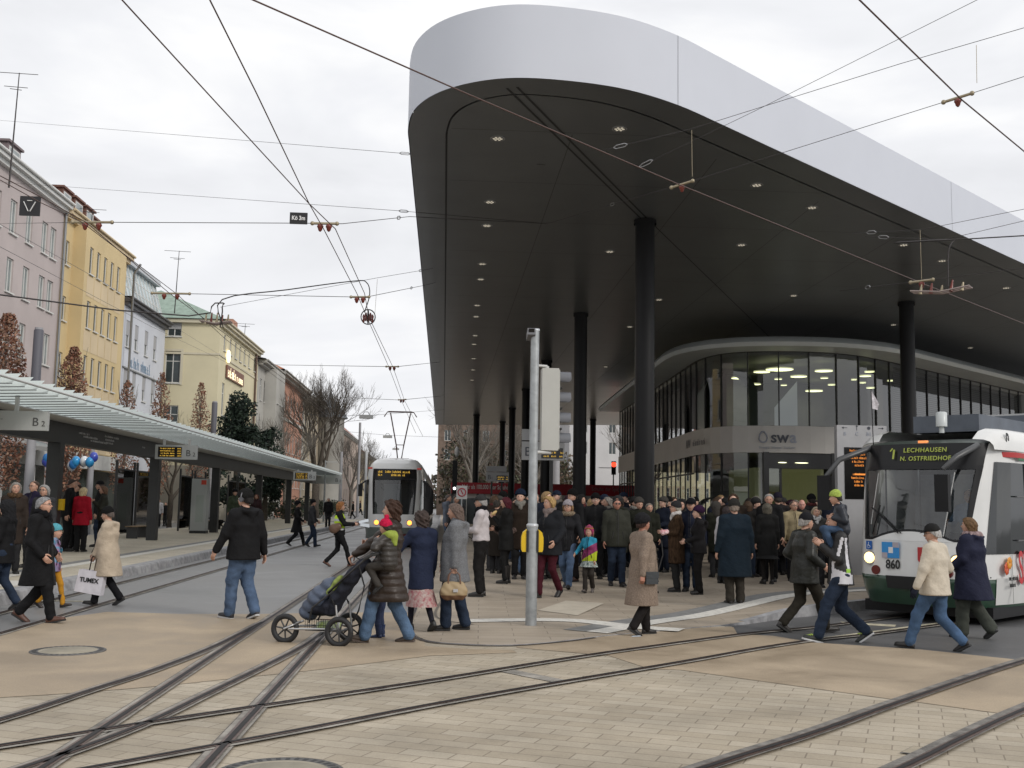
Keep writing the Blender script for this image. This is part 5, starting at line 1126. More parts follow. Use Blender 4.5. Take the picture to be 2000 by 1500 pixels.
conifer(-14.8, 78, 9.6, 4.6, 'broad dark evergreen yew rising behind the shelter', 3); conifer(-13.6, 84, 7.2, 3.6, 'smaller dark evergreen beside the broad yew', 8, 5000)
bare_tree(-12.6, 108, 15.2, 'large dark bare street tree with dense twigs above the shelter end', 12, lev=7, spread=.62, r=.36, nb=(2, 4))
bare_tree(-13.2, 92, 9.5, 'bare grey tree between the yew and the large street tree', 21, BARKG, 6)
bare_tree(-10.8, 128, 10.5, 'bare street tree right of the large one, before the red roof', 33, BARKG, lev=6)
bare_tree(-10.5, 150, 9.5, 'small bare street tree standing further along the pavement', 35, BARKG, lev=6)
bare_tree(-9.6, 185, 9.5, 'far bare tree left of the white tram', 44, BARKG, 5)
bare_tree(-7.5, 235, 11, 'farthest bare tree at the street end', 47, BARKG, 5)
bare_tree(3.2, 122, 15.5, 'tall bare tree leaning over the tracks at the far canopy edge', 51, BARKG, 7, spread=.7, group='bare trees behind the canopy')
bare_tree(6.2, 135, 13, 'grey bare tree behind the red shop fascia', 53, BARKG, 6, spread=.7, group='bare trees behind the canopy')
bare_tree(10.5, 128, 12.5, 'bare tree between the dark canopy columns', 57, BARKG, 6, spread=.7, group='bare trees behind the canopy')
bare_tree(22.5, 118, 12.5, 'bare tree before the white office block', 61, BARK, 6, spread=.75, group='bare trees behind the canopy')
# the massed park planting behind: one unbroken thicket
rnd = random.Random(5); cb = MB(); lob = [(Vector((rnd.uniform(.5, 17), rnd.uniform(138, 160), rnd.uniform(1.5, 9)*(1 if rnd.random() < .7 else 1.3))), rnd.uniform(1.2, 2.6)) for _ in range(60)]
def f(r):
    c, R_ = lob[r.randrange(len(lob))]; d = Vector((r.gauss(0, 1), r.gauss(0, 1), r.gauss(0, 1))).normalized(); return c+d*R_*(.4+.6*r.random())
leafcloud(cb, rnd, f, 12000, .28, 4); tag(cb.build('park_thicket', MIXB), 'brown and green mass of park shrubs and twigs behind the canopy columns', 'shrubs', kind='stuff')
rnd = random.Random(6); cb = MB(); lob = [(Vector((rnd.uniform(-15.5, -12.6), rnd.uniform(86, 150), rnd.uniform(.3, 1.5))), rnd.uniform(.5, .9)) for _ in range(90)]
leafcloud(cb, rnd, f, 7000, .12, 4); tag(cb.build('street_hedge', [DKG[1], MIXB[1], MIXB[3], DKG[0]]), 'dark clipped hedge running along the far pavement under the bare trees', 'hedge', kind='stuff')
rnd = random.Random(9); cb = MB(); lob = [(Vector((rnd.uniform(-60, 70), rnd.uniform(330, 380), rnd.uniform(1, 9))), rnd.uniform(2.5, 5)) for _ in range(130)]
leafcloud(cb, rnd, f, 9000, .8, 4); tag(cb.build('distant_wood', MIXB), 'grey brown line of distant bare woodland closing the street', 'woodland', kind='stuff')
def slatmat():
    m = bpy.data.materials.new('shelter_slat'); m.use_nodes = True; t = m.node_tree; t.nodes.clear(); o = t.nodes.new('ShaderNodeOutputMaterial')
    d = t.nodes.new('ShaderNodeBsdfDiffuse'); d.inputs[0].default_value = (.66, .72, .70, 1); tr = t.nodes.new('ShaderNodeBsdfTranslucent'); tr.inputs[0].default_value = (.84, .93, .91, 1); g = t.nodes.new('ShaderNodeBsdfGlossy'); g.inputs[1].default_value = .15
    a = t.nodes.new('ShaderNodeMixShader'); a.inputs[0].default_value = .35; b = t.nodes.new('ShaderNodeMixShader'); b.inputs[0].default_value = .08
    t.links.new(d.outputs[0], a.inputs[1]); t.links.new(tr.outputs[0], a.inputs[2]); t.links.new(a.outputs[0], b.inputs[1]); t.links.new(g.outputs[0], b.inputs[2]); t.links.new(b.outputs[0], o.inputs[0]); return m
# ------------------------------------------------------------------ long platform shelter on the left
STEELD = mat('shelter_dark', (.030, .031, .032), .5, var=.15, vs=2); SLAT = slatmat(); GALV = mat('galvanised', (.36, .38, .39), .5, metal=.45, var=.22, vs=7); LGREY = mat('light_grey_paint', (.50, .50, .49), .45, var=.04)
PGL = glassmat('screen_glass', (.72, .76, .75), .9, .02, 1.45)
SHL = thing('tram_shelter', 'long tram shelter of pale slats on a dark beam and posts, left platform', 'shelter', (-10.5, 0, .18))
mb = MB(); mb.box(-.16, .16, 15, 89, 2.95, 3.50); mb.build('beam', STEELD, SHL)
sl_ = MB()
y = 15.5
while y < 89:
    sl_.add([(-2.4, y, 3.52), (2.2, y, 3.66), (2.2, y+.42, 3.88), (-2.4, y+.42, 3.74), (-2.4, y, 3.50), (2.2, y, 3.64), (2.2, y+.50, 3.84), (-2.4, y+.50, 3.70)], [(0, 1, 2, 3), (7, 6, 5, 4), (0, 4, 5, 1), (2, 6, 7, 3), (1, 5, 6, 2), (0, 3, 7, 4)][:2] if 0 else [(0, 1, 2, 3)])
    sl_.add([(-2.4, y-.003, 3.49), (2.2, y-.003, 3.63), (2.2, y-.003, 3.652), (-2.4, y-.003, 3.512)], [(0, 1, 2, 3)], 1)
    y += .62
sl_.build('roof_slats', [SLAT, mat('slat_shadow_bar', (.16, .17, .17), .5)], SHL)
mb = MB(); mb.tube([(2.22, 15.4, 3.72), (2.22, 89, 3.72)], .025, 6); mb.box(-.1, .9, 15, 89, 3.503, 3.53); mb.build('roof_edge', LGREY, SHL)
post = MB(); post.box(-.17, .17, -.17, .17, 0, 2.95)
p0 = None
for i, y in enumerate([20.0, 29.9, 40.1, 50.7, 62.5, 74.5, 84.5]):
    if p0 is None: p0 = post.build('post', STEELD, SHL); o = p0
    else: o = p0.copy(); COL.objects.link(o)
    o.location = (0, y, 0)
sc = MB(); sc.box(-.012, .012, -1.2, 1.2, .12, 2.6); fr = MB(); fr.box(-.04, .04, -1.24, -1.16, 0, 2.95); fr.box(-.04, .04, 1.16, 1.24, 0, 2.95); fr.box(-.02, .02, -1.16, 1.16, 2.58, 2.64)
s0 = None
for y in (22.5, 25.5, 43.4, 46.2, 53.5, 56.5, 65, 68):
    if s0 is None: s0 = fr.build('screen_frame', STEELD, SHL); g0 = sc.build('screen_pane', PGL, s0); o = s0
    else: o = s0.copy(); COL.objects.link(o); c = g0.copy(); COL.objects.link(c); c.parent = o
    o.location = (-2.0, y, 0)
mb = MB(); mb.box(.162, .166, 30.6, 30.62, 3.0, 3.1)
TXW = mat('white_lettering', (.55, .55, .55), .5)
for i, (yy, zz, w) in enumerate(((31.6, 3.22, .9), (32.2, 3.14, 1.3), (33.0, 3.06, 1.6), (34.2, 3.27, 1.4), (34.0, 3.17, .9), (34.0, 3.08, .7), (37.8, 3.15, .3))): scribble(TXW, SHL, (.168, yy, zz+.1), w, .07, (1, 0), seed=20+i)
def bench(x, y, label, rz=0):
    t = thing('platform_bench', label, 'bench', (x, y, .18), rz, 'benches under the shelter'); mb = MB(); 
    for i in range(5): mb.box(-.22+i*.09, -.15+i*.09, -.9, .9, .43, .46)
    mb.build('seat', mat('bench_wood', (.26, .18, .10), .6, var=.2), t)
    for y_ in (-.7, .7): m2 = MB(); m2.box(-.2, .2, y_-.03, y_+.03, 0, .42); m2.build('leg', STEELD, t)
bench(-11.6, 42.2, 'wooden slatted bench under the shelter, behind the second large post'); bench(-11.6, 33.5, 'wooden slatted bench under the shelter near the red jacket woman'); bench(-11.6, 56, 'wooden slatted bench further along under the shelter')
# platform signs hanging from the shelter
def hang_sign(x0, x1, y, z0, z1, label, text, display, name='platform_sign', hooks=.35, grp='B2 signs hanging from the shelter', tx='B', sub='2'):
    t = thing(name, label, 'sign', ((x0+x1)/2, y, z0), 0, grp); w = x1-x0; h = z1-z0
    mb = MB(); mb.box(-w/2, w/2, 0, .12, 0, h); mb.build('panel', mat('sign_grey', (.47, .48, .47), .4), t)
    for s_ in (-1, 1): m2 = MB(); m2.box(s_*w*.3-.04, s_*w*.3+.04, .03, .09, h, h+hooks); m2.build('bracket', LGREY, t)
    put_text(tx, mat('sign_ink_grey', (.09, .09, .09), .5), t, (w/2-.30*(h/.5), -.006, h*.42), h*.62); put_text(sub, MC['sign_ink_grey'], t, (w/2-.10*(h/.5), -.006, h*.34), h*.40)
    if display:
        m2 = MB(); m2.box(-w/2+.1, -w/2+.1+w*.56, -.014, -.001, h*.14, h*.86); d = m2.build('display', mat('screen_black', (.01, .01, .01), .2), t)
        for i in range(4): scribble(AMB2, d, (-w/2+.1+w*.22, -.019, h*(.76-.17*i)), w*.34, h*.10, seed=50+i, name='display_line'); scribble(AMB2, d, (-w/2+.1+w*.5, -.019, h*(.76-.17*i)), w*.08, h*.10, seed=60+i, name='display_line')
    elif text:
        for i, ww in enumerate((.62, .25, .2)): scribble(MC['sign_ink_grey'], t, (-w/2+.95+ww, -.006, h*(.58-.17*i)), ww*3, h*.10, seed=70+i)
    return t
AMB2 = mat('amber_text', (.12, .08, .01), .5, emit=(1.0, .60, .08), es=.75)
hang_sign(-12.1, -8.65, 24.0, 3.10, 3.52, 'long grey hanging platform sign lettered B2 at the left edge, nearest', True, False)
hang_sign(Yp(303, 880, 36)[0], Yp(385, 880, 36)[0], 36, Yp(340, 897, 36)[2], Yp(340, 869, 36)[2], 'grey hanging sign with amber departure lines, second along the shelter', True, True, hooks=.2)
hang_sign(Yp(573, 930, 62)[0], Yp(617, 930, 62)[0], 62, Yp(600, 938, 62)[2], Yp(600, 921, 62)[2], 'small grey hanging sign with amber display at the far shelter end', True, True, hooks=.1)
hang_sign(Yp(617, 930, 86)[0], Yp(668, 930, 86)[0], 86, Yp(640, 945, 86)[2], Yp(640, 928, 86)[2], 'pale blank hanging board at the very end of the shelter', False, False, hooks=.1)
# B1 signs under the canopy
def b1(x0, x1, y0, y1, Y, label, grp='B1 signs under the canopy'):
    X0, X1, z0, z1 = Yp(x0, y0, Y)[0], Yp(x1, y0, Y)[0], Yp(x0, y1, Y)[2], Yp(x0, y0, Y)[2]; w = X1-X0; h = z1-z0
    t = thing('platform_sign', label, 'sign', ((X0+X1)/2, Y, 0), 0, grp); mb = MB(); mb.box(-w/2, w/2, 0, .12, z0, z0+h*.60); mb.box(-w/2, w/2*.8, 0, .12, z0+h*.64, z1); mb.build('panel', mat('sign_shade', (.36, .36, .36), .5), t)
    m2 = MB(); m2.box(-w*.04, w/2-.05, -.012, -.001, z0+.06, z0+h*.40); m2.build('display', MC['screen_black'], t)
    for s_ in (-.25, .2): m2 = MB(); m2.box(w*s_-.03, w*s_+.03, .03, .09, z1, z1+.02); m2 = MB(); m2.box(w*s_-.05, w*s_+.05, .03, .13, gz((X0+X1)/2, Y), z0); m2.build('post', STEELD, t)
    for i in range(2): scribble(AMB2, t, (w*.15, -.016, z0+.13+.11*i), w*.28, .06, seed=80+i, name='display_line'); scribble(AMB2, t, (w*.42, -.016, z0+.13+.11*i), w*.08, .06, seed=85+i, name='display_line')
    put_text('B', LET, t, (-w/2+.2*h, -.006, z0+h*.26), h*.42); put_text('1', LET, t, (-w/2+.38*h, -.006, z0+h*.2), h*.26)
    for i in range(4): scribble(LETG, t, (-w*.25, -.006, z0+h*(.93-.075*i)), w*.35, .04, seed=90+i)
b1(1020, 1103, 838, 898, 33, 'grey B1 platform sign with amber display half hidden by the signal head'); b1(950, 994, 910, 940, 58, 'smaller grey B1 platform sign further along under the canopy, right of the red fascia')
# ticket machine
TM = thing('ticket_machine', 'light grey ticket machine with a red corner mark beside the shelter post', 'ticket machine', (*Yp(388, 980, 49)[:2], .18)); w = .42
mb = MB(); mb.box(-w*.85, w*.85, 0, .6, 0, .12, 1); mb.box(-w*.8, w*.8, .0, .6, .12, 2.42, 0); mb.build('housing', [mat('machine_grey', (.42, .44, .44), .45), STEELD], TM)
mb = MB(); mb.box(.08, w*.72, -.006, -.001, 2.16, 2.36); mb.build('red_mark', mat('mark_red', (.6, .06, .03), .5), TM); mb = MB(); mb.box(-.12, .22, -.008, -.001, .5, 1.7); mb.build('notice', mat('notice_pale', (.36, .40, .38), .3), TM)
# yellow validator on the shelter post
YV = thing('ticket_validator', 'small yellow ticket validator on the nearest large shelter post', 'validator', (*Yp(116, 995, 29.9)[:2], 0)); mb = MB(); mb.box(-.1, .1, -.06, .1, 1.32, 1.62); mb.build('box', mat('box_yellow', (.62, .40, .01), .4), YV); mb = MB(); mb.box(-.3, -.1, -.02, .04, 1.42, 1.5); mb.build('bracket', STEELD, YV)
# standing grey mast with signal heads
def tapered(x, y, r0, r1, h, label, m=None, name='catenary_mast', grp='catenary masts beside the tracks', cat='mast', dark=0):
    t = thing(name, label, cat, (x, y, gz(x, y)), 0, grp); mb = MB(); mb.cyl((0, 0, 0), (0, 0, h), r0, r1, 16); mb.build('shaft', m or mat('mast_grey', (.33, .33, .35), .6, var=.08, vs=2), t)
    if dark: m2 = MB(); m2.tube([(0, 0, h-dark), (0, 0, h-.1), (0, 0, h)], [r1*1.2, r1*1.2, r1*.6], 12); m2.build('cap', mat('mast_cap', (.10, .10, .12), .6), t)
    return t
tapered(-14.6, 14.6/784*FPX, .17, .14, 7.7, 'thick grey mast with dark top between the pink house and shelter', dark=2.9)
tapered(-15.2, 15.2/671*FPX, .15, .12, 5.4, 'thick grey mast standing before the yellow house shopfront')
tapered(-14.6, 14.6/444*FPX, .16, .15, 7.9, 'grey mast between the cream house and the yew', dark=2.0)
tapered(-14.8, 14.8/393*FPX, .17, .13, 8.8, 'grey mast in front of the dark yew')
tapered(-9.2, 9.2/198*FPX, .15, .13, 6.0, 'grey mast right behind the shelter end')
tapered(-8.6, 8.6/164*FPX, .16, .12, 9.6, 'far grey mast left of the white tram')
tapered(12.6, 12.6/220*FPX, .40, .34, 14.0, 'grey mast before the white office block under the canopy', grp='catenary masts beside the tracks')
tapered(-7.4, 7.4/150*FPX, .12, .12, 6.4, 'pale thin mast far down the street', mat('mast_white', (.6, .62, .64), .5))
# street lamp at shelter end
t = thing('street_lamp', 'slender lamp with short arm at the end of the shelter', 'street lamp', (-8.9, 82, .18)); mb = MB(); mb.cyl((0, 0, 0), (0, 0, 4.6), .08, .05, 8); mb.build('post', GALV, t); mb = MB(); mb.obox((0, 0, 4.5), (.9, 0, 4.5), .12, .06); mb.build('lamp_head', LGREY, t)
# foreground signal pole
px_, py_, _z = foot(1037, 1221)
TP = thing('traffic_signal', 'galvanised signal pole with yellow push buttons and grey signal head', 'traffic signal', (px_, py_, pz(px_, py_)))
mb = MB(); mb.tube([(0, 0, 0), (0, 0, 1.36)], [.078, .078], 24); mb.tube([(0, 0, 1.36), (0, 0, 4.12)], [.062, .060], 24); mb.build('pole', GALV, TP)
mb = MB(); mb.lathe((0, 0, 1.34), [(.079, 0), (.083, .01), (.083, .035), (.063, .05)], 24); mb.lathe((0, 0, 4.12), [(.066, -.02), (.066, .01), (.0, .012)], 20); mb.build('collar', mat('collar_pale', (.5, .52, .54), .4, metal=.3), TP)
YB = mat('button_yellow', (.72, .47, .01), .35)
for s_ in (-1, 1):
    mb = MB(); P = [(s_*(.072+d_q), y_, z_) for d_q, y_, z_ in ()]
    pro = [(.0, 1.00), (.055, 1.00), (.068, 1.03), (.072, 1.12), (.070, 1.20), (.050, 1.27), (.0, 1.31)]
    V = [(s_*(.082+a), -.055, z) for a, z in pro]+[(s_*(.082+a), .055, z) for a, z in pro]; n = len(pro)
    mb.add(V, [tuple(range(n)), tuple(range(2*n-1, n-1, -1))]+[(i, (i+1) % n, (i+1) % n+n, i+n) for i in range(n)]); bb = mb.build('push_button', YB, TP)
    mb = MB(); mb.box(min(s_*.060, s_*.086), max(s_*.060, s_*.086), -.065, .065, 1.0, 1.29); mb.build('back_plate', mat('black_plastic', (.015, .015, .015), .5), bb)
# small camera on the pole top
mb = MB(); mb.obox((-.06, -.10, 4.08), (-.06, .10, 4.02), .11, .10); mb.obox((-.02, 0, 4.02), (-.01, 0, 3.86), .05, .05); cmo = mb.build('camera_housing', mat('camera_grey', (.14, .14, .15), .5), TP); mb = MB(); mb.obox((-.06, -.104, 4.082), (-.06, -.11, 4.08), .08, .07); mb.build('camera_lens', mat('lens_black', (.01, .01, .01), .1), cmo)
# signal head seen from behind and the side: pale backing box, four visored lenses to the right
zt, zb = Yp(1080, 720, 15.1)[2]-pz(px_, py_), Yp(1080, 880, 15.1)[2]-pz(px_, py_)
hx = .20; mb = MB(); mb.box(hx-.09, hx+.15, .0, .26, zb, zt); mb.box(hx+.15, hx+.165, .01, .25, zb+.02, zt-.02); bx_ = mb.build('signal_box', mat('signal_box_grey', (.46, .46, .43), .5, var=.04), TP)
mb = MB(); mb.tube([(.05, .0, zt+.03), (hx-.02, .06, zt+.03)], .02, 8); mb.tube([(hx-.02, .06, zt+.03), (hx-.02, .06, zt-.02)], .03, 8); mb.tube([(.05, 0, zb-.03), (hx+.05, .06, zb-.03)], .025, 8); mb.build('mount_arm', LGREY, TP)
hh = (zt-zb)/4
for i in range(4):
    zc = zb+hh*(i+.5); mb = MB(); P = []
    for x_, r_ in ((hx+.166, .105), (hx+.33, .098)): P.append([(x_, .13+math.cos(a)*r_, zc+.01+math.sin(a)*r_*1.0) for a in [RAD(-20+220*k/14) for k in range(15)]])
    mb.grid(P, 0); mb.grid([[(x_, .13+(y_-.13)*.97, zc+.01+(z_-zc-.01)*.97) for x_, y_, z_ in r_] for r_ in P][::-1], 0); vo_ = mb.build('visor', mat('visor_grey', (.13, .135, .15), .45), bx_)
    mb = MB(); mb.tube([(hx+.166, .13, zc+.01), (hx+.175, .13, zc+.01)], .09, 16); mb.build('lens', mat('lens_dark', (.03, .03, .035), .1), vo_)
    mb = MB(); mb.box(hx+.166, hx+.20, .02, .24, zc-hh*.48, zc-hh*.40); mb.build('housing', mat('black_plastic', (.015, .015, .015), .5), vo_)
# other small signals and lamps
t = thing('tram_signal', 'narrow black tram signal with a white light beside the red fascia', 'signal', (*Yp(887, 985, 62)[:2], .16)); mb = MB(); mb.cyl((0, 0, 0), (0, 0, 3.1), .05, .05, 8); mb.build('post', GALV, t); mb = MB(); mb.box(-.14, .14, -.1, .1, 2.1, 4.0); bd = mb.build('head', BLK, t); mb = MB(); mb.ell((0, -.11, 2.4), (.08, .03, .08), 12, 8); mb.build('light', mat('signal_white', (1, 1, 1), .4, emit=(1, 1, 1), es=3), bd)
mb = MB(); mb.ell((.1, -.05, 4.5), (.15, .15, .3), 10, 8); mb.build('camera_dome', LGREY, t)
t = thing('round_sign', 'small grey round sign with a red ring over the heads', 'sign', (*Yp(902, 962, 34)[:2], .1)); mb = MB(); mb.cyl((0, 0, 0), (0, 0, 1.95), .025, .025, 8); mb.build('post', GALV, t); mb = MB(); mb.box(-.17, .17, -.03, -.01, 1.72, 2.14); pl = mb.build('plate', LGREY, t); mb = MB(); mb.tube([(.12*math.cos(a), -.035, 1.93+.12*math.sin(a)) for a in [2*math.pi*k/20 for k in range(21)]], .02, 6, cap=False); mb.tube([(.04, -.035, 1.87), (-.03, -.035, 2.0)], .02, 6); mb.build('red_ring', mat('ring_red', (.4, .03, .05), .5), pl)
t = thing('traffic_light', 'distant traffic light showing red before the pale yellow block', 'traffic signal', (*Yp(1198, 950, 95)[:2], .1)); mb = MB(); mb.cyl((0, 0, 0), (0, 0, 5.2), .07, .06, 8); mb.obox((0, 0, 5.0), (-1.3, 0, 5.0), .06, .06); mb.build('post', GALV, t); mb = MB(); mb.box(-.2, .2, -.15, -.07, 4.4, 5.6); hd_ = mb.build('head', BLK, t); mb = MB(); mb.ell((0, -.16, 5.3), (.22, .05, .22), 12, 8); mb.build('light', mat('signal_red', (1, .1, .05), .4, emit=(1, .05, .02), es=2.5), hd_)
for i, (px, py, Y, l) in enumerate(((715, 814, 62, 'nearest suspended street lamp over the far tracks'), (757, 853, 92, 'second suspended street lamp over the far tracks'), (773, 877, 125, 'third, smallest suspended street lamp over the far tracks'))):
    p = Yp(px, py, Y); t = thing('hanging_lamp', l, 'street lamp', tuple(p), 0, 'lamps hung over the tracks'); mb = MB(); mb.box(-.38, .38, -.2, .2, -.10, .10); mb.build('housing', LGREY, t); mb = MB(); mb.tube([(-.2, 0, .1), (-.1, 0, .28), (.1, 0, .28), (.2, 0, .1)], .02, 6); mb.build('hanger', STEELD, t)
# ------------------------------------------------------------------ overhead wires
WIRE = mat('wire_dark', (.035, .03, .03), .5); COPR = mat('wire_copper', (.10, .055, .045), .45, metal=.4); INS = mat('insulator_red', (.16, .03, .02), .3); BRS = mat('fitting_brass', (.34, .29, .20), .45, metal=.5)
def wp(p):
    if len(p) == 3: return Vector(G(*p))
    if p[2] == 'Y': return Vector(Yp(p[0], p[1], p[3]))
    if p[2] == 'X': d = ray(p[0], p[1]); return Vector(CC+d*(p[3]/d[0]))
def wire(label, pts, r, m=WIRE, name='overhead_wire', grp=None, fits=(), cat='wire', smooth=0):
    P = [wp(p) for p in pts]; r *= .62
    if name != 'dropper':
        for e_, i0, i1 in ((pts[0], 0, 1), (pts[-1], -1, -2)):
            if (e_[0] < 0 or e_[0] > 2000 or e_[1] < 0) and not (len(e_) == 4 and e_[2] == 'X'):
                d_e = (P[i0]-P[i1]).normalized(); d_e.z = max(-.02, min(.12, d_e.z)); P[i0] = P[i0]+d_e*14
    if smooth: P = catmull(P, smooth)
    t = thing(name, label, cat, tuple(P[0]), 0, grp); mb = MB(); mb.tube([p-P[0] for p in P], r, 5, 0); mb.build('strand', m, t)
    for f in fits:
        kind, i, u = f[0], f[1], f[2]; a, c = P[i], P[i+1]; q = a.lerp(c, u)-P[0]; d = (c-a).normalized(); b2 = MB()
        if kind == 'ten':
            L_ = f[3] if len(f) > 3 else .15
            for sd in (-1, 1): b2.tube([q-d*L_, q-d*L_*.6+Vector((0, 0, sd*.028)), q+d*L_*.6+Vector((0, 0, sd*.028)), q+d*L_], .008, 5)
            b2.build('tensioner', mat('steel_bright', (.4, .4, .4), .35, metal=.7), t)
        elif kind == 'bar':
            L_ = (f[3] if len(f) > 3 else .45)*.8; b2.tube([q-d*L_, q+d*L_], .020, 8); b2.ell(q-d*L_, .032, 8, 6); b2.ell(q+d*L_, .032, 8, 6); br = b2.build('cross_bar', BRS, t)
            for k in (f[4] if len(f) > 4 else (-.35, .35)): b3 = MB(); e_ = q+d*L_*k; b3.lathe(tuple(e_), [(.02, -.01), (.042, -.03), (.048, -.05), (.035, -.07), (.028, -.10), (.012, -.12)], 10); b3.build('insulator', INS, br)
    return t
wire('contact wire running from the top edge leftmost into the street crossing', [(235, -4, 5.55), (420, 198, 5.55), (604, 398, 5.55), (655, 447, 5.55), (712, 573, 5.5), (720, 618, 5.5), (768, 718, 5.5), (790, 782, 5.5), (826, 852, 'Y', 42.5)], .011, COPR, fits=(), grp='contact wires over the tracks')
wire('contact wire from the top edge, second from left, converging on the tram', [(408, -4, 5.56), (500, 180, 5.56), (604, 398, 5.56), (632, 447, 5.56), (697, 573, 5.5), (716, 618, 5.5), (760, 718, 5.5), (784, 782, 5.5), (812, 846, 'Y', 42.2)], .011, COPR, grp='contact wires over the tracks')
wire('long contact wire crossing the white canopy from upper left to right edge', [(490, -2, 5.5), (900, 178, 5.5), (1330, 362, 5.5), (1800, 553, 5.5), (2050, 652, 5.5)], .012, COPR, grp='contact wires over the tracks')
wire('contact wire slanting over the sky in the top right corner', [(1675, -4, 5.5), (1880, 196, 5.5), (2060, 345, 5.5)], .012, COPR, grp='contact wires over the tracks')
wire('contact wire over the left platform track, upper of the pair', [(-60, 312, 5.5), (80, 385, 5.5), (168, 434, 5.5), (330, 572, 5.5), (437, 650, 5.5), (600, 775, 5.5), (700, 858, 5.5)], .011, COPR, grp='contact wires over the tracks')
wire('contact wire over the left platform track, lower of the pair', [(-60, 318, 5.5), (80, 396, 5.5), (160, 434, 5.5), (345, 574, 5.5), (440, 662, 5.5), (600, 782, 5.5), (700, 862, 5.5)], .010, COPR, grp='contact wires over the tracks')
h1_, h2_ = (1068, 437, 8.97), (1065, 322, 8.97)
wire('thin span wire high over the street reaching the canopy', [(0, 235, 'X', -21), (780, 299, 'Y', 24), h2_], .009, grp='span wires across the street', fits=(('ten', 1, .04),))
wire('thin span wire from the pink roof to the canopy edge', [(-20, 354, 'X', -21), (770, 411, 'Y', 25), (830, 416, 'Y', 25.6), h1_], .009, grp='span wires across the street', fits=(('ten', 1, .3),))
wire('horizontal span wire carrying the Kö 3m sign', [(-20, 437, 'X', -21), (180, 434, 5.75), (600, 436, 'Y', 15.3), (668, 437, 'Y', 15.4), (800, 423, 'Y', 20), h1_], .009, grp='span wires across the street', fits=(('bar', 1, .0, .40), ('bar', 2, .5, .22), ('ten', 3, .8)))
wire('span wire level with the glazed top storey', [(330, 573, 5.6), (690, 580, 5.6), (716, 580, 5.6), (830, 557, 'Y', 29), (850, 552, 9)], .010, grp='span wires across the street', fits=(('bar', 0, .01), ('bar', 1, .5, .22), ('ten', 2, .7)))
wire('upper thin span wire beside the thick feeder cable', [(430, 600, 'Y', 26), (735, 543, 'Y', 25), (830, 527, 'Y', 28.5), (846, 524, 9)], .008, grp='span wires across the street', fits=(('ten', 1, .9),))
wire('span wire level with the chimney of the stone house', [(500, 712, 'Y', 44), (756, 716, 5.6), (776, 716, 5.6), (860, 707, 9)], .013, grp='span wires across the street', fits=(('bar', 1, .5, .22), ('ten', 2, .85)))
wire('span wire just above the far street lamps', [(640, 775, 'Y', 70), (776, 781, 5.6), (795, 780, 5.6), (866, 773, 9)], .015, grp='span wires across the street', fits=(('bar', 1, .5, .22),))
wire('span wire holding the nearest hanging lamp', [(600, 810, 'Y', 62), (715, 812, 'Y', 62), (868, 800, 9)], .014, grp='span wires across the street')
wire('lowest far span wire over the white tram roof', [(620, 838, 'Y', 90), (757, 850, 'Y', 92), (868, 854, 'Y', 94)], .018, grp='span wires across the street')
wire('faint long wire from the left edge to the cream house wall', [(-20, 500, 'Y', 24), (200, 550, 'Y', 35), (424, 690, 'Y', 70)], .010, grp='span wires across the street'); wire('faint lower wire from the left edge past the yellow bay', [(-20, 540, 'Y', 24), (300, 640, 'Y', 46), (500, 735, 'Y', 80)], .010, grp='span wires across the street')
wire('thick feeder cable sagging from the left edge with curled end', [(-30, 609, 'Y', 17), (230, 606, 'Y', 19), (420, 592, 'Y', 20.5), (434, 600, 'Y', 20.6), (430, 640, 'Y', 20.7)], .022, smooth=4, name='feeder_cable', grp='feeder cables')
wire('thick feeder cable rising to a hooked drop over the street', [(436, 640, 'Y', 20.7), (434, 585, 'Y', 20.7), (560, 566, 'Y', 22), (690, 549, 'Y', 24), (716, 552, 'Y', 24.3), (722, 575, 'Y', 24.3), (712, 610, 'Y', 24.2)], .020, smooth=4, name='feeder_cable', grp='feeder cables')
wire('span wire across the fascia, upper right, with a tensioner', [h2_ if 0 else (1180, 293, 'Y', 17), (1350, 252, 'Y', 15.6), (1760, 124, 'Y', 13.5), (2060, 30, 'Y', 12.5)], .007, grp='span wires across the canopy', fits=(('ten', 0, .2),))
wire('span wire across the fascia carrying both brass cross bars', [h1_, (1210, 395, 'Y', 21), (1332, 360, 'Y', 15.4), (1880, 188, 'Y', 12.9), (2060, 120, 'Y', 12.2)], .007, grp='span wires across the canopy', fits=(('ten', 0, .92), ('bar', 2, .0, .22, (0,)), ('bar', 2, .985, .22, (0,))))
wire('thin diagonal wire climbing to the top right corner', [(1240, 330, 'Y', 17), (1480, 214, 'Y', 15), (1920, -6, 'Y', 12)], .006, grp='span wires across the canopy', fits=(('ten', 0, .1),))
wire('span wire under the canopy edge at the right, upper', [(1665, 456, 'Y', 19), (1798, 449, 'Y', 17), (2060, 418, 'Y', 15)], .007, grp='span wires across the canopy', fits=(('ten', 0, .3),))
wire('span wire under the canopy edge at the right, middle', [(1690, 462, 'Y', 19), (1845, 468, 'Y', 17), (2060, 452, 'Y', 15)], .007, grp='span wires across the canopy', fits=(('ten', 0, .25),))
wire('span wire under the canopy at the right, lowest', [(1640, 568, 'Y', 20), (1800, 549, 'Y', 15.5), (2060, 518, 'Y', 14)], .007, grp='span wires across the canopy', fits=(('ten', 0, .4), ('bar', 1, .0, .22, (0,))))
wire('thick feeder cable curving down at the right edge', [(2060, 463, 'Y', 14.5), (1900, 466, 'Y', 15), (1868, 468, 'Y', 15.2), (1853, 490, 'Y', 15.2), (1852, 560, 'Y', 15.2)], .016, smooth=4, name='feeder_cable', grp='feeder cables')
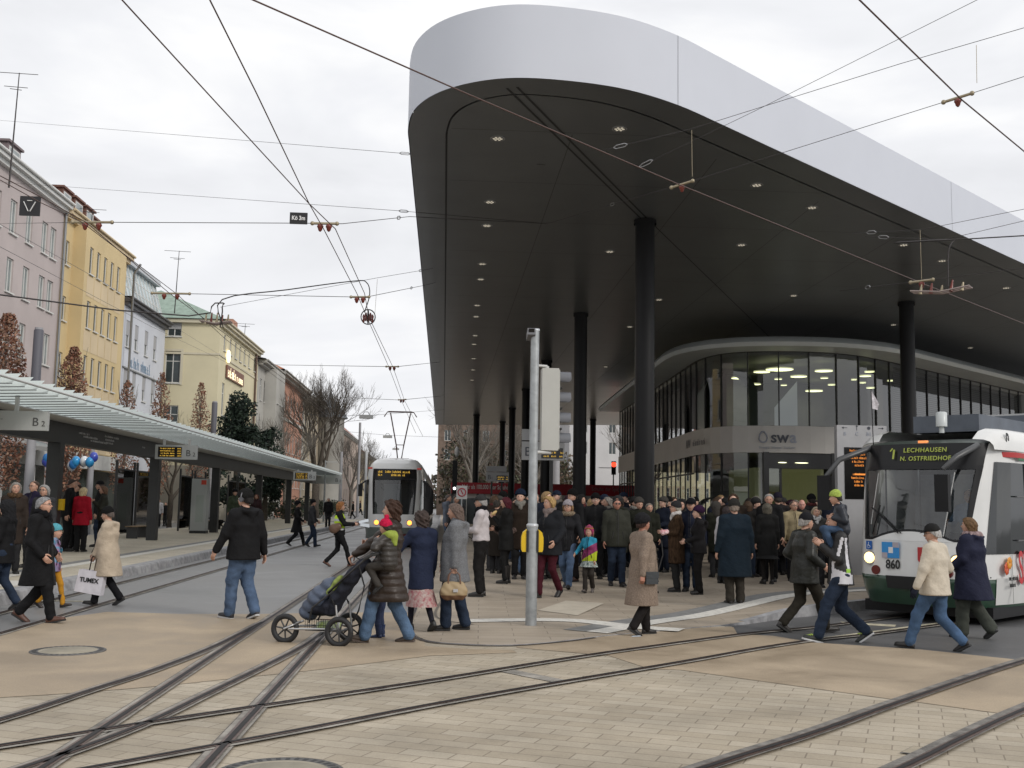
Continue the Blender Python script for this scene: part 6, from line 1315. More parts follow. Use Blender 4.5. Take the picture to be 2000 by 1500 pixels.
for i, (x0, y0, x1, y1, Y, l) in enumerate(((1351, 254, 1352, 345, 15.4, 'thin vertical dropper left over the dark soffit'), (1907, 88, 1908, 162, 12.8, 'thin vertical dropper in the top right sky'), (1797, 449, 1800, 545, 15.6, 'thin vertical dropper in front of the right column'), (737, 545, 732, 615, 24.2, 'thin dropper beside the round junction over the street'))):
    wire(l, [(x0, y0, 'Y', Y), (x1, y1, 'Y', Y)], .006, BRS, name='dropper', grp='droppers')
# section insulator and junction hardware
def junk(label, px, py, Y, w, h, seed, m2=None, ang=0):
    r = random.Random(seed); c = Yp(px, py, Y); t = thing('wire_junction', label, 'junction', tuple(c), ang); mb = MB()
    for i in range(3): mb.tube([(-w, -.1+.1*i, .02), (0, -.1+.1*i, -.03), (w, -.1+.1*i, .02)], .014, 5)
    mb.build('runner', mat('runner_steel', (.30, .24, .22), .4, metal=.5), t)
    for i in range(5): mb = MB(); x = -w*.7+i*w*.35; mb.tube([(x, r.uniform(-.05, .05), -.03), (x+.02, 0, h*r.uniform(.5, 1))], [.03, .012], 6); mb.build('clamp', INS if i % 2 else BRS, t)
    return t
junk('cluster of clamps on the wire at the right, before the column', 1838, 568, 15.3, .42, .16, 3, ang=RAD(-38))
t = junk('hardware cluster over the left track in front of the cream eaves', 422, 630, 20.8, .3, .2, 5)
c = Yp(719, 619, 24.3); t = thing('wire_junction', 'round cage-like wire junction hanging over the street', 'junction', tuple(c)); mb = MB(); mb.tube([(.16*math.cos(a), 0, .17*math.sin(a)) for a in [2*math.pi*k/24 for k in range(25)]], .014, 6, cap=False); mb.tube([(0, .15*math.cos(a), .15*math.sin(a)) for a in [2*math.pi*k/24 for k in range(25)]], .012, 6, cap=False); mb.build('ring', WIRE, t)
for i in range(5): mb = MB(); mb.lathe((-.1+.05*i, 0, -.14+.04*(i % 2)), [(.012, 0), (.03, .05), (.02, .1), (.03, .15), (.01, .2)], 8); mb.build('insulator', INS, t)
# hanging signs on the wires
def wire_sign(label, px, py, Y, w, h, name='hanging_plate'):
    c = Yp(px, py, Y); t = thing(name, label, 'sign', tuple(c)); mb = MB(); mb.box(-w/2, w/2, 0, .03, -h/2, h/2); mb.build('plate', mat('plate_black', (.012, .012, .014), .5), t); return t
t = wire_sign('black plate reading Kö 3m hanging from the span wire', 583, 426, 15.25, .25, .165); put_text('Kö 3m', mat('plate_white', (.75, .75, .75), .5), t, (0, -.004, -.002), .085, xs=.82, bold=.002)
t = wire_sign('square black plate with a white broken V mark by the pink house', 58, 402, 15.8, .29, .29)
for a, c_ in (((-.085, .06), (-.012, -.085)), ((.085, .06), (.012, -.085)), ((-.035, .075), (.035, .075))): mb = MB(); mb.obox((a[0], -.006, a[1]), (c_[0], -.006, c_[1]), .008, .030, up=(0, 1, 0)); mb.build('white_bar', MC['plate_white'], t)
# rooftop aerials
for (px0, yb, yt, Y, l) in ((22, 300, 142, 46, 'tall roof aerial on the pink house with side rods'), (343, 570, 490, 74, 'roof aerial above the white house'), (176, 440, 408, 64, 'small roof aerial above the yellow house'), (476, 660, 632, 95, 'thin roof aerial above the cream house')):
    b0, t0_ = Yp(px0, yb, Y), Yp(px0+8, yt, Y); t = thing('roof_aerial', l, 'aerial', tuple(b0)); H_ = t0_[2]-b0[2]; mb = MB(); mb.cyl((0, 0, -1.5), (.1, 0, H_), .04, .02, 6)
    for k, w_ in ((1.0, .9), (.83, .5), (.8, .25)): mb.tube([(-w_, 0, H_*k), (w_, 0, H_*k-.05)], .015, 4)
    mb.build('mast', WIRE, t)
# ------------------------------------------------------------------ trams
TWH = mat('tram_white', (.70, .70, .685), .3, coat=.4, var=.07, vs=1.2, detail=8); TGR = mat('tram_green', (.022, .06, .035), .3, coat=.4, var=.15, vs=2, spec=.5); TBK = mat('tram_black', (.008, .008, .009), .3, spec=.3); TGY = mat('tram_roof_grey', (.10, .115, .14), .6, var=.15, vs=3)
WSH = glassmat('windscreen', (.62, .66, .66), 1.0, .015, 1.75); SWIN = mat('tram_side_glass', (.014, .017, .018), .06, spec=.8, var=.5, vs=.5)
def tram(label, N, ax, length, kind):
    ax = Vector((ax[0], ax[1], 0)).normalized(); au = Vector((ax.y, -ax.x, 0)); t = thing('tram', label, 'tram', (N[0], N[1], 0), math.atan2(ax.y, ax.x)-math.pi/2, None)
    # local frame: +y backwards along the tram, +x = side u
    A = kind == 'A'
    half = [(0, 0), (.30, .012), (.58, .06), (.80, .17), (.95, .36), (1.03, .62), (1.10, 1.0), (1.14, 1.5), (1.15, 2.1)]
    plan = [(-u, t_) for u, t_ in half[::-1]]+half[1:]
    if A: rk = [(.26, .14, .93), (.45, .05, .97), (.68, .0, 1), (1.22, .03, 1), (1.9, .14, 1.0), (2.36, .24, 1.0), (2.70, .33, .99), (2.745, .55, .965), (2.79, .95, .90), (2.81, 1.5, .80)]
    else: rk = [(.26, .12, .93), (.45, .04, .97), (.75, .0, 1), (1.24, .02, 1), (1.9, .16, 1.0), (2.60, .30, .98), (2.97, .40, .94), (3.18, .60, .86), (3.34, 1.05, .72), (3.42, 1.8, .50)]
    def sp(z):
        for (z0, r0, s0), (z1, r1, s1) in zip(rk[:-1], rk[1:]):
            if z <= z1: f_ = (z-z0)/(z1-z0); return r0+(r1-r0)*f_, s0+(s1-s0)*f_
        return rk[-1][1:]
    def pt(u, td, z, off=0.0):
        r, s_ = sp(z); w = max(0, 1-td/2.1); return (u*s_+(off*(1 if u > 0 else -1) if abs(u) > .9 else 0), td+r*w-off*(abs(u) < .99), z)
    zb = [k[0] for k in rk]
    def loft(z0, z1, us=None, off=0.0, nz=6, rear=None, hump=None):
        zs = sorted({z0, z1}|{z for z in zb if z0 < z < z1}|{z0+(z1-z0)*i/nz for i in range(nz+1)})
        pl = plan if us is None else [p for p in dense if us[0] <= p[0] <= us[1]]
        return [[pt(u, td, z if hump is None else z+hump(u)*(1-(z-z0)/(z1-z0)), off) for u, td in pl] for z in zs]
    dense = []
    for (a, b_) in zip(plan[:-1], plan[1:]):
        for i in range(4): dense.append((a[0]+(b_[0]-a[0])*i/4, a[1]+(b_[1]-a[1])*i/4))
    dense.append(plan[-1])
    g0, g1 = (.80, .97) if A else (.78, .88)
    z_lo, z_sc, z_disp, z_top = (.68, 1.22, 2.36, 2.70) if A else (.75, 1.24, 2.60, 2.96)
    body = MB()
    body.grid(loft(z_lo, z_sc), 0)                                          # apron
    def pil(sg):
        rows = []
        for j in range(9):
            z = z_sc+(z_top-z_sc)*j/8; g_ = g0+(g1-g0)*j/8; us_ = [g_]+[g_+(1.15-g_)*k/12 for k in range(1, 13)]; tds = [float(np.interp(u, [h[0] for h in half], [h[1] for h in half])) for u in us_]; rows.append([pt(sg*u, td, z) for u, td in zip(us_, tds)][::sg])
        return rows
    for sg in (1, -1): body.grid(pil(sg), 0)                            # pillars
    body.grid(loft(z_top, rk[-1][0]), 1 if A else 0)
    # rear body
    prof = [(1.15, z_lo), (1.15, z_sc), (1.15, 2.6), (1.13, z_top), (1.15*rk[-3][2], rk[-3][0]), (1.15*rk[-2][2], rk[-2][0]), (1.15*rk[-1][2], rk[-1][0])]
    if A:
        prof = [(1.15, z_lo), (1.15, z_sc), (1.15, 2.6), (1.135, 2.74), (1.08, 2.87), (.98, 2.94), (.80, 2.97)]
        for sg in (1, -1): rw = [[(sg*x*f_, y, 2.6+(z-2.6)*h_) for x, z in prof[2:]] for y, f_, h_ in ((.62, .93, .45), (.8, .955, .8), (1.05, .975, .95), (1.5, .993, 1), (2.1, 1.0, 1))]; body.grid(rw if sg > 0 else [r_[::-1] for r_ in rw], 0, True)
    full = prof+[(-x, z) for x, z in prof[::-1]]
    ys = [2.1]+[2.1+i for i in range(2, int(length), 2)]
    body.grid([[(x, y, z) for x, z in full] for y in ys], 0, True)
    bo = body.build('body', [TWH, mat('roof_front_green', (.03, .045, .035), .35)], t)
    lo = MB(); lo.grid(loft(.26, z_lo), 0); lo.add([(-1.15, 2.1, .26), (-1.15, length, .26), (-1.15, length, z_lo), (-1.15, 2.1, z_lo), (1.15, 2.1, .26), (1.15, length, .26), (1.15, length, z_lo), (1.15, 2.1, z_lo)], [(0, 1, 2, 3), (7, 6, 5, 4)]); lo.build('lower_front', TGR if A else mat('tram_lower', (.13, .15, .14), .4), t)
    if A:   # white lower side panels reach further down
        for s_ in (1, -1): m = MB(); m.grid([[((u+.012)*s_ if 0 else s_*(pt(u, td, z)[0]+.012), pt(u, td, z)[1], z) for u, td in ((1.03, .62), (1.10, 1.0), (1.14, 1.5), (1.15, 2.1), (1.15, length))] for z in (.30, .5, .70)][::s_], 0); m.build('side_skirt', TWH, t)
    m = MB(); m.box(-1.0, 1.0, .55, length, .10, .27, 0); m.build('underframe', TBK, t)
    # windscreen with a humped lower edge, black destination band; its side edges widen with height
    def gz_(z): f_ = (z-z_sc)/(z_top-z_sc); return g0+(g1-g0)*f_
    def gp(v, z, off): u = v*gz_(z); td = float(np.interp(abs(u), [h[0] for h in half], [h[1] for h in half])); return pt(u, td, z, off)
    def gl(z0, z1, v0, v1, off, nv=30, nz=8, hmp=False): return [[gp(v, z0+(z1-z0)*j/nz+((.14*max(0, 1-(v*gz_(z0)/.62)**2))*(1-j/nz) if hmp else 0), off) for v in [v0+(v1-v0)*i/nv for i in range(nv+1)]] for j in range(nz+1)]
    w = MB(); w.grid(gl(z_sc, z_disp, -1, 1, -.012, hmp=A), 0); w.build('windscreen', WSH, t)
    if A: w = MB(); w.grid([[pt(u, td, z_sc-.004+h_*(.14*max(0, 1-(u/.62)**2)+.004), .004) for u, td in dense if abs(u) <= .64] for h_ in (0, 1)], 0); w.build('apron_hump', TWH, t)
    w = MB(); w.grid(gl(z_disp, z_top, -1, 1, .006, nz=3), 0); w.grid(gl(z_sc, z_disp, -1, -.93, .008, 3), 0); w.grid(gl(z_sc, z_disp, .93, 1, .008, 3), 0); w.grid(gl(z_disp-.06, z_disp, -1, 1, .010, nz=2), 0)
    if A: w.grid([[pt(u, td, z_sc+h_*.035+.14*max(0, 1-(u/.62)**2), .006) for u, td in dense if abs(u) <= g0] for h_ in (0, 1)], 0)
    db = w.build('destination_band', TBK, t)
    zc = (z_disp+z_top)/2; yf = pt(0, 0, zc)[1]
    LED = mat('led_green_yellow', (.1, .1, .01), .5, emit=(.55, .65, .12), es=.30) if A else AMB2
    tilt = math.atan2(sp(z_top-.02)[0]-sp(z_disp+.02)[0], z_top-z_disp-.04)
    def ftext(s_, x, z, size, m, **k):
        me = text_mesh(s_, size, .003, k.get('align', 'CENTER'), k.get('xs', 1), k.get('bold', 0), k.get('sp', 1)); me.materials.append(m); o = link_mesh(k.get('name', 'lettering'), me, k.get('parent', t))
        r, _s = sp(z); xx = abs(x); base = max(0, np.interp(xx, [h[0] for h in half], [h[1] for h in half])); sl = np.interp(xx, [0, .4, .7, .9], [0, .10, .32, .8])*(1 if x > 0 else -1)
        rr = sp(z+.1)[0]-sp(z-.1)[0]; o.location = (x, base+r-.022-k.get('out', 0), z); o.rotation_euler = (math.pi/2-math.atan2(rr, .2), 0, sl if abs(x) > .3 else 0); return o
    if A:
        ftext('1', -.33, zc, .21, LED, parent=db, bold=.004, out=.03); o1 = MB(); o1.obox((-.035, 0, .055), (.004, 0, .10), .012, .022, up=(0, 1, 0)); o1 = o1.build('lettering', LED, db); o1.location = (-.345, pt(.3, .02, zc)[1]-.055, zc); ftext('LECHHAUSEN', .16, zc+.065, .100, LED, parent=db, bold=.001, sp=1.12, out=.012); ftext('N. OSTFRIEDHOF', .175, zc-.065, .096, LED, parent=db, bold=.001, sp=1.08, out=.012)
        ftext('860', -.26, .85, .19, mat('ink_black', (.01, .01, .01), .4), bold=.004, xs=.8)
    else:
        for i in (0, 1): o = scribble(LED, db, (.12, pt(0, 0, zc)[1]-.05, zc+.07-.12*i), .95-.45*i, .09, seed=7+i, name='display_line'); o = scribble(LED, db, (-.55, pt(.5, .05, zc)[1]-.03, zc+.07-.12*i), .16, .09, seed=9+i, name='display_line')
    # side windows
    def bx(y, z): return float(np.interp(y, [.62, 1.0, 1.5, 2.1], [1.03, 1.10, 1.14, 1.15]))+.012
    for s_ in (1, -1):
        m = MB(); g = MB(); z0, z1 = 1.05, 2.42 if A else 2.55
        yy_ = [.62, .8, 1.0, 1.25, 1.5, 1.8, 2.1]+[2.1+i*1.7 for i in range(1, int((length-3)/1.7))]
        zz_ = [z0, 1.5, 2.0, z1]; lean_ = [0, .10, .20, .27]
        def sw(td, z):
            u = float(np.interp(td, [.17, .36, .62, 1.0, 1.5, 2.1], [.80, .95, 1.03, 1.10, 1.14, 1.15])); r_, sc = sp(z); return (s_*(u*(sc if td < 2.1 else 1)+.012), td+r_*max(0, 1-td/2.1), z)
        rows = [[sw(max(td, .40+lz*.55+.01*k), z) for k, td in enumerate([.40]+yy_)] for z, lz in zip(zz_, lean_)]
        g.grid(rows if s_ > 0 else [r[::-1] for r in rows], 0, False)
        for y in [1.62, 3.1]+yy_[8:]:
            x = s_*(bx(y, 1.2)+.004); m.obox((x, y, z0), (x, y, z1), .09, .02)
            m.obox((x, y-1.25 if y > 1.7 else y-.45, z0+.20), (x, y-.12, z0+.20), .025, .02); m.obox((x, y-1.25 if y > 1.7 else y-.45, z0+.86), (x, y-.12, z0+.86), .025, .02)
        gg = g.build('side_windows', SWIN, t); m.build('window_bars', mat('bar_grey', (.10, .10, .105), .4), gg)
        if A: m = MB(); m.grid([[(s_*(1.04 if y < 1 else 1.15)*.995+s_*.016, y, z) for y in (.95, 1.2, 1.8, 4, length)] for z in (2.50, 2.58)][::s_], 0); m.grid([[(s_*(1.15)*.995+s_*.016, y, z) for y in (1.3, 1.8, 4, length)] for z in (2.46, 2.497)][::s_], 1); m.build('red_stripe', [mat('stripe_red', (.42, .02, .02), .35), mat('stripe_green', (.02, .12, .04), .4)], t)
        else: m = MB(); m.add([(s_*1.155, 9, 2.2), (s_*1.155, length-4, 2.2), (s_*1.13, length-4, 3.05), (s_*1.13, 9, 3.05)], [(0, 1, 2, 3) if s_ > 0 else (3, 2, 1, 0)], 0); m.build('advert_band', mat('advert_maroon', (.12, .02, .03), .4, var=.4), t)
        for yy in (1.02, 2.6)+tuple(range(4, int(length), 6)): m = MB(); m.add([(s_*(bx(yy, 1)+.006), yy, .32), (s_*(bx(yy, 1)+.006), yy+.015, .32), (s_*(bx(yy, 1)+.006), yy+.015, 1.04), (s_*(bx(yy, 1)+.006), yy, 1.04)], [(0, 1, 2, 3)], 0); m.build('panel_seam', mat('seam_dark', (.05, .05, .05), .6), t)
    # bellows gap
    # lamps
    for x in ((-.68, .68) if A else (-.62, .62)):
        lt_ = MB(); base = np.interp(abs(x), [h[0] for h in half], [h[1] for h in half]); zl = .94 if A else .93
        lt_.tube([(x, base-.030, zl), (x, base+.05, zl)], .105, 20, 0); hl = lt_.build('headlight', mat('lamp_rim', (.4, .4, .4), .3, metal=.6), t)
        m = MB(); m.ell((x, base-.03, zl), (.085, .022, .085), 16, 8); m.build('headlight_lens', mat('lamp_warm_on', (1, .85, .5), .3, emit=(1, .62, .22), es=3.0) if A else mat('lamp_orange_on', (1, .4, .1), .3, emit=(1, .25, .03), es=4.0), hl)
        if A: m = MB(); m.tube([(x*.82, base-.075, .76), (x*.82, base, .76)], .07, 16); m.build('tail_lamp', mat('lamp_red_dark', (.12, .015, .012), .25), t)
    # bumper, wipers, mirrors
    if A:
        m = MB(); m.grid([[pt(u, td, z, .05) for u, td in dense if -.38 <= u <= .60] for z in (.50, .52, .66, .69)], 0); m.build('bumper', mat('rubber', (.014, .014, .015), .6), t)
        wi = MB(); wi.tube([pt(-.62, .07, 1.30, .04), pt(-.50, .045, 1.75, .04)], .012, 5); wi.tube([pt(-.66, .08, 1.72, .035), pt(-.18, .01, 1.33, .035)], .010, 5); wi.tube([pt(-.63, .08, 1.70, .035), pt(-.13, .01, 1.33, .035)], .008, 5); wi.build('wiper', BLK, t)
        wi = MB(); wi.tube([pt(.62, .07, 2.25, .03), pt(.50, .045, 1.30, .03)], .008, 5); wi.build('wiper', LGREY, t); wi = MB(); wi.tube([pt(-.58, .07, 2.25, .03), pt(-.66, .09, 1.45, .03)], .007, 5); wi.build('wiper', LGREY, t)
        for s_, nm in ((1, ''), (-1, '')):
            ar = MB(); p0_ = pt(s_*.86, .25, 2.66); p1_ = (s_*1.02, -.18, 2.45); p2_ = (s_*(.98 if s_ > 0 else 1.22), -.28, 2.16)
            if s_ > 0: p1_ = (.82, -.16, 2.46); p2_ = (.66, -.26, 2.28)
            ar.tube([p0_, p1_, p2_], [.05, .045, .035], 8); a_ = ar.build('mirror_arm', mat('arm_grey', (.06, .062, .065), .4), t)
            m = MB(); x_ = p2_[0]; m.box(x_-.10, x_+.10, -.34, -.24, 1.66, 2.20); m.build('mirror', BLK, a_)
        # pictogram, stickers and shield
        def plate(nm, x, z, w_, h_, m_): 
            base = np.interp(abs(x), [h[0] for h in half], [h[1] for h in half]); p = MB(); sl = np.interp(abs(x), [0, .4, .7, .9], [0, .13, .42, .9])*(1 if x > 0 else -1)
            p.box(-w_/2, w_/2, -.004, .002, -h_/2, h_/2); o = p.build(nm, m_, t); o.location = (x, base+sp(z)[0]-.022, z); o.rotation_euler = (0, 0, sl); return o
        o = plate('wheelchair_sign', -.70, 1.13, .13, .13, mat('sign_blue', (.02, .12, .42), .4)); m = MB(); m.ell((-.005, -.006, .038), (.010, .003, .010), 8, 5); m.tube([(-.008, -.006, .025), (-.006, -.006, -.008), (.022, -.006, -.010), (.03, -.006, -.035)], .005, 5); m.tube([(.028*math.cos(a)-.004, -.006, .028*math.sin(a)-.018) for a in [RAD(100+25*k) for k in range(10)]], .004, 5); m.build('pictogram', MC['plate_white'], o)
        o = plate('blue_sticker', -.30, 1.07, .29, .24, mat('sticker_blue', (.03, .26, .62), .4)); m = MB(); m.box(-.145, -.05, -.006, -.0045, -.12, -.04, 1); m.box(.04, .145, -.006, -.0045, .04, .12, 1); m.box(-.03, .045, -.007, -.0045, -.045, .045, 0); m.build('sticker_marks', [MC['plate_white'], mat('sticker_grey', (.42, .38, .42), .5)], o)
        m = MB(); q = [(-.11, .14), (.11, .14), (.11, -.05), (.06, -.13), (0, -.17), (-.06, -.13), (-.11, -.05)]; m.add([(x, -.004, z) for x, z in q]+[(x, .006, z) for x, z in q], [tuple(range(7))[::-1]]+[(i, (i+1) % 7, (i+1) % 7+7, i+7) for i in range(7)]); o = m.build('red_shield', mat('shield_red', (.45, .03, .03), .4), t); o.location = (.24, sp(1.0)[0]-.022+.008, .99)
        sr = mat('si_red', (.50, .025, .03), .4)
        for tx, y_, z_, sz, mm in (('SI', 1.16, .82, .68, sr), ('D', 1.0, 2.76, .26, MC['ink_black'])):
            me = text_mesh(tx, sz, .003, 'LEFT', .62, .01); me.materials.append(mm); o = link_mesh('lettering', me, t); o.location = (1.162 if z_ < 2 else 1.10, y_, z_); o.rotation_euler = (math.pi/2, 0, math.pi/2)
        m = MB()
        for k in range(14):
            a = 2*math.pi*k/14; m.ell((1.128, .90+.06*math.cos(a), .92+.05*math.sin(a)), (.006, .045, .045), 6, 5, 0) if k % 2 else m.ell((1.122, .80+.05*math.cos(a), .84+.05*math.sin(a)), (.006, .05, .05), 6, 5, 1)
        m.build('floral_logo', [mat('logo_orange', (.7, .28, .02), .4), mat('logo_red', (.55, .08, .02), .4)], t)
        scribble(MC['ink_black'], t, (1.140, 1.0, .70), .34, .07, (1, 0), seed=30); scribble(MC['ink_black'], t, (1.140, .95, .60), .26, .07, (1, 0), seed=31)
        # roof gear
        m = MB(); m.box(-.75, .35, 1.9, 4.2, 2.98, 3.26); m.build('roof_box', TGY, t); m = MB(); m.box(-.85, .95, 4.8, 9.5, 2.98, 3.46); ro_ = m.build('roof_box', TGY, t); m = MB()
        for k in range(16): m.box(-.8, .9, 4.9+k*.28, 5.02+k*.28, 3.462, 3.50)
        m.build('grille', LGREY, ro_)
        m = MB(); m.tube([(.12, 1.0, 2.9), (.12, 1.0, 3.0)], .04, 10); m.tube([(.12, 1.0, 3.0), (.12, 1.0, 3.22), (.12, 1.0, 3.235)], [.085, .085, .06], 18); m.build('beacon', mat('beacon_white', (.55, .58, .58), .3), t)
        m = MB(); m.box(.0, .13, .40, .48, 2.70, 2.75); m.build('marker_lamp', mat('marker_orange', (.8, .3, .1), .3, emit=(1, .3, .08), es=.7), t)
        fl = thing('small_flag', 'small white flag on a thin rod over the tram front', 'flag', tuple(t.location+Vector((0, 0, 0)))); m = MB(); P_ = Vector(N).to_3d()+ax*.5+au*-.78; m.cyl((P_.x-N[0], P_.y-N[1], 2.68), (P_.x-N[0]-.02, P_.y-N[1], 3.62), .008, .006, 5); fp = m.build('rod', BLK, fl); m = MB(); m.add([(P_.x-N[0]-.02, P_.y-N[1], 3.60), (P_.x-N[0]+.12, P_.y-N[1]+.03, 3.38), (P_.x-N[0]+.10, P_.y-N[1]+.05, 3.28), (P_.x-N[0]-.015, P_.y-N[1], 3.30)], [(0, 1, 2, 3)]); m.build('cloth', mat('flag_white', (.55, .52, .55), .8, var=.4, vs=20), fl)
        # cab interior
        m = MB(); m.box(-1.0, 1.0, .5, 2.6, .7, .72); m.box(-1.02, 1.02, 2.6, 2.64, .72, 2.6); m.box(-.8, .8, .30, .62, 1.02, 1.14); m.box(-.25, .75, .55, .75, .72, 1.05); m.build('cab_interior', mat('cab_dark', (.03, .032, .035), .7, var=.3, vs=2), t)
        m = MB(); m.box(-.95, -.05, 2.56, 2.59, .75, 2.3); m.box(-.62, -.56, 1.6, 1.65, .72, 2.6); m.build('cab_partition', mat('cab_light', (.20, .22, .24), .5, var=.4, vs=1.5), t)
        m = MB(); m.box(.15, .62, 1.30, 1.75, .75, 1.12); m.box(.15, .62, 1.68, 1.80, 1.12, 1.72); m.build('driver_seat', mat('seat_blue', (.03, .035, .05), .8), t)
    else:
        m = MB(); m.grid(loft(1.5, 1.6, (-.1, .1)), 0) 
        m = MB(); m.box(-1.0, 1.0, 1.2, 1.25, .8, 2.7); m.box(-1, 1, .5, 1.2, .8, .82); m.build('cab_interior', mat('cab_dark', (.03, .032, .035), .7), t)
        m = MB(); m.box(-.45, .25, 1.15, 1.19, 1.3, 2.4); m.build('cab_door', mat('cab_door_grey', (.10, .11, .125), .4), t)
        for s_ in (-1, 1): m = MB(); m.box(s_*.93-.08, s_*.93+.08, .34, .40, 2.94, 3.01); m.build('tail_lamp', mat('lamp_red', (.5, .04, .03), .3, emit=(.6, .05, .03), es=.1), t)
        m = MB(); m.grid([[pt(u, td, z, .012) for u, td in dense if -.62 <= u <= .62] for z in (.44, .52)], 0); m.build('coupler_cover', mat('cover_red', (.12, .03, .03), .4), t)
        for s_ in (1, -1): m = MB(); m.obox((s_*1.1, .6, 2.5), (s_*1.28, .35, 2.35), .05, .05); m.box(s_*1.28-.08, s_*1.28+.08, .28, .36, 1.9, 2.35); m.build('mirror', BLK, t)
        m = MB(); yb = 4.2
        for s_ in (-1, 1): m.tube([(s_*.08, yb+.2, 3.5), (s_*.16, yb+.3, 4.1), (s_*.42, yb, 5.42)], .026, 6)
        m.tube([(-.17, yb+.28, 4.1), (.17, yb+.28, 4.1)], .016, 5); m.tube([(-.68, yb, 5.26), (-.55, yb, 5.46), (.55, yb, 5.46), (.68, yb, 5.26)], .026, 6); m.tube([(-.5, yb-.25, 5.46), (.5, yb-.25, 5.46)], .022, 6); m.box(-.4, .4, yb-.2, yb+.7, 3.38, 3.52); m.build('pantograph', mat('pantograph_red', (.10, .04, .035), .5), t)
        m = MB(); m.box(-.6, .6, 8, 14, 3.38, 3.62); m.box(-.6, .6, 17, 24, 3.38, 3.62); m.build('roof_box', TGY, t)
    return t
tram('white and green tram to Lechhausen with number 860, its headlight on', (7.02, 15.95), AX, 30, 'A')
tram('white tram with raised pantograph and orange lamps on the far track', (-1.86, 41.0), (0.0, 1), 36, 'B')
# ------------------------------------------------------------------ everybody on the square
K = (.010, .010, .0115); NAVY = (.014, .018, .032); DG = (.035, .035, .038); BRN = (.045, .030, .020); OLV = (.035, .036, .028); JEAN = (.075, .115, .19); DJ = (.020, .030, .052)
def Wk(a=.26, lead=0, lift=.05, toe=32):
    f = [(-.07, a, 0, -12), (.07, -a, lift, toe)]; return tuple(f) if lead == 0 else ((-.07, -a, lift, toe), (.07, a, 0, -12))
def P(label, x, y, top, face, dy=0.0, **k):
    p = foot(x, y) if k.get('Y') is None else None
    Y = k.pop('Y', None)
    if Y is not None: q = Yp(x, 985, Y); p = (q[0], q[1], gz(q[0], q[1]))
    zt = Yp(x, top, p[1])[2]; H = zt-p[2]; k.setdefault('q', 2 if p[1] < 19 else 1)
    hat = k.get('hat'); H -= .02 if hat else 0
    if 'H' in k: H = k.pop('H')
    return person(label, p, H, face, **k)
hx = lambda r, g, b: (r, g, b)
# --- left foreground
man = P('grey haired man in glasses and long black coat striding right, brown shoes', 68, 1216, 963, 92, feet=Wk(.24, 1), coat='coat', ccol=K, tcol=(.010, .010, .011), hair='short', hcol=(.24, .24, .245), glasses=True, scarf=K, shoe=(.10, .045, .03), hands=((-.22, .13, .92), (.22, .13, .92)), build=1.12, puff=1.1, hem=.50, head=(6, 0))
P('young woman with black hair in a dark jacket and jeans at the left edge', 2, 1192, 972, 275, feet=Wk(.2, 0), sex='f', hair='long', hcol=(.012, .010, .010), ccol=K, tcol=DJ, tkind='denim', hands=((-.2, .25, 1.0), (.2, .25, 1.0)), skin=SKIN2(), hem=.74, hat='hood', hatcol=(.02, .02, .022))
P('child in a colourful knitted jacket and mustard tights half hidden behind the black coat', 98, 1187, 1004, 95, H=1.22, child=True, feet=Wk(.24, 0), sex='f', ccol=mat('knit_colour', fn=stainfn((.02, .30, .42), (.45, .08, .22), 6, 60)), stock=(.42, .20, .02), tcol=(.42, .20, .02), boot=.22, shoe=(.03, .022, .02), hat='beanie', hatcol=(.10, .35, .42), hair='short', flare=.8)
bagw = P('elderly woman in beige hooded coat and black wool hat walking left', 208, 1183, 986, 270, feet=Wk(.20, 0), sex='f', coat='coat', ccol=(.46, .38, .29), hood=True, tcol=(.010, .010, .012), hair='short', hcol=(.10, .08, .07), hat='beanie', hatcol=(.010, .010, .010), build=1.18, puff=1.15, hem=.52, hands=((-.10, .26, .80), (.16, .12, .84)), lean=4, head=(0, -8), belly=.06)
hp = P('man in black hooded jacket with headphones and light jeans seen from behind', 470, 1209, 953, 312, feet=((-.10, .12, 0, -5), (.10, -.16, .03, 18)), ccol=K, hood=True, hem=.80, tcol=JEAN, tkind='denim', hair='crop', hcol=(.012, .010, .010), hat='beanie', hatcol=(.014, .014, .014), shoe=(.02, .02, .025), sole=(.5, .5, .5), build=1.15, puff=1.12, hands=((-.36, .22, .80), (.33, -.05, .82)), flare=1.12, head=(-18, 0))
m_ = MB(); c_ = Vector(hp['hc']); R_ = hp['Rh']; s_ = hp['s']
m_.tube([c_+R_ @ (Vector((math.cos(a)*.112, -.01, math.sin(a)*.118+.02))*s_) for a in [RAD(5+170*k/14) for k in range(15)]], .009*s_, 6)
for sd in (-1, 1): m_.tube([c_+R_ @ (Vector((sd*.085, -.01, .0))*s_), c_+R_ @ (Vector((sd*.115, -.01, .0))*s_)], [.036*s_, .033*s_], 14)
m_.build('headphones', mat('headphone_grey', (.12, .12, .13), .3, metal=.5), hp['root'])
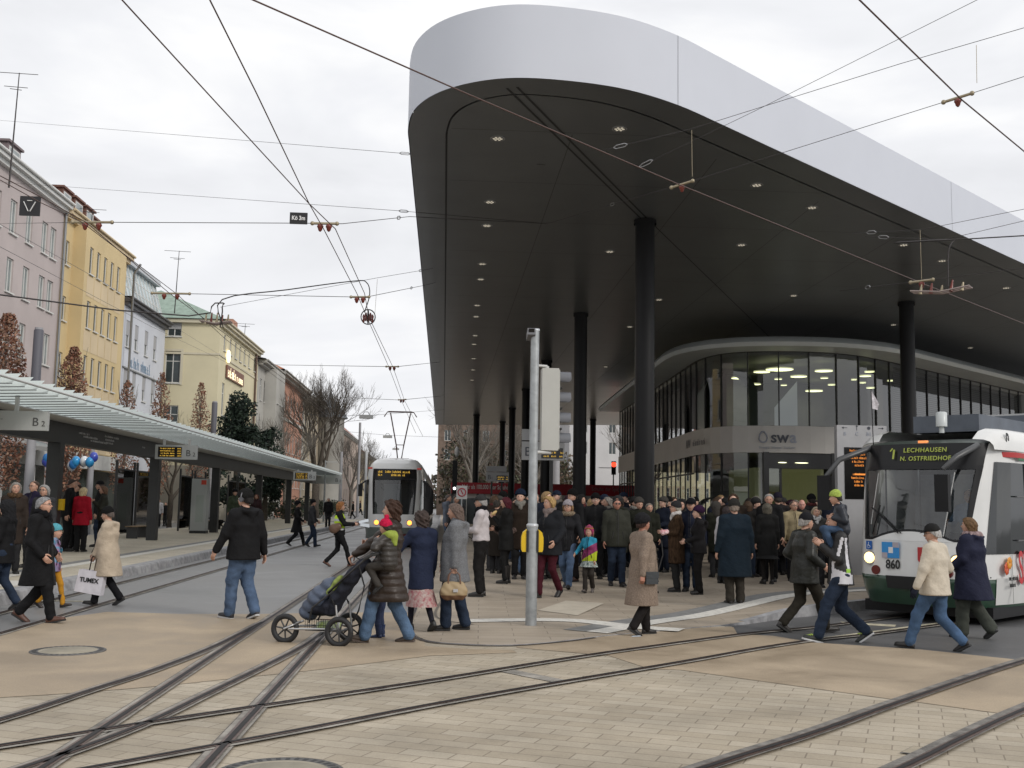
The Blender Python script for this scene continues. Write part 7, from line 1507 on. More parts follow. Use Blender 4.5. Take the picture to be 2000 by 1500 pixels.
# --- people waiting on the left platform
P('grey haired woman in brown fur collar at the left edge of the platform', 28, 0, 941, 150, Y=21.5, sex='f', hair='bob', hcol=(.26, .24, .22), ccol=(.03, .022, .018), fur=(.10, .06, .035), coat='coat')
P('man with glasses and navy jacket waiting behind the grey haired women', 66, 0, 938, 205, Y=23.5, hair='receding', hcol=(.06, .04, .03), glasses=True, ccol=(.02, .016, .04))
P('grey haired woman with glasses in dark grey coat beside the shelter post', 86, 0, 946, 190, Y=22.0, sex='f', hair='bob', hcol=(.32, .31, .30), glasses=True, ccol=DG)
P('balding man in black jacket leaning towards the group by the shelter post', 126, 1077, 934, 82, ccol=K, hair='receding', hcol=(.05, .035, .03), tcol=K, lean=6, head=(0, -12), build=1.1)
P('man with reddish face in black jacket talking to the red coat woman', 145, 1072, 944, 200, Y=None, ccol=K, hair='crop', hcol=(.06, .03, .02), tcol=K)
P('blonde woman in a bright red coat seen from behind on the platform', 155, 1078, 951, 8, sex='f', coat='jacket', ccol=(.36, .010, .025), hair='bob', hcol=(.62, .50, .30), tcol=(.012, .012, .013), build=1.1, hem=.72, flare=1.15)
P('man in a dark flat cap standing behind the grey jacket woman', 190, 1068, 938, 260, hat='cap', hatcol=K, hair='short', hcol=(.1, .08, .07), ccol=K, tcol=DJ, tkind='denim')
P('woman in dark grey jacket lifting a hand to her face on the platform', 197, 1076, 948, 255, sex='f', hair='bob', hcol=(.14, .08, .05), ccol=OLV, tcol=K, hands=((-.10, .24, 1.30), None), boot=.25)
P('small figure in dark clothes sitting far down the pavement', 322, 1028, 990, 200, H=1.5, q=0, ccol=K)
P('person in white top beside the small dark figure on the far pavement', 308, 1030, 975, 180, H=1.7, q=0, ccol=(.4, .4, .42), hair='crop')
P('woman in dark green coat on the platform, partly behind the headphones man', 455, 1046, 955, 150, sex='f', hair='short', hat='beanie', hatcol=K, ccol=(.05, .065, .04), tcol=DJ, coat='coat')
P('woman with long auburn hair on the platform behind the headphones man', 498, 1040, 965, 175, sex='f', hair='long', hcol=(.13, .04, .02), ccol=(.04, .02, .022), tcol=DJ)
# dog
def dog(x, y, face, label):
    p = foot(x, y); t = thing('dog', label, 'dog', p, -RAD(face)); s = .82
    X = lambda *a: np.array(a, float)*s
    pr_ = [pr(X(0, -.30, .50), X(0, .02, .50), .105*s, .115*s, .85), pr(X(0, .02, .50), X(0, .26, .50), .125*s, .13*s, .82), pr(X(0, .28, .54), X(0, .42, .70), .085*s, .062*s), pr(X(0, .42, .71), X(0, .47, .73), .070*s, .066*s), pr(X(0, .47, .71), X(0, .63, .67), .042*s, .030*s)]
    for sd in (-1, 1):
        pr_ += [pr(X(sd*.075, .24, .46), X(sd*.08, .20, .28), .058*s, .032*s), pr(X(sd*.08, .20, .28), X(sd*.08, .23, .04), .028*s, .022*s), pr(X(sd*.08, .23, .03), X(sd*.08, .28, .025), .024*s, .02*s),
                pr(X(sd*.075, -.28, .46), X(sd*.085, -.20, .30), .078*s, .045*s), pr(X(sd*.085, -.20, .30), X(sd*.085, -.38, .20), .036*s, .024*s), pr(X(sd*.085, -.38, .20), X(sd*.085, -.34, .04), .023*s, .021*s), pr(X(sd*.085, -.34, .03), X(sd*.085, -.28, .025), .024*s, .02*s),
                pr(X(sd*.055, .40, .77), X(sd*.075, .385, .69), .022*s, .024*s)]
    pr_.append(pr(X(0, -.36, .55), X(0, -.55, .42), .026*s, .012*s))
    V, F = sdf_mesh(pr_, .016, .02); link_mesh('body', np_mesh('dog', V, F, [cloth((.012, .012, .012), 'plain')]), t)
    m_ = MB()
    for sd in (-1, 1): m_.ell(Vector(X(sd*.045, .52, .755)), (.008, .006, .008), 6, 4)
    m_.build('eyes', mat('dog_eye', (.05, .03, .02), .2), t)
dog(424, 1034, 285, 'black dog with a long muzzle standing behind the second large shelter post')
# --- road, middle distance
P('woman in long black coat, beret and sunglasses striding beside the man in jeans', 578, 1066, 975, 78, feet=Wk(.30, 0), sex='f', coat='coat', ccol=K, tcol=K, hat='beret', hatcol=K, hair='short', glasses='sun', hem=.50, hands=((-.2, .15, .9), (.25, .22, .95)))
P('man in dark jacket and jeans walking right beside the black coat woman', 607, 1068, 974, 84, feet=Wk(.16, 1), ccol=DG, tcol=DJ, tkind='denim', hat='beanie', hatcol=K, hair='crop', hands=((-.2, .2, .95), (.34, .12, .85)), build=1.1)
vest = P('woman with red-blonde hair in a yellow safety vest crossing the road', 660, 1107, 976, 80, feet=Wk(.30, 1), sex='f', hair='curly', hcol=(.28, .12, .04), ccol=K, tcol=(.010, .010, .011), hands=((-.22, .3, 1.1), (.22, .36, 1.12)), hem=.82, shoe=(.12, .05, .03), flare=.85)
def vest_mesh(v):
    s = v['s']; T = v['T']; V, F = sdf_mesh([pr(T(0, .01, -.02), T(0, .01, .36), .142*s, .148*s, 1.25, .95), pr(T(0, .0, .36), T(0, -.005, .48), .15*s, .11*s, 1.2, .92)], .02, .03*s, [(T(0, 0, .50), v3(0, -.3, 1)), (T(0, 0, -.06), v3(0, 0, -1))])
    def vf(m, t, b):
        tcn = t.nodes.new('ShaderNodeTexCoord'); sp_ = t.nodes.new('ShaderNodeSeparateXYZ'); t.links.new(tcn.outputs['Object'], sp_.inputs[0]); wv = t.nodes.new('ShaderNodeMath'); wv.operation = 'PINGPONG'; wv.inputs[1].default_value = .12; t.links.new(sp_.outputs['Z'], wv.inputs[0])
        c = t.nodes.new('ShaderNodeValToRGB'); c.color_ramp.interpolation = 'CONSTANT'; c.color_ramp.elements[0].color = (.55, .56, .55, 1); c.color_ramp.elements[1].position = .028; c.color_ramp.elements[1].color = (.55, .80, .02, 1); t.links.new(wv.outputs[0], c.inputs[0]); t.links.new(c.outputs[0], b.inputs['Base Color'])
    link_mesh('safety_vest', np_mesh('vest', V, F, [mat('vest_yellow', rough=.6, fn=vf)]), v['root'])
vest_mesh(vest)
P('man in black on the far platform edge behind the safety vest woman', 640, 1030, 972, 180, q=0, ccol=K, hair='short', hcol=(.3, .3, .3)); P('far pedestrian in dark clothes left of the white tram, nearer of two', 689, 1013, 978, 270, q=0, feet=Wk(.2), ccol=K, tcol=K); P('far pedestrian in dark clothes left of the white tram, farther of two', 703, 1006, 977, 85, q=0, feet=Wk(.25), ccol=NAVY, tcol=K)
# --- centre
mum = P('mother with brown curly hair in a brown quilted coat pushing a stroller', 757, 1256, 970, 276, feet=((-.08, .27, 0, -14), (.09, -.24, .0, 8)), sex='f', hair='curly', hcol=(.045, .022, .014), coat='coat', ccol=(.032, .022, .017), ckind='shiny', quilt=1, tcol=(.08, .13, .21), tkind='denim', hands=((-.12, .42, 1.04), (.10, .26, 1.16)), curl=(1.2, .9), shoe=(.05, .035, .025), sole=(.08, .06, .05), flare=1.12, hem=.50, build=1.08, puff=1.08, lean=-3, palm=((0, -.2, -1), (-1, 0, .2)))
tl = mum['world']((-.27*mum['s'], -.04, .93*mum['s']))
tod = person('toddler in a red bobble hat and green hood carried on the mother’s arm', None, 1.04, 300, loc=(tl.x, tl.y, tl.z-.44), child=True, pelvis=(0, 0, .50*1.0+.28), feet=((-.13, .18, .28, 40), (.13, .16, .26, 40)), hair='short', hat='pompom', hatcol=(.50, .015, .06), ccol=(.035, .030, .026), ckind='shiny', quilt=1.2, tcol=(.05, .045, .04), hands=((-.2, .2, 1.25), (.2, .2, 1.22)), hood=True, shoe=(.02, .02, .02), q=2, puff=1.25, lean=8)
s_ = tod['s']; T = tod['T']; V, F = sdf_mesh([pr(T(-.09, -.09, .57), T(.09, -.09, .57), .085*s_, .085*s_), pr(T(0, -.15, .52), T(0, -.16, .38), .09*s_, .05*s_), pr(T(-.10, .0, .56), T(-.12, .06, .50), .06*s_, .05*s_), pr(T(.10, .0, .56), T(.12, .06, .50), .06*s_, .05*s_)], .012, .02, (), lambda g: wob(g, 50, 1)*.004)
link_mesh('green_hood', np_mesh('hood', V, F, [cloth((.26, .32, .06), 'plain')]), tod['root'])
fl_ = P('woman in navy coat and floral skirt behind the mother with the stroller', 818, 1232, 996, 330, feet=((-.09, .1, 0, 0), (.1, -.22, .05, 30)), sex='f', coat='coat', hem=.60, ccol=(.018, .024, .05), hair='curly', hcol=(.05, .035, .03), tcol=NAVY, stock=(.02, .02, .03), skirt=(.66, .36, mat('floral', fn=stainfn((.42, .36, .32), (.30, .06, .08), 22, 40)), 0), shoe=(.015, .015, .015), hands=((-.42, .25, 1.05), None), glove=(.012, .012, .014))
P('child in blue boots half hidden behind the mother’s jeans', 742, 1246, 1080, 290, H=.98, child=True, ccol=(.03, .05, .12), tcol=(.03, .04, .08), boot=.2, shoe=(.015, .03, .09), hat='beanie', hatcol=(.04, .04, .05), hair='crop')
grey = P('long haired woman in a grey wool coat holding a tan handbag, facing left', 886, 1231, 980, 280, feet=((-.10, .10, 0, 0), (.10, -.14, 0, 0)), sex='f', hair='long', hcol=(.12, .085, .07), coat='coat', ccol=(.17, .175, .185), ckind='wool', hood=True, tcol=DJ, tkind='denim', hands=((-.25, -.03, .80), (.20, .16, .90)), curl=(1.3, .4), build=1.16, puff=1.12, hem=.66, flare=1.15, belly=.05, head=(0, -8), seed=5, palm=None)
P('man in a flat cap and pale jacket standing behind the grey coat woman', 938, 1164, 965, 285, hat='cap', hatcol=(.03, .03, .03), hair='short', hcol=(.3, .29, .28), ccol=(.50, .46, .47), tcol=(.012, .011, .011), hands=((-.10, .30, 1.15), (.05, .32, 1.12)), scarf=K, build=1.08, hem=.95)
P('man in a grey blue hooded top and jeans by the platform edge', 872, 1075, 965, 110, ccol=(.14, .16, .20), tcol=(.09, .13, .20), tkind='denim', hair='crop', hcol=(.12, .10, .09), hood=True)
P('man with dark hair looking left beside the grey blue top man', 890, 1077, 968, 200, ccol=DG, tcol=K, hair='short')
bg = P('burgundy haired woman in black with heeled boots eating a roll', 988, 1139, 970, 290, sex='f', hair='bob', hcol=(.06, .006, .012), ccol=(.010, .010, .010), tcol=(.010, .010, .010), coat='jacket', hem=.66, boot=.3, heel=.04, hands=((-.05, .26, 1.32), (.05, .25, 1.1)), flare=.85)
P('person in dark hood and jeans left of the signal pole, back turned', 1024, 1123, 975, 340, hair='short', hat='hood', hatcol=(.018, .018, .018), ccol=(.016, .016, .017), tcol=JEAN, tkind='denim', hem=.80)
P('person in long dark coat behind the burgundy haired woman', 968, 1120, 975, 20, coat='long', ccol=(.020, .016, .013), hair='short', build=1.1)
P('curly blonde woman in a dark coat, patterned scarf and wine red trousers', 1072, 1166, 966, 222, feet=Wk(.20, 1), sex='f', hair='fluffy', hcol=(.40, .26, .11), ccol=(.014, .015, .018), tcol=(.050, .008, .014), scarf=(.20, .16, .15), heel=.04, hem=.72, build=1.12, puff=1.12, head=(20, 0), flare=.9, hands=((-.22, .14, .95), (.22, .14, .95)))
mo = P('smiling long haired woman in a grey knit hat and jeans holding a child’s hand', 1108, 1148, 974, 200, feet=Wk(.18, 0), sex='f', hair='long', hcol=(.28, .17, .09), hat='beanie', hatcol=(.32, .29, .31), ccol=(.016, .016, .018), fur=(.22, .17, .12), tcol=JEAN, tkind='denim', hands=((-.38, .18, .82), None), hem=.74, glasses=True)
P('tall man with glasses and black wool hat behind the knit hat woman', 1118, 1135, 955, 235, hat='beanie', hatcol=(.008, .008, .008), hair='short', glasses=True, ccol=(.010, .010, .011), tcol=(.012, .010, .010), shoe=(.07, .03, .02), build=1.05, scarf=K)
def kidfn(m, t, b):
    tcn = t.nodes.new('ShaderNodeTexCoord'); sp_ = t.nodes.new('ShaderNodeSeparateXYZ'); t.links.new(tcn.outputs['Object'], sp_.inputs[0]); a = t.nodes.new('ShaderNodeMath'); a.operation = 'MULTIPLY_ADD'; a.inputs[1].default_value = .62; t.links.new(sp_.outputs['X'], a.inputs[0]); t.links.new(sp_.outputs['Z'], a.inputs[2])
    c = t.nodes.new('ShaderNodeValToRGB'); c.color_ramp.interpolation = 'CONSTANT'; c.color_ramp.elements[0].color = (.42, .50, .01, 1); c.color_ramp.elements[1].position = .66; c.color_ramp.elements[1].color = (.22, .018, .10, 1); e_ = c.color_ramp.elements.new(.82); e_.color = (.01, .24, .38, 1); t.links.new(a.outputs[0], c.inputs[0]); t.links.new(c.outputs[0], b.inputs['Base Color'])
girl = P('little girl in a blue, pink and lime jacket and striped pink earflap hat', 1150, 1156, 1011, 205, feet=Wk(.12, 1), sex='f', child=True, H=1.17, ccol=mat('kid_jacket', rough=.7, fn=kidfn), tcol=(.035, .030, .026), hat='earflap', hatcol=mat('kid_hat', rough=.9, fn=lambda m, t, b: None, col=(.30, .03, .10)), hair='long', hcol=(.30, .20, .11), hands=((-.2, .08, .8), (.36, .10, 1.05)), hem=.80, skirt=None, shoe=(.12, .10, .09))
m_ = MB(); s_ = girl['s']; pz_ = girl['pel']
m_.grid([[(math.cos(a)*(.17+.06*j+.008*math.sin(a*9))*s_*1.1, pz_[1]+math.sin(a)*(.14+.05*j)*s_*1.1, (.86-.16*j)*s_) for a in [2*math.pi*u/36 for u in range(36)]] for j in (0, 1)], 0, True, True); m_.build('frill_skirt', mat('frill', rough=.9, fn=stainfn((.02, .05, .04), (.55, .6, .58), 30, 30)), girl['root'])
hs_ = MB(); hc_ = Vector(girl['hc']); R_ = girl['Rh']
for z_, r_, c_i in ((.085, .098, 0), (.125, .078, 1)): hs_.tube([hc_+R_ @ (Vector((math.cos(a)*r_, math.sin(a)*r_-.008, z_))*s_*1.26) for a in [2*math.pi*u/24 for u in range(25)]], .007*s_, 6, c_i, cap=False)
hs_.build('hat_stripes', [cloth((.55, .38, .04), 'wool'), cloth((.35, .16, .20), 'wool')], girl['root'])
P('man in a black fur cap and open collar behind the little girl', 1162, 1130, 963, 185, hat='beanie', hatcol=(.008, .008, .008), hair='short', hcol=(.3, .3, .3), ccol=(.012, .012, .013), skin=SKIN2(), build=1.08, glasses=True)
P('stocky man in sunglasses, olive jacket and jeans walking forward', 1204, 1144, 972, 178, feet=((-.10, .05, 0, -5), (.09, -.14, .03, 18)), hair='crop', hcol=(.02, .02, .02), glasses='sun', ccol=OLV, tcol=DJ, tkind='denim', build=1.2, puff=1.12, hem=.78, skin=mat('skin_ruddy', (.42, .20, .14), .5))
# --- right of the column
cw = P('elderly woman in long beige wool coat and dark beret with crossbody bag', 1256, 1241, 1002, 72, feet=((-.09, .10, 0, 0), (.09, -.20, .05, 32)), sex='f', coat='long', ccol=(.25, .195, .155), ckind='wool', tcol=(.014, .012, .012), hat='beret', hatcol=(.018, .018, .020), hair='short', hcol=(.04, .02, .015), hem=.44, build=1.2, puff=1.12, skin=mat('skin_ruddy', (.42, .20, .14), .5), hands=((-.22, .12, .86), (.27, -.16, .84)), head=(-12, 0), belly=.05, curl=.9)
m_ = MB(); s_ = cw['s']
for z in (.62, .78, .94, 1.10, 1.24): m_.ell((.035*s_, (.195+.0*(z < 1))*s_+(.03 if z < .8 else .02), z*s_), (.018, .008, .018), 8, 5)
m_.build('coat_buttons', mat('button_dark', (.03, .022, .018), .3), cw['root'])
P('woman in brown fur coat and striped black hat laughing to the left', 1322, 1154, 978, 285, sex='f', coat='coat', ccol=(.050, .030, .018), ckind='fur', hat='beanie', hatcol=mat('striped_hat', rough=.9, fn=lambda m, t, b: stripe(m, t, b)) if 0 else (.03, .03, .032), hair='short', hcol=(.4, .36, .3), glasses=True, tcol=(.02, .02, .02), scarf=(.55, .52, .50), build=1.12, hem=.55, head=(0, 10), hands=((-.1, .25, 1.15), None))
P('woman in purple beret and black hooded jacket facing left', 1366, 1160, 988, 278, sex='f', hat='beret', hatcol=(.030, .012, .035), hair='short', ccol=(.012, .011, .012), hood=True, tcol=(.010, .009, .009), hands=((-.05, .26, 1.06), None), build=1.08, skin=SKIN2())
P('tall man in black cap and navy jacket behind the purple beret woman', 1350, 1153, 972, 200, hat='cap', hatcol=(.006, .006, .008), hair='short', ccol=(.012, .015, .03), tcol=DJ, tkind='denim', build=1.1)
P('hooded person with a light trimmed cap behind the fur coat woman', 1331, 1130, 974, 190, hat='hood', hatcol=(.03, .03, .03), hair='short', ccol=K)
P('broad man in long dark blue coat and wool cap seen from behind', 1436, 1181, 974, 356, coat='long', ccol=(.009, .017, .026), hat='beanie', hatcol=(.030, .029, .027), hair='crop', hcol=(.2, .16, .13), tcol=(.035, .030, .024), build=1.3, puff=1.12, hem=.47, flare=1.1, hands=((-.3, .02, .9), (.3, .02, .9)), head=(12, 0))
P('person in white padded jacket bending behind the blue coat man', 1412, 1140, 986, 60, ccol=(.55, .53, .55), hair='bob', hcol=(.04, .03, .03), sex='f', lean=10)
P('woman in black coat and bare-legged stockings seen from behind', 1500, 1141, 982, 2, sex='f', coat='coat', ccol=(.012, .012, .012), hair='bob', hcol=(.10, .09, .07), skirt=(.62, .55, cloth((.012, .012, .012)), 0), stock=(.016, .014, .013), heel=.02, hem=.58, build=1.1)
P('tall person in long dark hooded coat seen from behind before the door', 1521, 1123, 962, 5, coat='long', ccol=(.016, .014, .015), hat='beanie', hatcol=(.02, .018, .03), hair='short', build=1.15)
P('dark haired woman from behind with a blue carrier bag', 1462, 1128, 978, 10, sex='f', hair='bob', hcol=(.06, .035, .02), ccol=(.012, .011, .010), tcol=DJ)
P('bald man with pink face looking down in the crowd', 1566, 0, 975, 195, Y=23.5, hair='bald', ccol=(.03, .028, .026), skin=mat('skin_pink', (.60, .30, .24), .45), head=(0, -10))
P('man with glasses in a pale jacket beside the bald man', 1549, 0, 977, 170, Y=22.6, hair='receding', hcol=(.12, .09, .08), ccol=(.34, .28, .17), glasses=True)
P('fair haired woman in grey fur trimmed coat behind the black cap man', 1594, 0, 989, 190, Y=20.8, sex='f', hair='bob', hcol=(.40, .33, .24), ccol=(.05, .048, .045), fur=(.18, .17, .16), scarf=(.5, .5, .5))
bc = P('man in black baseball cap and black waxed jacket striding right', 1572, 1236, 992, 78, feet=Wk(.30, 1), hat='cap', hatcol=(.010, .010, .012), hair='short', hcol=(.34, .32, .30), ccol=(.016, .017, .014), ckind='shiny', tcol=(.022, .019, .014), hands=((-.24, .10, .96), (.24, .16, .96)), hem=.70, build=1.14, puff=1.12, shoe=(.025, .022, .02), lean=2)
def sportpaint(c):
    x, y, z = c[:, 0], c[:, 1], c[:, 2]; mi = np.zeros(len(c), int); sd = np.abs(x) > .10
    mi[sd & (np.abs(y-(-.05+(z-1.1)*.10)) < .020) & (z > .88) & (z < 1.36)] = 1
    mi[sd & (z < .90+.35*(y+.05)) & (z > .76) & (y > -.12) & (y < .16) & (np.abs(x) < .26)] = 1
    mi[sd & (np.abs(y-.125) < .012) & (z > .8) & (z < 1.05) & (np.abs(x) < .24)] = 1
    mi[sd & (y < -.03) & (y > -.09) & (z > .90) & (z < .96)] = 2
    mi[(np.abs(x) > .19) & (z > 1.12) & (z < 1.36) & (np.abs(y-.02-(1.36-z)*.25) < .02)] = 1
    return mi
dad = P('father in black, white and lime sports jacket carrying a child on his shoulders', 1646, 1255, 1034, 282, feet=((-.08, .32, 0, -12), (.09, -.30, .06, 36)), H=1.70, hair='crop', hcol=(.10, .055, .035), ccol=mat('sports_black', (.012, .012, .013), .6, var=.1), paint=(sportpaint, [mat('stripe_white', (.60, .60, .64), .6), mat('stripe_lime', (.28, .55, .05), .6)]), tcol=DJ, tkind='denim', hands=((-.12, .25, 1.24), (.10, .25, 1.24)), hem=.74, build=1.06, shoe=(.02, .022, .02), sole=(.6, .6, .6), lean=4, flare=1.05, head=(0, -6))
for ch in [c for c in dad['root'].children if c.name.startswith('shoe')]:
    vs = [v.co for v in ch.data.vertices]; cx = sum((v for v in vs), Vector())/len(vs); m_ = MB()
    for k_ in range(3): m_.tube([cx+Vector((-.03, .01+.025*k_, .052-.006*k_)), cx+Vector((.03, .02+.025*k_, .052-.006*k_))], .008, 5)
    m_.build('laces', mat('lace_lime', (.45, .62, .08), .6), ch)
sh_ = (dad['sh'][0]+dad['sh'][1])/2; s_ = dad['s']
m_ = MB()
for i in (0, 1): a_ = Vector(dad['T'](0, 0, 0)) if 0 else None
m_ = MB()
for fx in (-.08, .09): pass
kd = dad['world']((0, -.03, sh_[2]+.06*s_))
kid = person('child in a green bobble hat riding on the father’s shoulders', None, 1.02, 282, loc=(kd.x, kd.y, kd.z-.46), child=True, pelvis=(0, -.02, .83), feet=((-.16, .26, .38, 45), (.16, .26, .38, 45)), hair='short', hat='beanie', hatcol=(.36, .46, .10), ccol=(.022, .026, .036), ckind='shiny', tcol=(.045, .075, .13), tkind='denim', hands=((-.12, .22, 1.10), (.12, .22, 1.10)), hood=True, shoe=(.02, .02, .02), q=2, puff=1.2, lean=12)
bj = P('man in a beige jacket, black cap and blue jeans walking towards the tram', 1832, 1271, 1012, 318, feet=((-.12, .34, .0, -8), (.10, -.30, .05, 30)), hat='cap', hatcol=(.014, .014, .014), hair='short', hcol=(.42, .41, .40), glasses=True, ccol=(.55, .49, .40), tcol=(.06, .105, .185), tkind='denim', hands=((-.36, .12, .84), (.28, .12, .90)), glove=(.015, .018, .03), hem=.74, build=1.16, puff=1.12, head=(-22, -6), flare=1.05, seed=9)
nc = P('woman in navy hooded coat with pink fur collar walking beside the beige jacket man', 1898, 1247, 1008, 322, feet=((-.09, .10, 0, 0), (.09, -.24, .07, 38)), sex='f', coat='coat', ccol=(.018, .020, .040), hair='bob', hcol=(.13, .075, .035), fur=(.30, .22, .22), tcol=(.055, .060, .050), hem=.56, build=1.28, puff=1.15, flare=1.35, hands=((-.26, .18, .98), (.26, .18, .98)), shoe=(.012, .012, .012), head=(-10, 0), hood=True)
# tram driver
dv = Vector((7.02, 15.95)).to_3d()+AX.to_3d()*1.38+AU.to_3d()*.38
person('tram driver in a light blue shirt and dark tie seated behind the windscreen', None, 1.72, 232, loc=(dv.x, dv.y, .62), pelvis=(0, 0, .62), feet=((-.1, .42, .16, 0), (.1, .42, .16, 0)), hair='receding', hcol=(.05, .04, .035), ccol=(.22, .30, .42), tcol=NAVY, hands=((-.2, .38, .88), (.2, .38, .88)), scarf=None, q=1)
# --- things people carry (each a thing of its own)
def bagthing(name, label, cat, loc, rz=0): return thing(name, label, cat, tuple(loc), rz)
w0 = bagw['world'](bagw['wr'][0]); t = bagthing('shopping_bag', 'white carrier bag with dark letters held by the beige coat woman', 'shopping bag', (w0.x+.02, w0.y-.05, w0.z-.10), RAD(0)); m_ = MB(); m_.add([(-.21, -.05, -.12), (.17, -.05, -.16), (.13, -.05, -.52), (-.27, -.05, -.45), (-.19, .06, -.12), (.19, .06, -.16), (.15, .06, -.52), (-.25, .06, -.45)], [(0, 3, 2, 1), (4, 5, 6, 7), (1, 2, 6, 5), (0, 4, 7, 3), (3, 7, 6, 2)]); o = m_.build('sack', mat('bag_white', (.60, .58, .62), .5, var=.12, vs=8), t)
put_text('TUMEX', mat('ink_black', (.01, .01, .01), .4), t, (-.05, -.054, -.29), .095, tilt=RAD(7), bold=.003, xs=.9)
m_ = MB(); 
for x in (-.04, .04): m_.tube([(x-.03, 0, -.14), (x, 0, .06), (x+.02, 0, .08)], .010, 5)
m_.build('handles', cloth((.02, .015, .015)), t)
w0 = grey['world'](grey['wr'][0]); t = bagthing('handbag', 'tan and cream handbag with short handles held by the grey coat woman', 'handbag', (w0.x, w0.y-.02, w0.z-.09), RAD(8))
V, F = sdf_mesh([pr(v3(-.085, 0, -.24), v3(.085, 0, -.24), .095, .095, 1, .7), pr(v3(-.085, 0, -.15), v3(.085, 0, -.15), .05, .05, 1, .8)], .011, .05, (), lambda g: wob(g, 45, 2)*.006)
def bgf(m, t_, b):
    tcn = t_.nodes.new('ShaderNodeTexCoord'); sp_ = t_.nodes.new('ShaderNodeSeparateXYZ'); t_.links.new(tcn.outputs['Object'], sp_.inputs[0]); r = t_.nodes.new('ShaderNodeMapRange'); r.inputs[1].default_value = -.40; r.inputs[2].default_value = -.10; t_.links.new(sp_.outputs['Z'], r.inputs[0]); c = t_.nodes.new('ShaderNodeValToRGB'); c.color_ramp.interpolation = 'CONSTANT'; c.color_ramp.elements[0].color = (.13, .065, .032, 1); c.color_ramp.elements[1].position = .42; c.color_ramp.elements[1].color = (.34, .25, .14, 1); t_.links.new(r.outputs[0], c.inputs[0]); t_.links.new(c.outputs[0], b.inputs['Base Color'])
link_mesh('pouch', np_mesh('bag', V, F, [mat('bag_two_tone', rough=.6, fn=bgf)]), t); m_ = MB()
for y in (-.03, .03): m_.tube([(-.08, y, -.13), (-.07, y, -.02), (0, y*.3, .06), (.07, y, -.02), (.08, y, -.13)], .010, 6)
m_.build('handles', mat('strap_brown', (.16, .08, .05), .5), t); m_ = MB(); m_.box(-.02, .04, -.088, -.080, -.23, -.19); m_.build('buckle', mat('buckle_silver', (.6, .6, .62), .25, metal=.8), t)
c = cw['world']((.25*cw['s'], -.01, .88*cw['s'])); t = bagthing('crossbody_bag', 'small dark grey crossbody bag on the long beige coat', 'bag', c, RAD(15)); m_ = MB(); m_.box(-.085, .085, -.045, .02, -.11, .045, 0); m_.box(-.09, .09, -.051, -.0455, -.03, .05, 0); m_.build('pouch', cloth((.04, .045, .05), 'shiny'), t); m_ = MB(); m_.tube([(.09, -.03, .06), (.16, -.02, .26), (.20, .10, .44)], .008, 5); m_.build('strap', cloth((.03, .03, .03)), t)
c = vest['world']((.20, -.10, .98)); t = bagthing('shoulder_bag', 'brown shoulder bag on the back of the safety vest woman', 'bag', c); V, F = sdf_mesh([pr(v3(-.05, 0, 0), v3(.05, 0, .05), .13, .10, 1, .6)], .015, .02); link_mesh('pouch', np_mesh('bag', V, F, [cloth((.13, .075, .05), 'shiny')]), t)
c = vest['world'](vest['wr'][1]); t = bagthing('leaflets', 'white leaflets in the hand of the safety vest woman', 'papers', (c.x+.14, c.y-.03, c.z+.02)); m_ = MB(); m_.add([(0, 0, 0), (.24, 0, .05), (.22, .1, .12), (-.02, .1, .06)], [(0, 1, 2, 3)], 0); m_.add([(.03, -.02, -.06), (.26, -.02, -.10), (.26, .0, -.01), (.03, 0, .01)], [(0, 1, 2, 3)], 0); m_.build('paper', mat('paper_white', (.6, .65, .7), .6), t)
c = bg['world']((.22, .10, 1.02*bg['s'])); t = bagthing('fur_handbag', 'brown furry shoulder bag on the burgundy haired woman', 'bag', c); V, F = sdf_mesh([pr(v3(-.18, 0, .04), v3(0, 0, -.05), .055, .075), pr(v3(0, 0, -.05), v3(.18, 0, .05), .075, .05)], .012, .03, (), lambda g: wob(g, 70, 3)*.008); link_mesh('pouch', np_mesh('bag', V, F, [cloth((.12, .085, .075), 'fur')]), t)
c = bg['world'](bg['wr'][0]); t = bagthing('bread_roll', 'pale bread roll in the hand of the burgundy haired woman', 'food', (c.x, c.y-.02, c.z+.09)); m_ = MB(); m_.ell((0, 0, 0), (.07, .03, .03), 10, 7, 0, Matrix.Rotation(RAD(-40), 3, 'Y')); m_.build('roll', mat('bread', (.6, .42, .18), .7), t)
p = foot(1268, 1243); t = thing('paper_scrap', 'white paper scrap on the ground by the beige coat woman’s feet', 'litter', tuple(Vector(G(1242, 1245))+Vector((0, 0, .012)))); m_ = MB(); m_.add([(-.06, -.03, 0), (.07, -.02, .004), (.06, .03, .01), (-.05, .02, .004)], [(0, 1, 2, 3)]); m_.build('scrap', MC['paper_white'], t)
c = cw['world']((0, .5, 1.45*cw['s'])); t = bagthing('paper_napkin', 'pink and white napkin held up by the fur coat woman', 'napkin', Yp(1298, 1040, 17.6)); V, F = sdf_mesh([pr(v3(-.03, 0, 0), v3(.03, 0, .01), .045, .04)], .012, .02, (), lambda g: wob(g, 80, 3)*.012); link_mesh('napkin', np_mesh('nap', V, F, [mat('napkin_pink', rough=.7, fn=stainfn((.5, .12, .14), (.65, .6, .6), 14, 40))]), t)
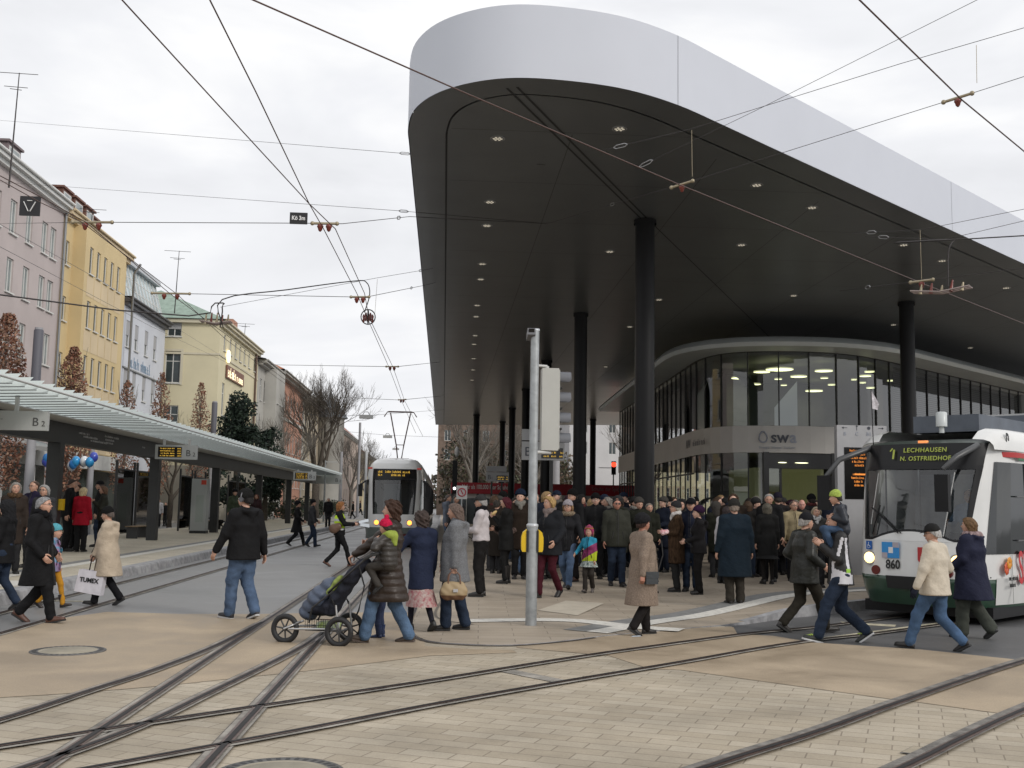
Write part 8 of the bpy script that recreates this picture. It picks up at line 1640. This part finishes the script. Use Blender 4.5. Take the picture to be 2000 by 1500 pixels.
# --- stroller
def stroller():
    pa, pb, pc = G(547, 1258), G(661, 1263), G(625, 1252)
    t = thing('stroller', 'three-wheeled jogging stroller with blue grey footmuff pushed by the mother', 'stroller', (pa[0], pa[1], 0)); o_ = Vector((pa[0], pa[1], 0)); ax = Vector((pb[0]-pa[0], pb[1]-pa[1], 0)); L_ = ax.length; ax.normalize(); t.rotation_euler = (0, 0, math.atan2(ax.y, ax.x))
    AL = mat('alu_tube', (.5, .5, .5), .3, metal=.8); RUB = mat('rubber', (.014, .014, .015), .6); NV = cloth((.022, .024, .034)); MF = cloth((.075, .095, .14), 'shiny')
    def wheel(x, y, r):
        m_ = MB(); ring = [(x+math.cos(a)*(r-.022), y, r+math.sin(a)*(r-.022)) for a in [2*math.pi*k/28 for k in range(29)]]; m_.tube(ring, .033, 8, 0, cap=False, ref=(0, 1, 0)); w_ = m_.build('wheel', RUB, t)
        m_ = MB(); m_.tube([(x, y-.035, r), (x, y+.035, r)], .022, 10)
        for k in range(7): a = 2*math.pi*k/7+.3; m_.tube([(x, y, r), (x+math.cos(a)*(r-.04), y, r+math.sin(a)*(r-.04))], [.012, .009], 5)
        m_.build('rim', mat('rim_black', (.05, .05, .052), .35), w_)
    R0 = .165; yb = .26
    wheel(0, .13, R0); wheel(L_, 0, R0); wheel(L_-.05, .52, R0)
    Lx = L_; m_ = MB(); m_.tube([(0, .09, R0), (.20, .12, R0+.09), (.10, .13, R0+.06)], .014, 6); m_.tube([(0, .17, R0), (.20, .20, R0+.09)], .014, 6); m_.tube([(.06, .10, R0+.0), (Lx, .02, R0+.03)], .014, 6); m_.tube([(.06, .24, R0+.02), (Lx-.05, .50, R0+.03)], .014, 6); m_.tube([(Lx, 0, R0), (Lx-.05, .52, R0)], .012, 6)
    for y in (.03, .49): m_.tube([(Lx-.02, y, R0+.02), (Lx-.06, y, R0+.30)], .012, 6)
    m_.build('frame', AL, t); m_ = MB()
    for y in (.03, .49): m_.tube([(Lx-.06, y, R0+.28), (Lx-.16, y, R0+.44), (Lx+.28, y, R0+.84)], .014, 6); m_.tube([(.3, y*.6+.1, R0+.08), (Lx-.35, y, R0+.26), (Lx-.10, y, R0+.46)], .011, 6)
    m_.build('upper_frame', mat('frame_black', (.03, .03, .032), .4), t)
    m_ = MB(); m_.tube([(Lx+.26, .03, R0+.83), (Lx+.36, .03, R0+.89), (Lx+.40, .06, R0+.90), (Lx+.40, .46, R0+.90), (Lx+.36, .49, R0+.89), (Lx+.26, .49, R0+.83)], .020, 8); m_.build('handlebar', mat('foam_black', (.02, .02, .02), .7), t)
    S3 = [(.20, .26), (.32, .24), (.44, .36), (.52, .52), (.62, .74), (.70, .86)]
    V, F = sdf_mesh([pr(v3(Lx-.42, yb, .40), v3(Lx-.20, yb, .42), .085, .10, 1, 1.9), pr(v3(Lx-.20, yb, .42), v3(Lx+.08, yb, .80), .10, .075, .75, 2.2), pr(v3(Lx+.02, yb, .76), v3(Lx+.20, yb, .95), .07, .06, 1, 2.6)], .014, .03, [(v3(Lx-.16, yb, .80), v3(-.72, 0, .70)*1.0)], lambda g: wob(g, 30, 2)*.008); link_mesh('seat', np_mesh('seat', V, F, [NV]), t)
    V, F = sdf_mesh([pr(v3(.24, yb, .36), v3(.38, yb, .52), .10, .13, 1, 1.4), pr(v3(.38, yb, .52), v3(Lx-.22, yb, .66), .13, .10, .9, 1.4)], .013, .03, (), lambda g: -np.abs(np.sin((g[..., 0]*.6+g[..., 2])*24))*.014+wob(g, 26, 4)*.005); link_mesh('footmuff', np_mesh('muff', V, F, [MF]), t)
    V, F = sdf_mesh([pr(v3(Lx-.20, yb-.05, .60), v3(Lx-.08, yb-.05, .74), .06, .06, .8, 1.7)], .013, .03, (), lambda g: wob(g, 40, 4)*.006); link_mesh('green_blanket', np_mesh('bl', V, F, [cloth((.27, .33, .09))]), t)
    m_ = MB(); m_.box(.26, Lx-.12, .10, .42, .155, .165); 
    for k in range(13): x = .26+k*(Lx-.38)/12; m_.tube([(x, .10, .16), (x, .10, .29)], .003, 4, cap=False)
    m_.tube([(.26, .10, .29), (Lx-.12, .10, .29)], .005, 5); m_.tube([(.26, .10, .22), (Lx-.12, .10, .22)], .003, 5); bk = m_.build('basket', BLK, t)
    m_ = MB(); m_.box(.38, .62, .14, .36, .17, .25); m_.build('basket_content', [mat('parcel', rough=.6, fn=stainfn((.30, .40, .06), (.55, .58, .62), 9, 40))], bk)
    m_ = MB(); m_.tube([(Lx+.22, -.01, .92), (Lx+.30, -.03, .70), (Lx+.24, -.03, .42), (Lx+.18, -.02, .30)], .010, 6); m_.build('hand_strap', BLK, t)
stroller()
# --- the crowd under the canopy
random.seed(23)
CC_ = [('black', (.009, .009, .010)), ('charcoal', (.018, .018, .020)), ('navy', (.010, .013, .024)), ('dark brown', (.021, .014, .010)), ('dark olive', (.018, .019, .013)), ('grey', (.045, .045, .048)), ('dark red', (.035, .010, .012)), ('deep blue', (.010, .026, .055)), ('taupe', (.07, .055, .045))]
HT = [('beanie', 'wool hat'), (None, 'short hair'), (None, 'grey hair'), ('cap', 'flat cap'), ('hood', 'raised hood'), (None, 'bobbed hair'), ('beret', 'beret'), (None, 'long hair')]
used = {}
def zone(px):
    for lim, s_ in ((945, 'beside the tram platform edge'), (1000, 'below the round red ring sign'), (1050, 'left of the signal pole'), (1110, 'right of the signal pole'), (1180, 'by the second column'), (1235, 'left of the nearest column'), (1300, 'right of the nearest column'), (1380, 'before the left glass front'), (1470, 'by the rounded glass corner'), (1540, 'before the entrance door'), (1600, 'right of the entrance door'), (1660, 'beside the information pillar')):
        if px < lim: return s_
    return 'behind the tram mirror'
placed = list(PLACED)
for row, (Y, n, a, b_) in enumerate(((23.0, 20, 950, 1640), (24.8, 20, 955, 1640), (26.8, 20, 945, 1660), (29.2, 19, 950, 1660), (32.0, 19, 950, 1660), (35.3, 17, 950, 1650), (38.8, 17, 950, 1640))):
    for i in range(n):
        px = a+(b_-a)*(i+.5)/n+random.uniform(-18, 18); y = Y+random.uniform(-.9, .9); q = Yp(px, 985, y)
        if any(math.hypot(q[0]-c[0], q[1]-c[1]) < .44 for c in placed) or math.hypot(q[0]-5.02, q[1]-26.76) < .6 or math.hypot(q[0]-5.1, q[1]-40.4) < .6: continue
        placed.append((q[0], q[1]))
        cn, cc = random.choice(CC_[:5] if random.random() < .9 else CC_); hk, hn = random.choice(HT); sex = 'f' if random.random() < .45 else 'm'; H = (1.66 if sex == 'f' else 1.77)+random.gauss(0, .06)
        hc = {'grey hair': (.32, .31, .30), 'bobbed hair': random.choice(((.05, .03, .02), (.3, .2, .1)))}.get(hn, random.choice(((.02, .015, .012), (.06, .035, .02), (.2, .18, .16))))
        fc = random.choice((0, 20, 340, 180, 200, 160, 270, 90, 230, 130)); kind = random.choice(('jacket', 'coat', 'coat'))
        dn = 'seen from behind' if fc in (0, 20, 340) else ('facing forward' if fc in (180, 200, 160) else ('turned left' if fc in (270, 230) else 'turned right'))
        lab = '%s %s, %s, %s, %s' % (cn, kind, hn, dn, zone(px)); lab = 'person in '+lab
        if lab in used: used[lab] += 1; lab += (', %s rows' % ('front', 'second', 'third', 'middle', 'fifth', 'rear', 'last')[row])
        used[lab] = used.get(lab, 0)+1
        if used[lab] > 1: lab = lab.replace('person in', 'tall person in' if H > 1.72 else 'short person in')
        person(lab, (q[0], q[1], gz(q[0], q[1])), H, fc+random.uniform(-15, 15), group='visitors crowding under the canopy', sex=sex, build=random.uniform(.98, 1.2), ccol=cc, coat=kind, tcol=random.choice((K, K, DJ, DG, NAVY)), hair={'bobbed hair': 'bob', 'long hair': 'long'}.get(hn, 'short'), hcol=hc, hat=hk, hatcol=random.choice(((.010, .010, .010), (.025, .025, .025), (.03, .014, .022), (.012, .018, .035), (.06, .055, .05))), q=0, skin=random.choice((SKIN(), SKIN2())), puff=random.uniform(1.0, 1.14), scarf=random.choice((None, None, None, (.12, .11, .10), (.1, .03, .03), (.2, .19, .17))), head=(random.uniform(-30, 30), random.uniform(-8, 6)), hands=random.choice((None, None, ((-.1, .25, 1.1), (.1, .25, 1.1)), (None, (.02, .28, 1.25)))))
